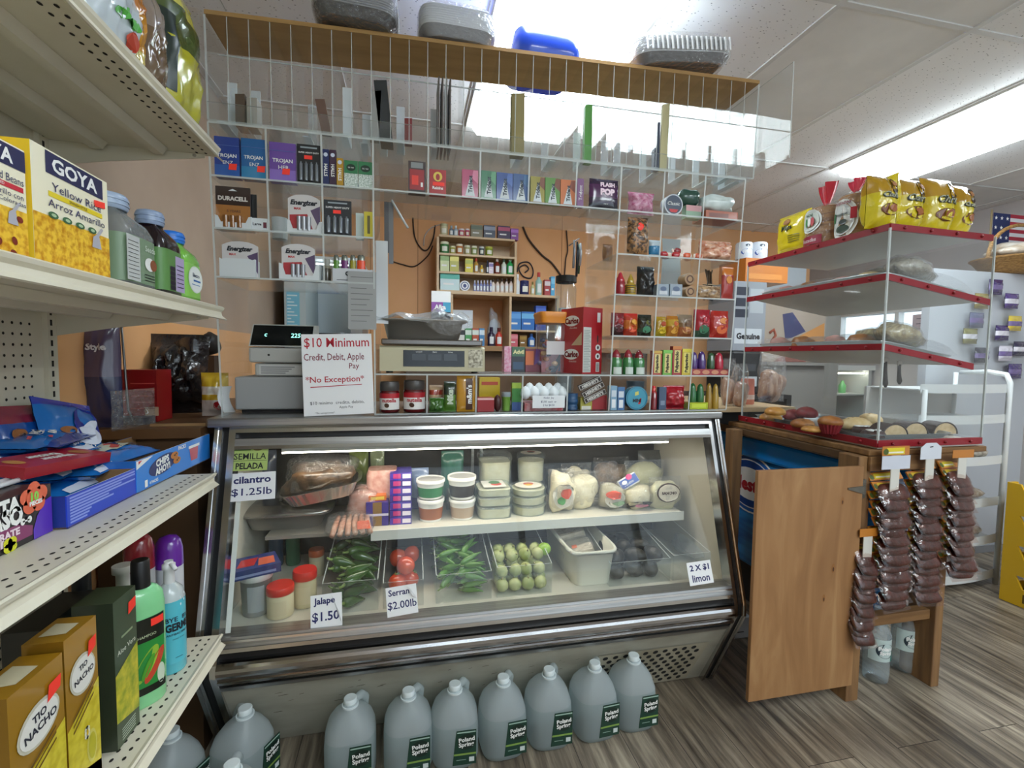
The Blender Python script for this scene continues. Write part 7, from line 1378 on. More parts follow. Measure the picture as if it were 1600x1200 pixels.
def lab2(b, w, h, r, ry):
    mp = lambda X, Z: (r*1.012*math.sin(X/r), -ry*1.012*math.cos(X/r)-.001, Z)
    b.loft([(.10*h, r*1.006, r*1.006), (.63*h, r*1.006, r*1.006)], BLUEL, 24, a0=-3.0, a1=-.14)
    b.text('BYE', -.35*r, .50*h, r*.8, .055*h, 0, mat('#1c2c40'), bold=.02, map=mp); b.text('BYE', .75*r, .50*h, r*.7, .055*h, 0, mat('#1c2c40'), bold=.02, map=mp); b.text('GERMS', .1*r, .43*h, r*1.7, .075*h, 0, mat('#16202c'), bold=.05, map=mp, stretch=True); b.text('ANTIBACTERIAL', .1*r, .365*h, r*1.6, .035*h, 0, mat('#16202c'), bold=.02, map=mp); b.text('HAND SOAP', .1*r, .32*h, r*.8, .018*h, 0, mat('#16202c'), map=mp)
    for k in range(4): b.ell(.3*r+.3*r*(k % 2), .62*h+.03*h*k, .05*r, .012*h, 0, mat('#d6eef2'), map=mp)
    b.front(-.2*r, .3*r, .15*h, .155*h, -ry-.003, mat('#1c4a5c'))
sham('sanitizer_bottle', 'aqua hand soap bottle with bold dark lettering and a white pump', 272, 304, 873, -.563, BLUEL, [(0, .9), (.02, 1), (.66, 1)], mat('#e0dfe0', .4), [(.80, .36), (.92, .36), (.93, .44), (.97, .44), (.98, .30), (1, .30)], None, lab2, 2.0, 1.0, w=.066, rz=R(48))
t = [o for o in COL.objects if o.name == 'sanitizer_bottle'][0]
r = .033; h = at(288, 873, X=-.563).z-Z4
b = B(); b.loft([(.66*h, r, r), (.74*h, .86*r, .86*r), (.80*h, .4*r, .4*r)], mat('#b9c2c4', .25, coat=.5), 28); b.obj('shoulder', t); b = B(); b.tube([(0, 0, .97*h), (0, -.02, .975*h), (0, -.035, .95*h)], .005, mat('#e0dfe0', .4), 8); b.obj('spout', t)
def colored(lb, x0, x1, yt, X, c1, c2, capfrac=.28):
    a, c = at(x0, 900, X=X).y, at(x1, 900, X=X).y; r = .033; h = at((x0+x1)/2, yt, X=X).z-Z4; t = thing('spray_can', lb, 'can', (X-r, (a+c)/2, Z4), Q)
    b = B(); b.loft([(0, .96*r, .96*r), (.02*h, r, r), ((1-capfrac)*h, r, r)], mat(c1, .3, coat=.4), 26); b.obj('can', t); k = (1-capfrac)*h; q = capfrac*h
    b = B(); b.loft([(k, 1.02*r, 1.02*r), (k+.55*q, 1.0*r, 1.0*r), (k+.82*q, .86*r, .86*r), (k+.95*q, .6*r, .6*r), (k+q, .1*r, .1*r)], mat(c2, .25, coat=.5), 26); b.obj('cap', t)
colored('tall can with a dark red domed cap at the back of the lowest shelf', 222, 258, 831, -.66, '#c9ccd0', '#8a1a26'); colored('can with a violet domed cap at the end of the lowest shelf', 268, 302, 834, -.62, '#d3d4da', '#6a24a0')
sham('lotion_bottle', 'white pump bottle behind the dark green box', 196, 222, 880, -.66, mat('#d9d8ce', .35), [(0, .9), (.03, 1), (.7, 1), (.82, .5)], mat('#dcdad2', .4), [(.82, .4), (.93, .4), (.94, .6), (1, .6)], None, None)
sham('lotion_bottle', 'pale green rounded bottle with a black cap behind the black box', 130, 168, 890, -.70, mat('#9cb094', .35), [(0, .9), (.03, 1), (.55, 1), (.72, .85), (.84, .45)], BLACK, [(.84, .42), (1, .42)], None, None)
# ================================================================== gallon jugs of water on the floor
def milky(name, col, tr, see):
    m, nt, N, L, p = nodes(name); p.inputs['Base Color'].default_value = lin(col); p.inputs['Roughness'].default_value = .25
    t = N.new('ShaderNodeBsdfTransparent'); t.inputs[0].default_value = lin(tr); x = N.new('ShaderNodeMixShader'); x.inputs[0].default_value = see
    l = N.new('ShaderNodeBsdfTranslucent'); l.inputs[0].default_value = lin(tr); y = N.new('ShaderNodeMixShader'); y.inputs[0].default_value = .45
    L.new(p.outputs[0], y.inputs[1]); L.new(l.outputs[0], y.inputs[2]); L.new(y.outputs[0], x.inputs[1]); L.new(t.outputs[0], x.inputs[2]); L.new(x.outputs[0], N['Material Output'].inputs[0]); return m
JUG = milky('milky_jug_plastic', '#c2cfd1', '#dfe9ea', .36); JUGE = milky('empty_jug_plastic', '#e0e9ec', '#eff5f6', .42)
JCAP = mat('#d6dfe1', .35)
def make_jug():
    t = thing('water_jug', 'j', 'water jug', (0, 0, 0), 0, None); w = .0765
    b = B(); b.loft([(0, w*.78, w*.78, 0, 0, 2.8), (.010, w*.93, w*.93, 0, 0, 3), (.028, w, w, 0, 0, 3.2), (.115, w, w, 0, 0, 3.2), (.145, w*.975, w*.975, 0, 0, 3), (.172, w*.87, w*.87, 0, 0, 2.7), (.196, w*.68, w*.68, 0, -.003, 2.4), (.213, w*.46, w*.46, 0, -.008, 2.1), (.223, w*.32, w*.32, 0, -.012, 2), (.231, w*.28, w*.28, 0, -.012, 2), (.236, w*.26, w*.26, 0, -.012, 2)], [JUG]*4+[JUGE]*6, 36); b.obj('jug', t)
    b = B(); b.tube([(.014, .012, .226), (.030, .034, .222), (.040, .052, .200), (.038, .062, .165), (.030, .060, .135)], [.010, .013, .014, .014, .010], JUGE, 10); b.obj('handle', t)
    b = B(); b.loft([(.234, .0185, .0185, 0, -.012), (.236, .0195, .0195, 0, -.012), (.249, .0195, .0195, 0, -.012), (.251, .0175, .0175, 0, -.012)], JCAP, 24); b.loft([(.226, .025, .025, 0, -.012), (.231, .025, .025, 0, -.012)], JCAP, 20); b.obj('cap', t)
    b = B(); DGN = mat('#16382b', .4); y = -w-.0012; x0 = -.002
    b.prism([(x0-.008, .028), (x0+.066, .028), (x0+.066, .140), (x0+.004, .140)], y, y+.0008, DGN); b.front(x0+.006, x0+.064, .132, .136, y-.0005, mat('#9fb8ac'))
    b.ell(x0+.036, .102, .029, .026, y-.0005, mat('#0d2219', .4)); b.text('Poland', x0+.036, .111, .050, .019, y-.001, WHITE, bold=.03, rot=.08); b.text('Spring', x0+.035, .093, .048, .019, y-.001, WHITE, bold=.03, rot=.08)
    b.front(x0-.004, x0+.066, .060, .066, y-.0005, mat('#7c9a4a')); b.front(x0+.044, x0+.060, .037, .052, y-.0005, mat('#c9d2d0', .5)); b.front(x0+.004, x0+.034, .044, .046, y-.0005, mat('#8fa89c'))
    b.obj('label', t); return t
names = ['first jug of the row of seven, at the left', 'second jug from the left', 'third jug from the left', 'fourth jug, middle of the row of seven', 'fifth jug from the left', 'sixth jug from the left', 'last jug on the right, in front of the vent']
caps = [(547, 1092), (638, 1080), (711, 1070), (786, 1059), (858, 1047), (929, 1037), (990, 1025)]
J0 = make_jug()
for i, (q, n) in enumerate(zip(caps, names)):
    p = at(*q, Z=.245); lo = (p.x, p.y+.012, 0); lb = 'milky gallon water jug, '+n
    if i == 0: J0.location = lo; J0['label'] = lb; J0['group'] = 'gallon jugs in a row'; J0.rotation_euler = (0, 0, R(3))
    else: dup(J0, lo, R((3, 2, -2, 3, 0, 4, 2)[i]), lb, 'gallon jugs in a row')
for q, rz, lb in (((383, 1108), 62, 'gallon water jug with its label turned to the right, beside the case corner'), ((268, 1143), 62, 'gallon water jug half under the lowest cream shelf'), ((362, 1196), 40, 'gallon water jug cut off by the bottom of the view')):
    p = at(*q, Z=.245); r_ = R(rz); dup(J0, (p.x-.012*math.sin(r_), p.y+.012*math.cos(r_), 0), r_, lb, 'gallon jugs by the gondola')
# ================================================================== pastry case on its wooden table
BX0, BX1, BYF, BYB = 1.715, 2.220, 1.411, 2.145
ROUGH = noisy('rough_pine', '#8f6a42', '#6f5033', 4, .65, (8, 8, .7), bump=.3)
ROUGHH = noisy('rough_pine_rail', '#86623a', '#6b4a2a', 4, .65, (.7, 8, 8), bump=.3)
tb = thing('wooden_table', 'rough pine table carrying the pastry case', 'table', (1.87, 1.75, 0))
def tob(b, n, p=tb): return b.obj(n, tb, (-1.87, -1.75, 0))
for x0, x1, y0, y1 in ((1.638, 1.695, 1.412, 1.50), (2.055, 2.095, 1.412, 1.54), (1.60, 1.655, 2.06, 2.12), (2.205, 2.245, 2.06, 2.12)):
    b = B(); b.rbox(x0, x1, y0, y1, 0, .955, ROUGH, .003); tob(b, 'leg')
b = B(); b.rbox(1.675, 2.25, 1.405, 2.20, .958, .980, ROUGHH, .003); tob(b, 'tabletop')
b = B(); b.rbox(1.675, 2.12, 1.398, 1.411, .90, .957, ROUGHH, .003); tob(b, 'apron')
b = B(); b.rbox(1.665, 1.69, 1.502, 2.32, .925, .957, noisy('side_beam', '#5c4228', '#4c351f', 5, .6), .003); tob(b, 'side_beam')
b = B(); b.rbox(1.674, 2.053, 1.43, 1.47, .275, .315, ROUGHH, .003); tob(b, 'stretcher')
b = B(); b.box(1.640, 1.668, 1.405, 1.411, .80, .87, mat('#77736a', .4, .7)); b.prism([(1.565, .842), (1.636, .822), (1.636, .852), (1.565, .848)], 1.384, 1.388, mat('#77736a', .4, .7)); b.cyl(1.638, 1.398, .80, .872, .006, mat('#8d897e', .35, .8), 10); tob(b, 'hinge')
PLY = bpy.data.materials.new('knotty_plywood'); PLY.use_nodes = True
def _ply():
    nt = PLY.node_tree; N = nt.nodes; L = nt.links; b = N['Principled BSDF']; tc = N.new('ShaderNodeTexCoord'); mp = N.new('ShaderNodeMapping'); mp.inputs['Scale'].default_value = (5, 5, .8); L.new(tc.outputs['Object'], mp.inputs[0])
    w = N.new('ShaderNodeTexNoise'); w.inputs['Scale'].default_value = 2.6; w.inputs['Detail'].default_value = 5; w.inputs['Distortion'].default_value = 1.2; L.new(mp.outputs[0], w.inputs[0])
    cr = N.new('ShaderNodeValToRGB'); e = cr.color_ramp.elements; e[0].position = .3; e[0].color = lin('#875f3a'); e[1].position = .7; e[1].color = lin('#a57e54'); q = e.new(.52); q.color = lin('#966d45'); L.new(w.outputs[0], cr.inputs[0]); L.new(cr.outputs[0], b.inputs['Base Color']); b.inputs['Roughness'].default_value = .55
_ply()
t = thing('plywood_door', 'knotty plywood door hinged to the table leg, swung open beside the deli case', 'door', (1.42, 1.39, 0))
b = B(); b.rbox(-.236, .214, -.002, .014, .085, .925, PLY, .002)
for x, z, r_ in ((.125, .80, .010), (.10, .55, .012), (.065, .44, .010)): b.ell(x, z, r_*.6, r_*1.5, -.0026, mat('#8a5c30', .6)); b.ell(x, z-.004, r_*.28, r_*.7, -.0032, mat('#4a2c18', .7))
b.obj('panel', t)
# pastry case: red edged shelves and clear walls
REDE = mat('#861822', .35); UNDER = noisy('milky_shelf', '#cfcbc4', '#c3beb6', 3, .4)
pc = thing('pastry_case', 'clear acrylic pastry case with red edged sloping shelves, standing on the wooden table', 'display case', (1.967, 1.778, .982))
def pob(b, n): return b.obj(n, pc, (-1.967, -1.778, -.982))
Z0P = 1.005
def rail(b, pts, h, m=REDE):
    for (a, c) in zip(pts, pts[1:]):
        a, c = Vector(a), Vector(c); d = (c-a).normalized(); n = Vector((d.y, -d.x, 0))*.004
        v = [a+n, c+n, c+n+Vector((0, 0, h)), a+n+Vector((0, 0, h)), a-n, c-n, c-n+Vector((0, 0, h)), a-n+Vector((0, 0, h))]
        b.add([tuple(q) for q in v], [(0, 1, 2, 3), (5, 4, 7, 6), (3, 2, 6, 7), (1, 0, 4, 5), (0, 3, 7, 4), (2, 1, 5, 6)], m)
        k = int((c-a).length/.12)
        for i in range(1, k+1): q = a+(c-a)*((i-.5)/k)+n*1.6+Vector((0, 0, h*.5)); b.blob(tuple(q), (.006, .006, .006), mat('#7c161e', .3), 8, 5)
def pshelf(zl, zr_, x1, name):
    b = B(); v = [(BX0+.004, BYF+.004, zl), (x1, BYF+.004, zr_), (x1, BYB, zr_), (BX0+.004, BYB, zl)]; v2 = [(p[0], p[1], p[2]+.005) for p in v]
    b.add(v+v2, [(3, 2, 1, 0), (4, 5, 6, 7), (0, 1, 5, 4), (1, 2, 6, 5), (2, 3, 7, 6), (3, 0, 4, 7)], UNDER); o = pob(b, name)
    b = B(); rail(b, [(BX0, BYB, zl-.016), (BX0, BYF, zl-.016), (x1, BYF, zr_-.016)], .024); b.obj('red_edge', o); return o
pshelf(1.808, 1.800, BX1-.01, 'top_shelf'); pshelf(1.628, 1.552, BX1-.005, 'shelf'); pshelf(1.370, 1.300, 2.155, 'shelf')
b = B(); b.box(BX0, BX1, BYF, BYB+.02, .983, Z0P, UNDER); o = pob(b, 'base_board'); b = B(); rail(b, [(BX0-.004, BYB+.02, .990), (BX0-.004, BYF-.004, .990), (BX1, BYF-.004, .990)], .026); b.obj('red_edge', o)
b = B(); b.box(BX0-.003, BX0, BYF, BYB, Z0P+.01, 1.79, ACRYL); pob(b, 'side_pane'); b = B(); b.box(BX1, BX1+.003, BYF, BYB, Z0P+.01, 1.79, ACRYL, f=ACRED); pob(b, 'side_pane')
b = B(); b.box(BX0, BX1, BYF-.002, BYF, Z0P+.01, 1.79, ACRYL); pob(b, 'front_pane')
b = B()
for x, y in ((BX0-.002, BYF-.003), (BX1, BYF-.003), (BX0-.002, BYB)): b = B(); b.box(x-.003, x+.003, y-.003, y+.003, Z0P, 1.80, ACRED); pob(b, 'corner_bead')

# pans and breads
TRAYM = mat('#8f979c', .3, .8)
def sheet_pan(name, lb, cx, cy, w, d, z, tilt=0.0, m=TRAYM):
    t = thing(name, lb, 'pan', (cx, cy, z), 0, None, (0, tilt)); b = B(); b.loft([(0, w*.47, d*.48), (.018, w*.5, d*.5), (.021, w*.51, d*.51), (.019, w*.49, d*.49), (.003, w*.465, d*.475)], m, 40, 9); b.obj('pan', t); return t
sheet_pan('baking_sheet', 'aluminium baking sheet of sweet bread on the pastry case floor', 1.955, 1.785, .43, .66, Z0P+.001)
BZ = Z0P+.006
BUNS = {'gold': noisy('golden_bun', '#a8702c', '#d6a45c', 14, .45), 'red': noisy('red_concha', '#6b1c22', '#8c2e34', 40, .5), 'brown': noisy('brown_bun', '#8a5428', '#b57a40', 14, .45), 'pale': noisy('pale_concha', '#cfae78', '#e2c898', 30, .55), 'tan': noisy('tan_cut_bread', '#c2a578', '#d3ba90', 60, .6), 'pink': noisy('pink_bun', '#b07a70', '#cfa498', 20, .5)}
def bun(px_, py_, Y, rx, rz, kind, lb, ry=None, z=None):
    p = at(px_, py_, Y=Y); z = BZ if z is None else z; b = B(); ry = ry or rx*.9
    b.loft([(0, rx*.82, ry*.82), (rz*.3, rx, ry), (rz*.8, rx*.98, ry*.98), (rz*1.25, rx*.82, ry*.82), (rz*1.6, rx*.5, ry*.5), (rz*1.72, rx*.1, ry*.1)], BUNS[kind], 22)
    if kind in ('pale', 'red'):
        for k in range(-2, 3): b.tube([(k*rx*.3+.1*rx*(a_*a_-.5)*k*.2, ry*.75*a_, rz*(1.72-.95*(a_*a_)-.06*k*k)) for a_ in (-.8, -.4, 0, .4, .8)], .0022, mat('#8c5a34' if kind == 'pale' else '#4a1216', .6), 5)
    prod(b, 'sweet_bread', lb, 'bread', (p.x, Y, z), random.Random(px_).uniform(-.6, .6))
bun(1205, 635, 2.0, .055, .022, 'gold', 'golden bun at the far left of the pastry case floor'); bun(1212, 625, 1.90, .05, .022, 'gold', 'golden bun stacked at the far left of the pastry case floor', z=BZ+.041); bun(1240, 632, 2.02, .05, .03, 'red', 'dark red concha behind the golden buns'); bun(1255, 640, 1.78, .05, .022, 'brown', 'brown bun in front of the dark red concha')
bun(1262, 618, 1.95, .05, .03, 'red', 'dark red concha at the back of the pastry case floor', z=BZ+.02); bun(1270, 655, 1.66, .045, .014, 'gold', 'flat golden bread near the muffin'); bun(1322, 640, 1.75, .04, .02, 'pink', 'pinkish bun beside the muffin')
bun(1340, 622, 1.68, .062, .032, 'pale', 'large pale concha in the middle of the pastry case floor', z=BZ); bun(1362, 618, 1.82, .055, .03, 'pale', 'pale concha behind the large one')
def muffin():
    p = at(1292, 640, Y=1.62); t = thing('muffin', 'muffin with a golden top in a dark red paper cup', 'muffin', (p.x, 1.60, BZ)); b = B()
    vs = []; n = 40
    for z, r_ in ((0, .028), (.040, .042)):
        for i in range(n): k = r_*(1+.05*(1 if i % 2 else -1)); vs.append((k*math.cos(2*math.pi*i/n), k*math.sin(2*math.pi*i/n), z))
    b.add(vs, [(i, (i+1) % n, n+(i+1) % n, n+i) for i in range(n)]+[tuple(range(n-1, -1, -1))], mat('#7c1a24', .6)); b.obj('paper_cup', t)
    b = B(); b.loft([(.034, .036, .036), (.044, .046, .046), (.056, .044, .044), (.068, .03, .03), (.074, .004, .004)], BUNS['brown'], 24); b.obj('muffin_top', t)
muffin()
for i, (q, Y, lb) in enumerate((((1350, 655), 1.60, 'chocolate cookie with white icing, left one at the front of the pan'), ((1366, 650), 1.50, 'chocolate cookie with white icing, right one near the case corner'))):
    p = at(*q, Y=Y); b = B(); b.loft([(0, .04, .04), (.012, .042, .042), (.022, .036, .036), (.026, .01, .01)], mat('#3b211c', .4), 20); rr = random.Random(i)
    for k in range(5): b.blob((-.025+.012*k, rr.uniform(-.012, .012), .026), (.008, .014, .004), mat('#dcdad6', .35), 8, 5)
    prod(b, 'iced_cookie', lb, 'cookie', (p.x, Y, BZ+.001))
for q, Y, lb in (((1400, 655), 1.50, 'half round cut bread with a dark crust, left of three at the front'), ((1432, 655), 1.53, 'half round cut bread with a dark crust, middle of three'), ((1478, 655), 1.52, 'half round cut bread with a dark crust, right of three')):
    p = at(*q, Y=Y); b = B(); r_ = .056; pts = [(r_*math.cos(math.pi*i/16), .048*math.sin(math.pi*i/16)) for i in range(17)]
    b.prism(pts, 0, .07, BUNS['tan'], side=mat('#3a2620', .5)); b.tube([(x, -.001, z) for x, z in pts], .003, mat('#2e1d18', .5), 6); prod(b, 'cut_bread', lb, 'bread', (p.x, Y, BZ+.001), R(-6))
# shelves: covered sheets of bread, wrapped rolls
def sloped(z0, z1, x1, x): return z0+.006+(x-BX0)*(z1-z0)/(x1-BX0)
def sl(z0, z1, x1): return -math.atan2(z1-z0, x1-BX0)
for z0, z1, x1, lb, dk in ((1.628, 1.552, BX1-.005, 'upper', '#b5b0aa'), (1.370, 1.300, 2.155, 'lower', '#aeb4b6')):
    xc = (BX0+x1)/2; tl = sl(z0, z1, x1)
    t = sheet_pan('covered_sheet', 'film covered baking sheet on the %s sloping shelf of the pastry case' % lb, xc, 1.78, x1-BX0-.05, .66, sloped(z0, z1, x1, xc)+.002, tl, mat('#b9c0c2', .3, .7))
    b = B(); b.sheet(lambda u, v: ((u-.5)*(x1-BX0-.05), (v-.5)*.66, .064+.014*noise.noise((u*6, v*8, z0*5))-.040*(2*abs(u-.5))**4), 14, 18, FILM); b.obj('cling_film', t)
    rr = random.Random(int(z0*100))
    for k, (fx, fy, kind, rx) in enumerate(((-.14, .22, 'pink', .05), (-.14, .08, 'brown', .055), (-.13, -.08, 'pink', .05), (-.13, -.2, 'brown' if lb == 'lower' else 'pale', .055), (-.03, .2, 'brown', .05), (-.02, .05, 'pink', .05))):
        x = xc+fx; b = B(); b.loft([(0, rx*.9, rx*.8), (.018, rx, rx*.9), (.044, rx*.8, rx*.7), (.056, rx*.2, rx*.2)], BUNS[kind], 18); 
        prod(b, 'sweet_bread', 'bread under film on the %s shelf, %s' % (lb, ('far left corner', 'left side, second from the back', 'left side, third from the back', 'near left corner', 'back middle', 'middle')[k]), 'bread', (x, 1.78+fy, sloped(z0, z1, x1, x)+.006), rr.uniform(-.5, .5), None, (0, tl))
    for k, (fx, yy, rx, ry) in enumerate(((.02, 1.50, .125, .06), (.07, 1.64, .105, .06))):
        x = xc+fx-.06; b = B(); b.blob((0, 0, .038), (rx, ry, .042), noisy('wrapped_roll', '#8a7448' if lb == 'lower' else '#8c8474', '#c9b98c' if lb == 'lower' else '#b5ad9c', 24, .3, (1, 4, 1), coat=.6, bump=.6), 20, 12, .25, k+3); b.blob((0, 0, .04), (rx*1.05, ry*1.06, .046), FILM, 20, 12, .3, k+3)
        prod(b, 'wrapped_bread', 'film wrapped bread roll on the %s shelf, %s' % (lb, ('by the front pane', 'behind the front one')[k]), 'bread', (x, yy, sloped(z0, z1, x1, x)+.030), R(10), None, (0, tl))
# tongs hanging under the lower shelf
for i, (q, ln) in enumerate((((1384, 560), .125), ((1405, 572), .10))):
    p = at(q[0], q[1], Y=1.60); b = B(); b.prism([(-.010, 0), (.010, 0), (.012, -.02)[::1], (-.012, -.02)][::-1], -.003, .003, mat('#c9c6c2', .3, .6)); b.tube([(0, 0, -.015), (.002, 0, -.06), (.006, 0, -ln+.015), (.007, 0, -ln)], [.006, .007, .010, .004], mat('#2a1c1c', .4), 10); prod(b, 'bread_tongs', ('left', 'right')[i]+' dark handled tongs hanging under the lower pastry shelf', 'tongs', (p.x, 1.60, sloped(1.370, 1.300, 2.155, p.x)-.010))
# bags on top of the case
TZ = 1.8145
YEL = noisy('yellow_printed_film', '#c9b412', '#d9c41e', 5, .25, coat=.7, bump=.3, bscale=25)
def topbag2(px0, px1, yt, X=None, Y=None, lb='', name='tostada_bag', m=YEL, deco=None, seed=1, d=.09, rz=0, wr=.12, bands=(), wmin=.94):
    if Y is not None:
        x, zz, w, h = fit(px0, px1, yt, Y, z=TZ); loc = (x, Y+d*.5, TZ)
    else:
        a, c = at(px0, 330, X=X).y, at(px1, 330, X=X).y; w = abs(a-c); h = at((px0+px1)/2, yt, X=X).z-TZ; loc = (X+d*.5, (a+c)/2, TZ); rz = R(-90)
    b = B(); s = b.pillow(w, h, d, m, bands, wr, seed, seal=.03, nu=18, nv=22, wmin=wmin)
    if deco: deco(b, w, h, s)
    return prod(b, name, lb, 'bread bag', loc, rz)
def charro(b, w, h, s):
    g = lambda X, Z: s(X, Z, .003); g2 = lambda X, Z: s(X, Z, .0045)
    b.ell(.16*w, .76*h, .10*w, .16*h, 0, mat('#4a3a30', .4), map=g); b.ell(.16*w, .80*h, .06*w, .05*h, 0, mat('#a8744c', .4), map=g2); b.text('Charras', .08*w, .58*h, w*.72, h*.16, 0, mat('#232b22'), bold=.06, shear=.2, map=g); b.text('Charras', .09*w, .585*h, w*.70, h*.14, 0, mat('#b8b8a0'), bold=.01, shear=.2, map=g2)
    b.ell(.05*w, .32*h, .34*w, .11*h, 0, mat('#6b3a18', .35), map=g); b.ell(.12*w, .34*h, .16*w, .07*h, 0, mat('#9c5a2c', .35), map=g2)
for i, (x0, x1, yt, lb) in enumerate(((1372, 1412, 268, 'yellow tostada bag with a pointed top, at the corner of the pastry case'), (1409, 1456, 273, 'yellow tostada bag, second from the corner'), (1455, 1505, 273, 'yellow tostada bag, third from the corner'), (1500, 1531, 284, 'yellow tostada bag, last one at the right end'))):
    topbag2(x0, x1, yt, Y=1.435+.01*i, lb=lb, seed=90+i, deco=charro, d=.10, bands=((.62, 1, noisy('darker_yellow_film', '#a87f0c', '#b88c10', 6, .25, coat=.7)),))
def nutri(b, w, h, s): b.sheet(lambda u, v: s(-w*.30+.55*w*u, .45*h+.42*h*v, .003), 4, 6, mat('#a9aaa8', .4)); b.sheet(lambda u, v: s(-w*.35+.2*w*u, .12*h+.12*h*v, .003), 3, 3, mat('#dfe2d6', .4))
topbag2(1344, 1384, 276, X=1.735, lb='side of a yellow tostada bag with a grey nutrition panel', seed=95, deco=nutri, d=.10)
def amig(b, w, h, s):
    g = lambda X, Z: s(X, Z, .003); b.text('Milpa', 0, .62*h, w*.72, h*.16, 0, mat('#2a3a1e'), bold=.03, shear=.2, map=g); b.ell(-.02*w, .78*h, .1*w, .07*h, 0, mat('#9c6a3c'), map=g)
    for k in range(4): b.sheet(lambda u, v, k=k: s(.05*w+.3*w*u, .26*h+.05*h*k+.02*h*v, .003), 3, 1, mat('#7c7416', .4))
topbag2(1207, 1256, 332, X=1.735, lb='yellow tortilla bag with green script at the far end of the pastry case top', seed=96, deco=amig, d=.09, name='tortilla_bag')
STK = noisy('stacked_brown_tostadas', '#7c4f24', '#b5823f', 5, .35, (1, 1, 26), coat=.7)
def tied(px0, px1, ytb, ytop, lb, seed, deco, tops):
    X = 1.74; a, c = at(px0, 330, X=X).y, at(px1, 330, X=X).y; w = abs(a-c); h = at((px0+px1)/2, ytb, X=X).z-TZ; H = at((px0+px1)/2, ytop, X=X).z-TZ; t = thing('tostada_pack', lb, 'bread bag', (X+w*.42, (a+c)/2, TZ), R(-90)); r_ = w/2
    b = B(); b.loft([(0, r_*.85, r_*.8), (.02, r_*.96, r_*.92), (h*.9, r_*.96, r_*.92), (h, r_*.85, r_*.8)], STK, 24); b.obj('tostada_stack', t)
    b = B(); b.loft([(0, r_*.9, r_*.84), (.02, r_, r_*.95), (h*.92, r_, r_*.95), (h*1.06, r_*.7, r_*.66), (h*1.14, r_*.18, r_*.16)], FILM, 24); b.obj('plastic_wrap', t)
    b = B(); vs = [];
    b.sheet(lambda u, v: ((u-.5)*w*(.18+.62*v)*(1-.25*v*v), .012*math.sin(9*u)*(v+.2), h*1.12+(H-h*1.12)*v*(1-.15*abs(u-.5))), 10, 6, tops); b.sheet(lambda u, v: ((.5-u)*w*(.18+.62*v)*(1-.25*v*v), .012*math.sin(9*(1-u))*(v+.2)+.001, h*1.12+(H-h*1.12)*v*(1-.15*abs(u-.5))), 10, 6, tops); b.obj('gathered_top', t)
    b = B(); deco(b, w, h, r_); b.obj('label', t)
def lb1(b, w, h, r_):
    mp = cmap(r_*1.02, .001, r_*.97); m2 = cmap(r_*1.02, .0018, r_*.97); b.ell(-.05*w, .66*h, .34*w, .30*h, 0, mat('#d9dcd6', .35), map=mp, n=24); b.ell(-.05*w, .66*h, .28*w, .25*h, 0, mat('#c6ccc4', .35), map=m2, n=24)
    for k, c_ in enumerate(('#3f8a54', '#e6e6e0', '#b03038')): b.ell(-.15*w+.1*w*k, .64*h, .05*w, .11*h, 0, mat(c_, .4), map=cmap(r_*1.02, .0026, r_*.97))
    b.text('RICAS', -.05*w, .82*h, .3*w, .06*h, 0, mat('#2c5a3a'), bold=.03, map=cmap(r_*1.02, .0026, r_*.97)); b.sheet(lambda u, v: mp(-.45*w+.75*w*u, .06*h+.22*h*v), 8, 2, mat('#8c2438', .35)); b.text('Tostadas', -.08*w, .17*h, .5*w, .1*h, 0, mat('#e6d6d6'), map=m2, shear=.2)
def lb2(b, w, h, r_):
    mp = cmap(r_*1.02, .001, r_*.97); m2 = cmap(r_*1.02, .0018, r_*.97); b.ell(.0, .45*h, .46*w, .46*h, 0, mat('#dcdcd6', .35), map=mp, n=28); b.ell(.0, .43*h, .36*w, .35*h, 0, mat('#c9ccc8', .35), map=m2, n=24)
    m3 = cmap(r_*1.02, .0026, r_*.97); b.sheet(lambda u, v: m3(-.36*w+.14*w*u, .40*h+.22*h*v), 3, 2, mat('#2c7a4a', .35)); b.sheet(lambda u, v: m3(.25*w+.16*w*u, .42*h+.26*h*v), 3, 2, mat('#b02434', .35)); b.text('TOSTADAS', 0, .82*h, .5*w, .07*h, 0, mat('#8c3a4a'), bold=.03, map=m3); b.text('CHARRAS', .0, .56*h, .36*w, .1*h, 0, mat('#2a3a34'), bold=.05, map=m3); b.ell(.03*w, .22*h, .2*w, .09*h, 0, mat('#3a4a3f', .4), map=m3); b.ell(.05*w, .38*h, .12*w, .06*h, 0, mat('#2a332f', .4), map=m3)
tied(1248, 1296, 325, 283, 'clear pack of brown tostadas tied with a red foil top, left of two', 1, lb1, foil('#b0182c')); tied(1296, 1342, 306, 277, 'clear pack of brown tostadas with a pink red ribbon top and big round label', 2, lb2, foil('#c8324a'))
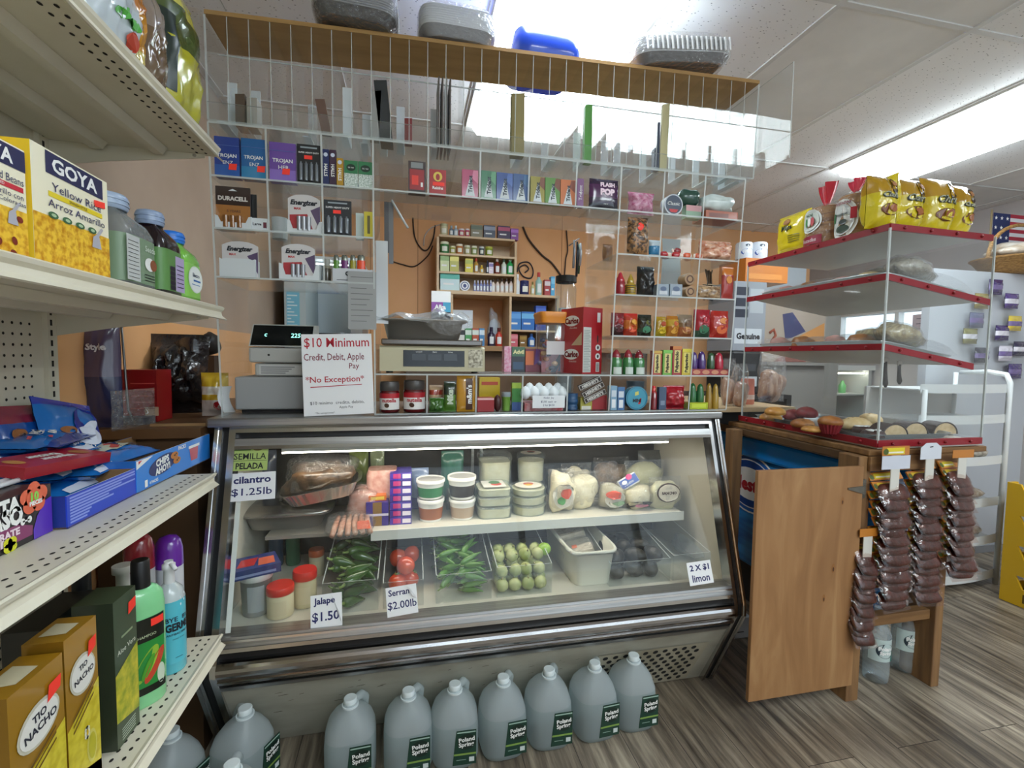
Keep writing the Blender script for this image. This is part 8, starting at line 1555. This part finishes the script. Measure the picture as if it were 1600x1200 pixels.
# chili candy strips hanging on the table front
CHM = noisy('dark_chili_in_bag', '#260b05', '#5a2210', 26, .35, coat=.3, bump=.5); HDR = cm('#b8742a'); 
CHF = clear('crinkled_chili_film', '#f6efec', ior=1.5, rough=.10, haze=.0, refl=.3, bump=.35, bscale=26)
def strip(px, yt, n, dy, w, lb, Y, card, first='#4c1c12', skew=0.0, rz=0.0, h=.098):
    p = at(px, yt, Y=Y); t = thing('candy_strip', lb, 'hanging candy', (p.x, Y, p.z), rz)
    b = B(); hh = .05 if card else .004
    if card == 'tab': b.prism([(-w*.42, -.062), (w*.42, -.062), (w*.42, -.018), (w*.2, 0), (-w*.2, 0), (-w*.42, -.018)], 0, .0012, mat('#c9ccd4', .6)); b.poly([(-.008, -.014), (.008, -.012), (.008, -.016), (-.008, -.018)], -.0005, INKK)
    elif card == 'plain': b.box(-w*.48, w*.48, .0, .0012, -.086, -.036, mat('#c3c6d0', .6)); b.box(-w*.5, w*.42, -.001, 0, -.034, 0, HDR); b.box(-w*.35, w*.25, -.002, -.0011, -.03, -.006, mat('#d6c22a', .5)); b.ell(-.38*w, -.02, .012, .011, -.0021, mat('#4a5a24')); b.front(-.3*w, .2*w, -.026, -.020, -.0026, mat('#e2dcc8'))
    else: b.box(-w*.45, w*.45, 0, .0012, -.03, 0, HDR)
    b.box(-.02, .02, .0012, .004, -n*dy-.05, -.01, mat('#c9c6be', .6)); b.obj('hanging_card', t)
    z0 = {'tab': -.062, 'plain': -.088}.get(card, -.03)
    rr = random.Random(int(px)); proto = None
    for i in range(n):
        b = B(); sd = i % 3+int(px)
        s = b.pillow(w, h, .030, CHF, wr=.25, seed=sd, nu=10, nv=10, seal=.1); b.blob((0, 0, h*.42), (w*.46, .009, h*.34), CHM, 14, 8, .15, sd, 3.2)
        b.box(-w*.5, w*.5, -.0025, .0025, h*.9, h*1.22, HDR); b.front(-w*.34, w*.2, h*.96, h*1.16, -.003, mat('#d6c22a', .5)); b.ell(-w*.42, h*1.03, .009, .010, -.003, mat('#4a5a24')); b.front(-w*.3, w*.15, h*1.0, h*1.05, -.0034, mat('#e2dcc8'))
        o = b.obj('candy_bag', t, (skew*i+rr.uniform(-.004, .004), -.016-.010*(i % 2)-.001*i, z0-i*dy-h*1.22)); o.rotation_euler = (R(-34), rr.uniform(-.06, .06), rr.uniform(-.12, .12))
    return t
strip(1402, 697, 13, .034, .135, 'long strip of dark chili candy bags with a blank white card', 1.365, 'plain', skew=.0012)
strip(1456, 692, 14, .033, .118, 'middle strip of chili candy bags, under a white hang tab', 1.366, 'tab', skew=.0)
strip(1506, 703, 13, .029, .115, 'strip of chili candy bags at the right end of the table front', 1.352, None, skew=.001)
strip(1358, 826, 12, .026, .090, 'low strip of dark chili candy bags beside the plywood door', 1.378, None, skew=-.002)
# water bottles under the table
def wbottle(q, Y, lb):
    p = at(q[0], 1040, Y=Y); t = thing('water_bottle', lb, 'water bottle', (p.x, Y, 0)); r_ = .046
    b = B(); b.loft([(.0, r_*.7, r_*.7), (.008, r_*.95, r_*.95), (.05, r_, r_), (.06, r_*.94, r_*.94), (.07, r_, r_), (.20, r_, r_), (.24, r_*.7, r_*.7), (.275, r_*.3, r_*.3), (.285, r_*.28, r_*.28)], clear('spring_bottle', '#e6f0f4', ior=1.7, rough=.08, haze=.22, hazecol='#dfe8ec', bump=.4, bscale=24), 28); b.obj('bottle', t)
    b = B(); b.loft([(.283, r_*.32, r_*.32), (.305, r_*.32, r_*.32)], mat('#e0e6ea', .4), 16); b.obj('cap', t)
    b = B(); mp = cmap(r_*1.01, .0008); m2 = cmap(r_*1.01, .0016); b.sheet(lambda u, v: mp(-.07+.14*u, .10+.09*v), 16, 1, mat('#b9c9c6', .35)); b.sheet(lambda u, v: m2(.015+.05*u, .10+.09*v*(.3+.7*u)), 6, 2, mat('#2c7a6a', .35)); b.ell(-.008, .145, .036, .03, 0, mat('#22303a', .35), map=m2, n=24); m3 = cmap(r_*1.01, .0024)
    b.text('Poland', -.008, .155, .056, .018, 0, WHITE, bold=.05, map=m3); b.text('Spring', -.008, .136, .056, .018, 0, WHITE, bold=.05, map=m3); b.obj('label', t)
wbottle((1368, 0), 1.50, 'clear spring water bottle under the table, behind the low candy strip'); wbottle((1410, 0), 1.53, 'clear spring water bottle under the table, right one of two')
# ice cream freezer
fz = thing('ice_cream_freezer', 'blue ice cream chest freezer under the wooden table', 'freezer', (2.0, 2.0, 0)); BL = mat('#1488dc', .25, coat=.4); BLD = noisy('blue_swirl_print', '#12508c', '#2a86cc', 5, .25, (1, .4, 3), coat=.4, detail=2)
b = B(); b.rbox(-.25, .17, -.42, .55, .22, .80, BLD, .02); b.obj('cabinet', fz); b = B(); b.box(-.20, .15, -.10, .50, 0, .219, DARK); b.obj('plinth', fz); b = B(); b.rbox(-.27, .19, -.44, .57, .80, .905, BL, .015); b.obj('rim', fz); b = B(); b.box(-.25, .17, -.42, .55, .906, .915, GLASS); b.box(-.27, -.24, -.44, .57, .906, .922, mat('#8f8a88', .3, .3)); b.box(-.27, .17, .05, .07, .916, .924, mat('#b9b2b0', .3)); b.obj('glass_lid', fz)
b = B(); cy, cz = .11, .66
mp = lambda X, Z: (-.2515, -X+cy, Z)
def mpe(e): return lambda X, Z: (-.2512-e, -X+cy, Z)
b.ell(0, cz, .20, .155, 0, WHITE, map=mpe(.0), n=32); b.ell(0, cz, .19, .146, 0, mat('#1a5cae', .3), map=mpe(.0008), n=32); b.ell(0, cz, .172, .128, 0, WHITE, map=mpe(.0016), n=32); b.ell(0, cz, .166, .122, 0, mat('#14448c', .3), map=mpe(.0024), n=32); b.ell(0, cz, .145, .085, 0, WHITE, map=mpe(.0032), n=28); b.text('Nestle', 0, cz-.004, .25, .075, 0, mat('#b01c2c'), bold=.05, map=mpe(.004))
b.sheet(lambda u, v: mpe(.004)(.075+.035*u, cz+.045+.006*v), 1, 1, mat('#b01c2c'))
b.obj('logo', fz)
b = B(); b.rbox(-.04, .16, 0, .2, 0, .10, mat('#aeb4ba', .5), .004); b.front(-.03, .12, .03, .035, -.0008, INKK); prod(b, 'floor_box', 'pale box on the floor behind the plywood door', 'box', (at(1125, 1040, Y=1.85).x, 1.85, 0))
# ------------------------------------------------------------------ plank and goods between rack and pastry case
PLK = noisy('pale_plank', '#c2a884', '#b59a74', 5, .6, (1, 6, 6))
t = thing('plank_shelf', 'pale plank shelf on a post between the display rack and the pastry case', 'shelf', (1.5, 2.5, 0)); b = B(); b.box(-.22, .55, -.35, .4, 1.035, 1.058, PLK); b.obj('board', t)
b = B(); b.box(-.19, -.14, .2, .25, 0, 1.035, ROUGH); b.obj('post', t); b = B(); b.box(.27, .32, .2, .25, 0, 1.035, ROUGH); b.obj('post', t)
CHILI = noisy('dried_chili_pods', '#8a5a40', '#c9a890', 40, .4, (1, 1, .3), coat=.6, bump=.5)
for px0, px1, yt, Y, lb, sd in ((1129, 1148, 560, 2.25, 'clear bag of dried pods beside the display rack, left one', 3), (1146, 1166, 568, 2.20, 'clear bag of dried pods, middle one on the plank', 5), (1186, 1226, 545, 2.45, 'clear bag of pale dried goods at the back of the plank', 7)):
    x, zz, w, h = fit(px0, px1, yt, Y, z=1.059); b = B(); b.blob((0, 0, h*.3), (w*.45, .04, h*.28), CHILI, 16, 12, .3, sd, 2.5); b.pillow(w, h, .09, FILM, wr=.4, seed=sd); prod(b, 'dried_chili_bag', lb, 'bag', (x, Y, zz))
round_('candy_tub', 'orange pink tub on the plank behind the pastry case', 'tub', (1166, 1184, 592), 1.059, 2.28, [(0, .9), (.05, 1), (.45, 1), (.47, .95), (.9, .95), (1, .9)], mat('#c9705a', .4), lambda b, w, h: b.loft([(.2*h, w*.51, w*.51), (.38*h, w*.51, w*.51)], mat('#e0c9c0', .5), 16), n=20)
# ------------------------------------------------------------------ storage tower with boxes and paper towels
t = thing('storage_rack', 'dark storage rack by the orange wall stacked with boxes', 'rack', (2.46, 3.0, 0)); b = B(); b.box(-.28, .36, 0, .45, 1.02, 1.05, DARK); b.box(-.28, .36, .42, .45, 0, 1.02, DARK); b.box(-.28, -.24, 0, .45, 0, 1.02, DARK); b.box(.32, .36, 0, .45, 0, 1.02, DARK); b.obj('frame', t)
def tow(name, px0, px1, yt, yb, Y, d, m, deco, lb, cat='box'):
    x, zz, w, h = fit(px0, px1, yt, Y, ybot=yb); b = B(); b.box(-w/2, w/2, 0, d, 0, h, m)
    if deco: deco(b, w, h)
    prod(b, name, lb, cat, (x, Y, zz)); return zz+h
zb = 1.051
x, zz, w, h = fit(1142, 1190, 548, 3.0, z=zb); b = B(); b.rbox(-w/2, w/2, 0, .3, 0, h, mat('#1a1a1d', .3), .02); b.front(-.1*w, .35*w, .2*h, .42*h, -.001, mat('#b9bcc0', .5)); b.front(.0, .3*w, .55*h, .7*h, -.001, mat('#3c3d42')); prod(b, 'coffee_machine', 'black machine with a small white label under the grey cartons', 'machine', (x, 3.0, zb)); zc = zb+h+.001
x, zz, w, h = fit(1146, 1196, 440, 3.0, z=zc); b = B(); b.box(-w/2, w/2, 0, .3, 0, h, cm('#8f949c')); [b.front(-.45*w, -.05*w, h*(.48+.16*k), h*(.60+.16*k), E_, cm('#2a2e3c')) for k in range(3)]; b.front(.0, .42*w, .55*h, .9*h, E_, mat('#a9aeb4')); b.front(-.45*w, .4*w, .10*h, .32*h, E_, cm('#c3c8ce')); b.text('Genuine', -.02*w, .21*h, .74*w, .14*h, 2*E_, mat('#1c1e26'), bold=.05); prod(b, 'toner_carton', 'grey carton printed Genuine on top of the black machine', 'box', (x, 3.0, zc)); zd = zc+h+.001
b = B(); b.box(-.11, .25, 0, .3, 0, .17, cm('#c9772c'), t=cm('#b8682a')); b.box(-.10, .2, -.002, 0, .02, .06, mat('#d98a3a')); prod(b, 'orange_carton', 'orange carton under the paper towels', 'box', (x+.06, 3.0, zd))
for i, (x0, x1) in enumerate(((1160, 1182), (1182, 1206))):
    xx, zz, w, h = fit(x0, x1, 377, 3.02, z=zd+.172); r_ = w/2; b = B(); b.loft([(0, r_*.96, r_*.96), (.01, r_, r_), (h-.01, r_, r_), (h, r_*.9, r_*.9)], mat('#d9dfe8', .4), 22); mp = cmap(r_, .0008); m2 = cmap(r_, .0016); b.ell(0, .38*h, r_*1.0, .22*h, 0, mat('#2c4f9c', .35), map=mp); b.text('Plenty', 0, .38*h, r_*1.7, .2*h, 0, WHITE, bold=.05, map=m2, shear=.2); b.ell(-.2*r_, .78*h, .3*r_, .08*h, 0, mat('#4a5564'), map=mp)
    prod(b, 'paper_towel_roll', ('left', 'right')[i]+' wrapped paper towel roll with blue lettering on the orange carton', 'paper towel', (xx, 3.02+r_, zd+.172))
b = B(); b.box(-.10, .3, .0, .3, 0, .26, cm('#9aa0a6')); b.text('R', -.02, .16, .06, .08, E_, mat('#8a4a44'), bold=.06); prod(b, 'grey_carton', 'grey carton with a dull red letter on top of the pale locker', 'box', (at(1205, 450, Y=3.5).x, 3.45, 1.859))
b = B(); b.box(-.1, .22, 0, .02, 0, .05, mat('#5fae4a', .5)); prod(b, 'green_packet', 'flat green packet lying on the grey carton', 'packet', (at(1225, 430, Y=3.5).x, 3.5, 2.12))
# painted panel seen through the pastry case: soft coloured shapes
b = B(); b.box(-.30, .32, 0, .02, 0, .55, mat('#a9998a', .7)); b.poly([(-.18, 0), (.14, .0), (.02, .20)], E_, mat('#8c5a50', .7)); b.poly([(-.08, .18), (.12, .26), (-.02, .42), (-.12, .40)], E_, mat('#3f3f66', .7)); b.poly([(.1, .05), (.31, .05), (.31, .34), (.06, .22)], E_, mat('#c98a4a', .7)); b.tube([(-.24, -.002, .24), (-.20, -.002, .27), (-.18, -.002, .22), (-.22, -.002, .17), (-.2, -.002, .13)], .012, mat('#9c4a34', .7), 6); prod(b, 'painted_panel', 'painted panel of soft coloured shapes seen through the pastry case', 'picture', (at(1240, 520, Y=3.4).x, 3.4, 1.30)); t = thing('metal_locker', 'pale locker behind the painted panel', 'locker', (at(1240, 520, Y=3.4).x, 3.4, 0)); b = B(); b.box(-.32, .5, .022, .4, 0, 1.858, mat('#8f8a84', .6)); b.box(-.32, .34, -.02, .021, 1.27, 1.297, mat('#8f8a84', .6)); b.obj('cabinet_body', t)
# glass door cooler in the alcove
t = thing('drinks_cooler', 'low lit cooler of bottled drinks at the back right', 'cooler', (4.28, 3.95, 0)); CW = mat('#c9cccc', .4)
b = B(); b.box(-.32, .40, 0, .5, 0, .30, CW); b.box(-.32, .40, .45, .5, .30, 1.22, CW); b.box(-.32, -.28, 0, .45, .30, 1.22, CW); b.box(.36, .40, 0, .45, .30, 1.22, CW); b.box(-.34, .42, -.02, .5, 1.22, 1.27, WHITE); b.obj('cabinet', t)
b = B(); b.box(-.28, .36, .02, .45, .62, .635, CW); b.box(-.28, .36, .02, .45, .96, .975, CW); b.obj('shelf', t); b = B(); b.box(-.26, .34, .03, .05, .585, .60, mat('#fff9ea', .5, emit=8.0, name='cooler_tube')); b.box(-.26, .34, .03, .05, 1.18, 1.195, mat('#fff9ea', .5, emit=8.0)); b.obj('lamp_tube', t); b = B(); b.quad((-.28, .0, .30), (.36, .0, .30), (.36, .0, 1.22), (-.28, .0, 1.22), GLASS); b.obj('glass_door', t)
for i, (dx, c, hh, z) in enumerate(((-.22, '#e0b83a', .2, .302), (-.14, '#e8c84a', .2, .302), (-.05, '#8ccf3a', .19, .302), (.03, '#7cc83a', .18, .302), (.12, '#c9d68a', .17, .302), (.2, '#b5d06a', .16, .302), (-.18, '#e6c23a', .14, .976), (-.05, '#d6dcae', .12, .976), (.06, '#7cc07a', .12, .976), (.2, '#5cae6a', .13, .976))):
    b = B(); b.loft([(0, .033, .033), (hh*.6, .035, .035), (hh*.8, .018, .018), (hh, .014, .014)], mat(c, .3, coat=.4), 14); prod(b, 'drink_bottle', 'drink bottle in the low cooler, %s on the %s shelf' % (('leftmost', 'second', 'third', 'fourth', 'fifth', 'rightmost', 'leftmost', 'second', 'third', 'rightmost')[i], 'bottom' if z < .5 else 'upper'), 'bottle', (4.28+dx, 4.10, z))
# white wire display, yellow crates, chip panel
WIRE = mat('#d9dcdc', .35)
t = thing('white_display_stand', 'white tiered display stand with curved shelf lips at the right edge', 'display stand', (3.10, 2.12, 0))
def wz(y): return at(1540, y, Y=2.03).z
b = B(); q0, q1 = at(1555, 916, Z=.0), at(1591, 603, Y=2.02); b.tube([(.30, -.085, 0), (.30, -.085, 1.20), (.31, -.06, 1.245), (.34, .05, 1.26), (.35, .2, 1.25)], .014, WIRE, 10); b.obj('pole', t)
b = B(); b.tube([(-.32, -.085, 0), (-.32, -.085, 1.16)], .012, WIRE, 10); b.obj('pole', t); b = B(); b.tube([(.31, .2, 0), (.31, .2, 1.25)], .012, WIRE, 10); b.obj('pole', t)
b = B(); b.box(-.36, .36, .22, .235, .02, 1.16, mat('#c3c0ba', .5)); b.obj('back_panel', t)
for zc_ in (.06, .275, .50, .745, .985, 1.16):
    b = B(); b.box(-.33, .31, -.06, .22, zc_-.008, zc_, WIRE); vs = []
    b.sheet(lambda u, v: (-.34+.66*u, -.075-.035*math.sin(math.pi*u), zc_-.02+.05*v), 14, 1, WIRE); b.sheet(lambda u, v: (.32-.66*u, -.073-.035*math.sin(math.pi*u), zc_-.02+.05*v), 14, 1, WIRE); b.sheet(lambda u, v: (-.34+.66*u, -.06-(.015+.035*math.sin(math.pi*u))*v, zc_-.004), 14, 1, WIRE); b.obj('shelf', t)
rr = random.Random(5)
for j, zc_ in enumerate((.275, .50, .745)):
    for k in range(3):
        c_ = rr.choice(('#8a6a48', '#a89070', '#6b5a4a', '#c2b49c')); b = B(); b.blob((0, 0, .03), (.07, .05, .03), noisy('small_pack_%s' % c_[1:], c_, '#d0c4b0', 30, .4, coat=.5), 12, 8, .3, k+j)
        prod(b, 'snack_pack', 'small brownish pack on the white display stand, %s shelf, %s' % (('lower', 'middle', 'upper')[j], ('left', 'centre', 'right')[k]), 'snack', (3.10-.05+.13*k, 2.13, zc_+.001))
YC = mat('#d6a81c', .4)
def crate(z, lb, dx=0):
    t = thing('yellow_crate', lb, 'crate', (3.42+dx, 1.72, z), 0, 'yellow stacking crates'); W, D, H = .42, .36, .17; k = .012
    for y, sgn in ((-D/2, 1), (D/2-k, -1)):
        b = B(); b.prism([(-W/2, 0), (W/2, 0), (W/2, H), (W*.36, H), (W*.26, H*.55), (-W*.26, H*.55), (-W*.36, H), (-W/2, H)], y, y+k, YC)
        for i in range(5): b.front(-W*.2+i*W*.1-.008, -W*.2+i*W*.1+.008, H*.14, H*.42, (y-.0008), mat('#5c4408', .7))
        b.obj('end_wall', t)
    for x in (-W/2, W/2-k):
        b = B(); b.prismx([(-D/2+k, 0), (D/2-k, 0), (D/2-k, H), (D*.34, H), (D*.24, H*.55), (-D*.24, H*.55), (-D*.34, H), (-D/2+k, H)], x, x+k, YC)
        for i in range(5): b.add([(x-.0008, -D*.2+i*D*.1-.008, H*.14), (x-.0008, -D*.2+i*D*.1-.008, H*.42), (x-.0008, -D*.2+i*D*.1+.008, H*.42), (x-.0008, -D*.2+i*D*.1+.008, H*.14)], [(3, 2, 1, 0)], mat('#5c4408', .7))
        b.obj('side_wall', t)
    b = B(); b.box(-W/2+k, W/2-k, -D/2+k, D/2-k, 0, k, YC); b.obj('bottom', t); return t
c0 = crate(.002, 'yellow plastic crate at the bottom of the stack by the right edge')
for i, (z, n) in enumerate(((.165, 'second crate from the floor in the yellow stack'), (.328, 'third crate from the floor in the yellow stack'), (.491, 'topmost crate of the yellow stack by the right edge'))): dup(c0, (3.42, 1.72, z), None, n, 'yellow stacking crates')
t = thing('hanging_rack', 'pale grey display panel hung with chip bags at the right edge', 'display rack', (3.75, 2.42, 0)); b = B(); b.box(-.45, .45, 0, .05, 0, 1.92, mat('#b9bcc2', .5)); b.obj('panel', t); b = B(); b.box(-.5, .5, -.02, .25, 0, .05, mat('#8a8c90', .5)); b.obj('foot', t)
rows = ((1560, 448, '#3a2a5c'), (1585, 470, '#4a3470'), (1590, 505, '#c9b03a'), (1570, 520, '#3a2a5c'), (1575, 552, '#d0cbd6'), (1598, 545, '#2a2340'), (1590, 580, '#3f2f66'), (1538, 470, '#8a7a3c'), (1530, 500, '#5a5f7c'), (1520, 525, '#7c7844'), (1538, 555, '#2c2c3c'))
for i, (px_, py_, c_) in enumerate(rows):
    p = at(px_, py_, Y=2.37); b = B(); s = b.pillow(.13, .10, .03, foil(c_), ((.3, .6, foil('#d6d2da') if i % 2 else foil('#6c5a8c')),), .3, i)
    prod(b, 'chip_bag', ('dark purple', 'violet', 'yellow', 'deep purple', 'pale lilac', 'blackish', 'purple striped', 'olive', 'slate blue', 'moss coloured', 'navy')[i]+' chip bag clipped to the pale grey panel', 'snack', (p.x, 2.385, p.z-.05), R(3))
# basket with a flag on top
p = at(1590, 400, Y=2.30); t = thing('wicker_basket', 'round wicker basket with a tall handle holding wrapped bread, above the chip panel', 'basket', (p.x+.30, 2.46, 1.922)); WK = noisy('wicker', '#8a6434', '#b58a50', 60, .6, (1, 1, 3), bump=.8)
b = B(); b.loft([(0, .17, .13), (.04, .25, .19), (.10, .30, .23), (.105, .315, .24), (.095, .30, .225), (.02, .2, .15)], WK, 36); b.obj('basket', t)
b = B(); b.tube([(-.30*math.cos(a_), 0, .10+.24*math.sin(a_)) for a_ in [math.pi*i/16 for i in range(17)]], .012, WK, 8); b.obj('handle', t)
b = B(); b.blob((0, 0, .13), (.24, .17, .06), noisy('wrapped_loaves', '#a8947c', '#d6d0c6', 14, .3, coat=.6, bump=.5), 20, 12, .35, 3); prod(b, 'wrapped_bread', 'clear wrapped loaves heaped in the wicker basket', 'bread', (p.x+.30, 2.46, 1.945))
t = thing('flag', 'stars and stripes flag hanging behind the wicker basket', 'flag', (at(1548, 395, Y=2.60).x, 2.60, at(1580, 410, Y=2.60).z)); b = B(); W, H = .62, .34; z0 = 0
for k in range(7): b.front(0, W, H*(2*k)/13 if k else 0, H*(2*k+1)/13, 0, mat('#a8283c', .7))
for k in range(6): b.front(0, W, H*(2*k+1)/13, H*(2*k+2)/13, 0, mat('#dcdce0', .7))
b.front(0, W*.26, H*.0, H, -.0008, mat('#1f2c5c', .7)); b.add([(0, .002, 0), (0, .002, H), (W, .002, H), (W, .002, 0)], [(0, 1, 2, 3)], mat('#c9c9cc', .7))
for i in range(3):
    for j in range(5):
        cx, cz = W*.26*(i+.5)/3, H*(j+.5)/5; b.poly([(cx+(.016 if k % 2 == 0 else .0065)*math.sin(k*math.pi/5), cz+(.016 if k % 2 == 0 else .0065)*math.cos(k*math.pi/5)) for k in range(10)][::-1], -.0014, WHITE)
b.obj('cloth', t); b = B(); b.tube([(-.01, .004, -1.2+0), (-.01, .004, H+.02)], .006, mat('#8a7a5c', .5), 8); b.obj('pole', t)

# papers and a ledge of packets on the right wall, seen through the pastry case
for i, (q, w, h, c_) in enumerate((((1455, 515), .34, .30, '#d9c3cc'), ((1500, 545), .40, .22, '#cdb6c0'), ((1475, 495), .2, .16, '#e6e4e6'))):
    p = at(*q, X=XR-.012-.003*i); b = B(); b.front(-w/2, w/2, -h/2, h/2, 0, mat(c_, .7)); [b.front(-w*.4, w*.4-.03*(k % 3), h*(.35-.16*k), h*(.38-.16*k), E_, mat('#8c7a88', .7)) for k in range(5)]; b.add([(-w/2, .002, -h/2), (-w/2, .002, h/2), (w/2, .002, h/2), (w/2, .002, -h/2)], [(0, 1, 2, 3)], PAPER)
    o = prod(b, 'wall_notice', ('large pinkish notice on the right wall behind the pastry case', 'lower mauve notice on the right wall', 'small white notice on the right wall above the pinkish one')[i], 'sign', tuple(p), R(-90))
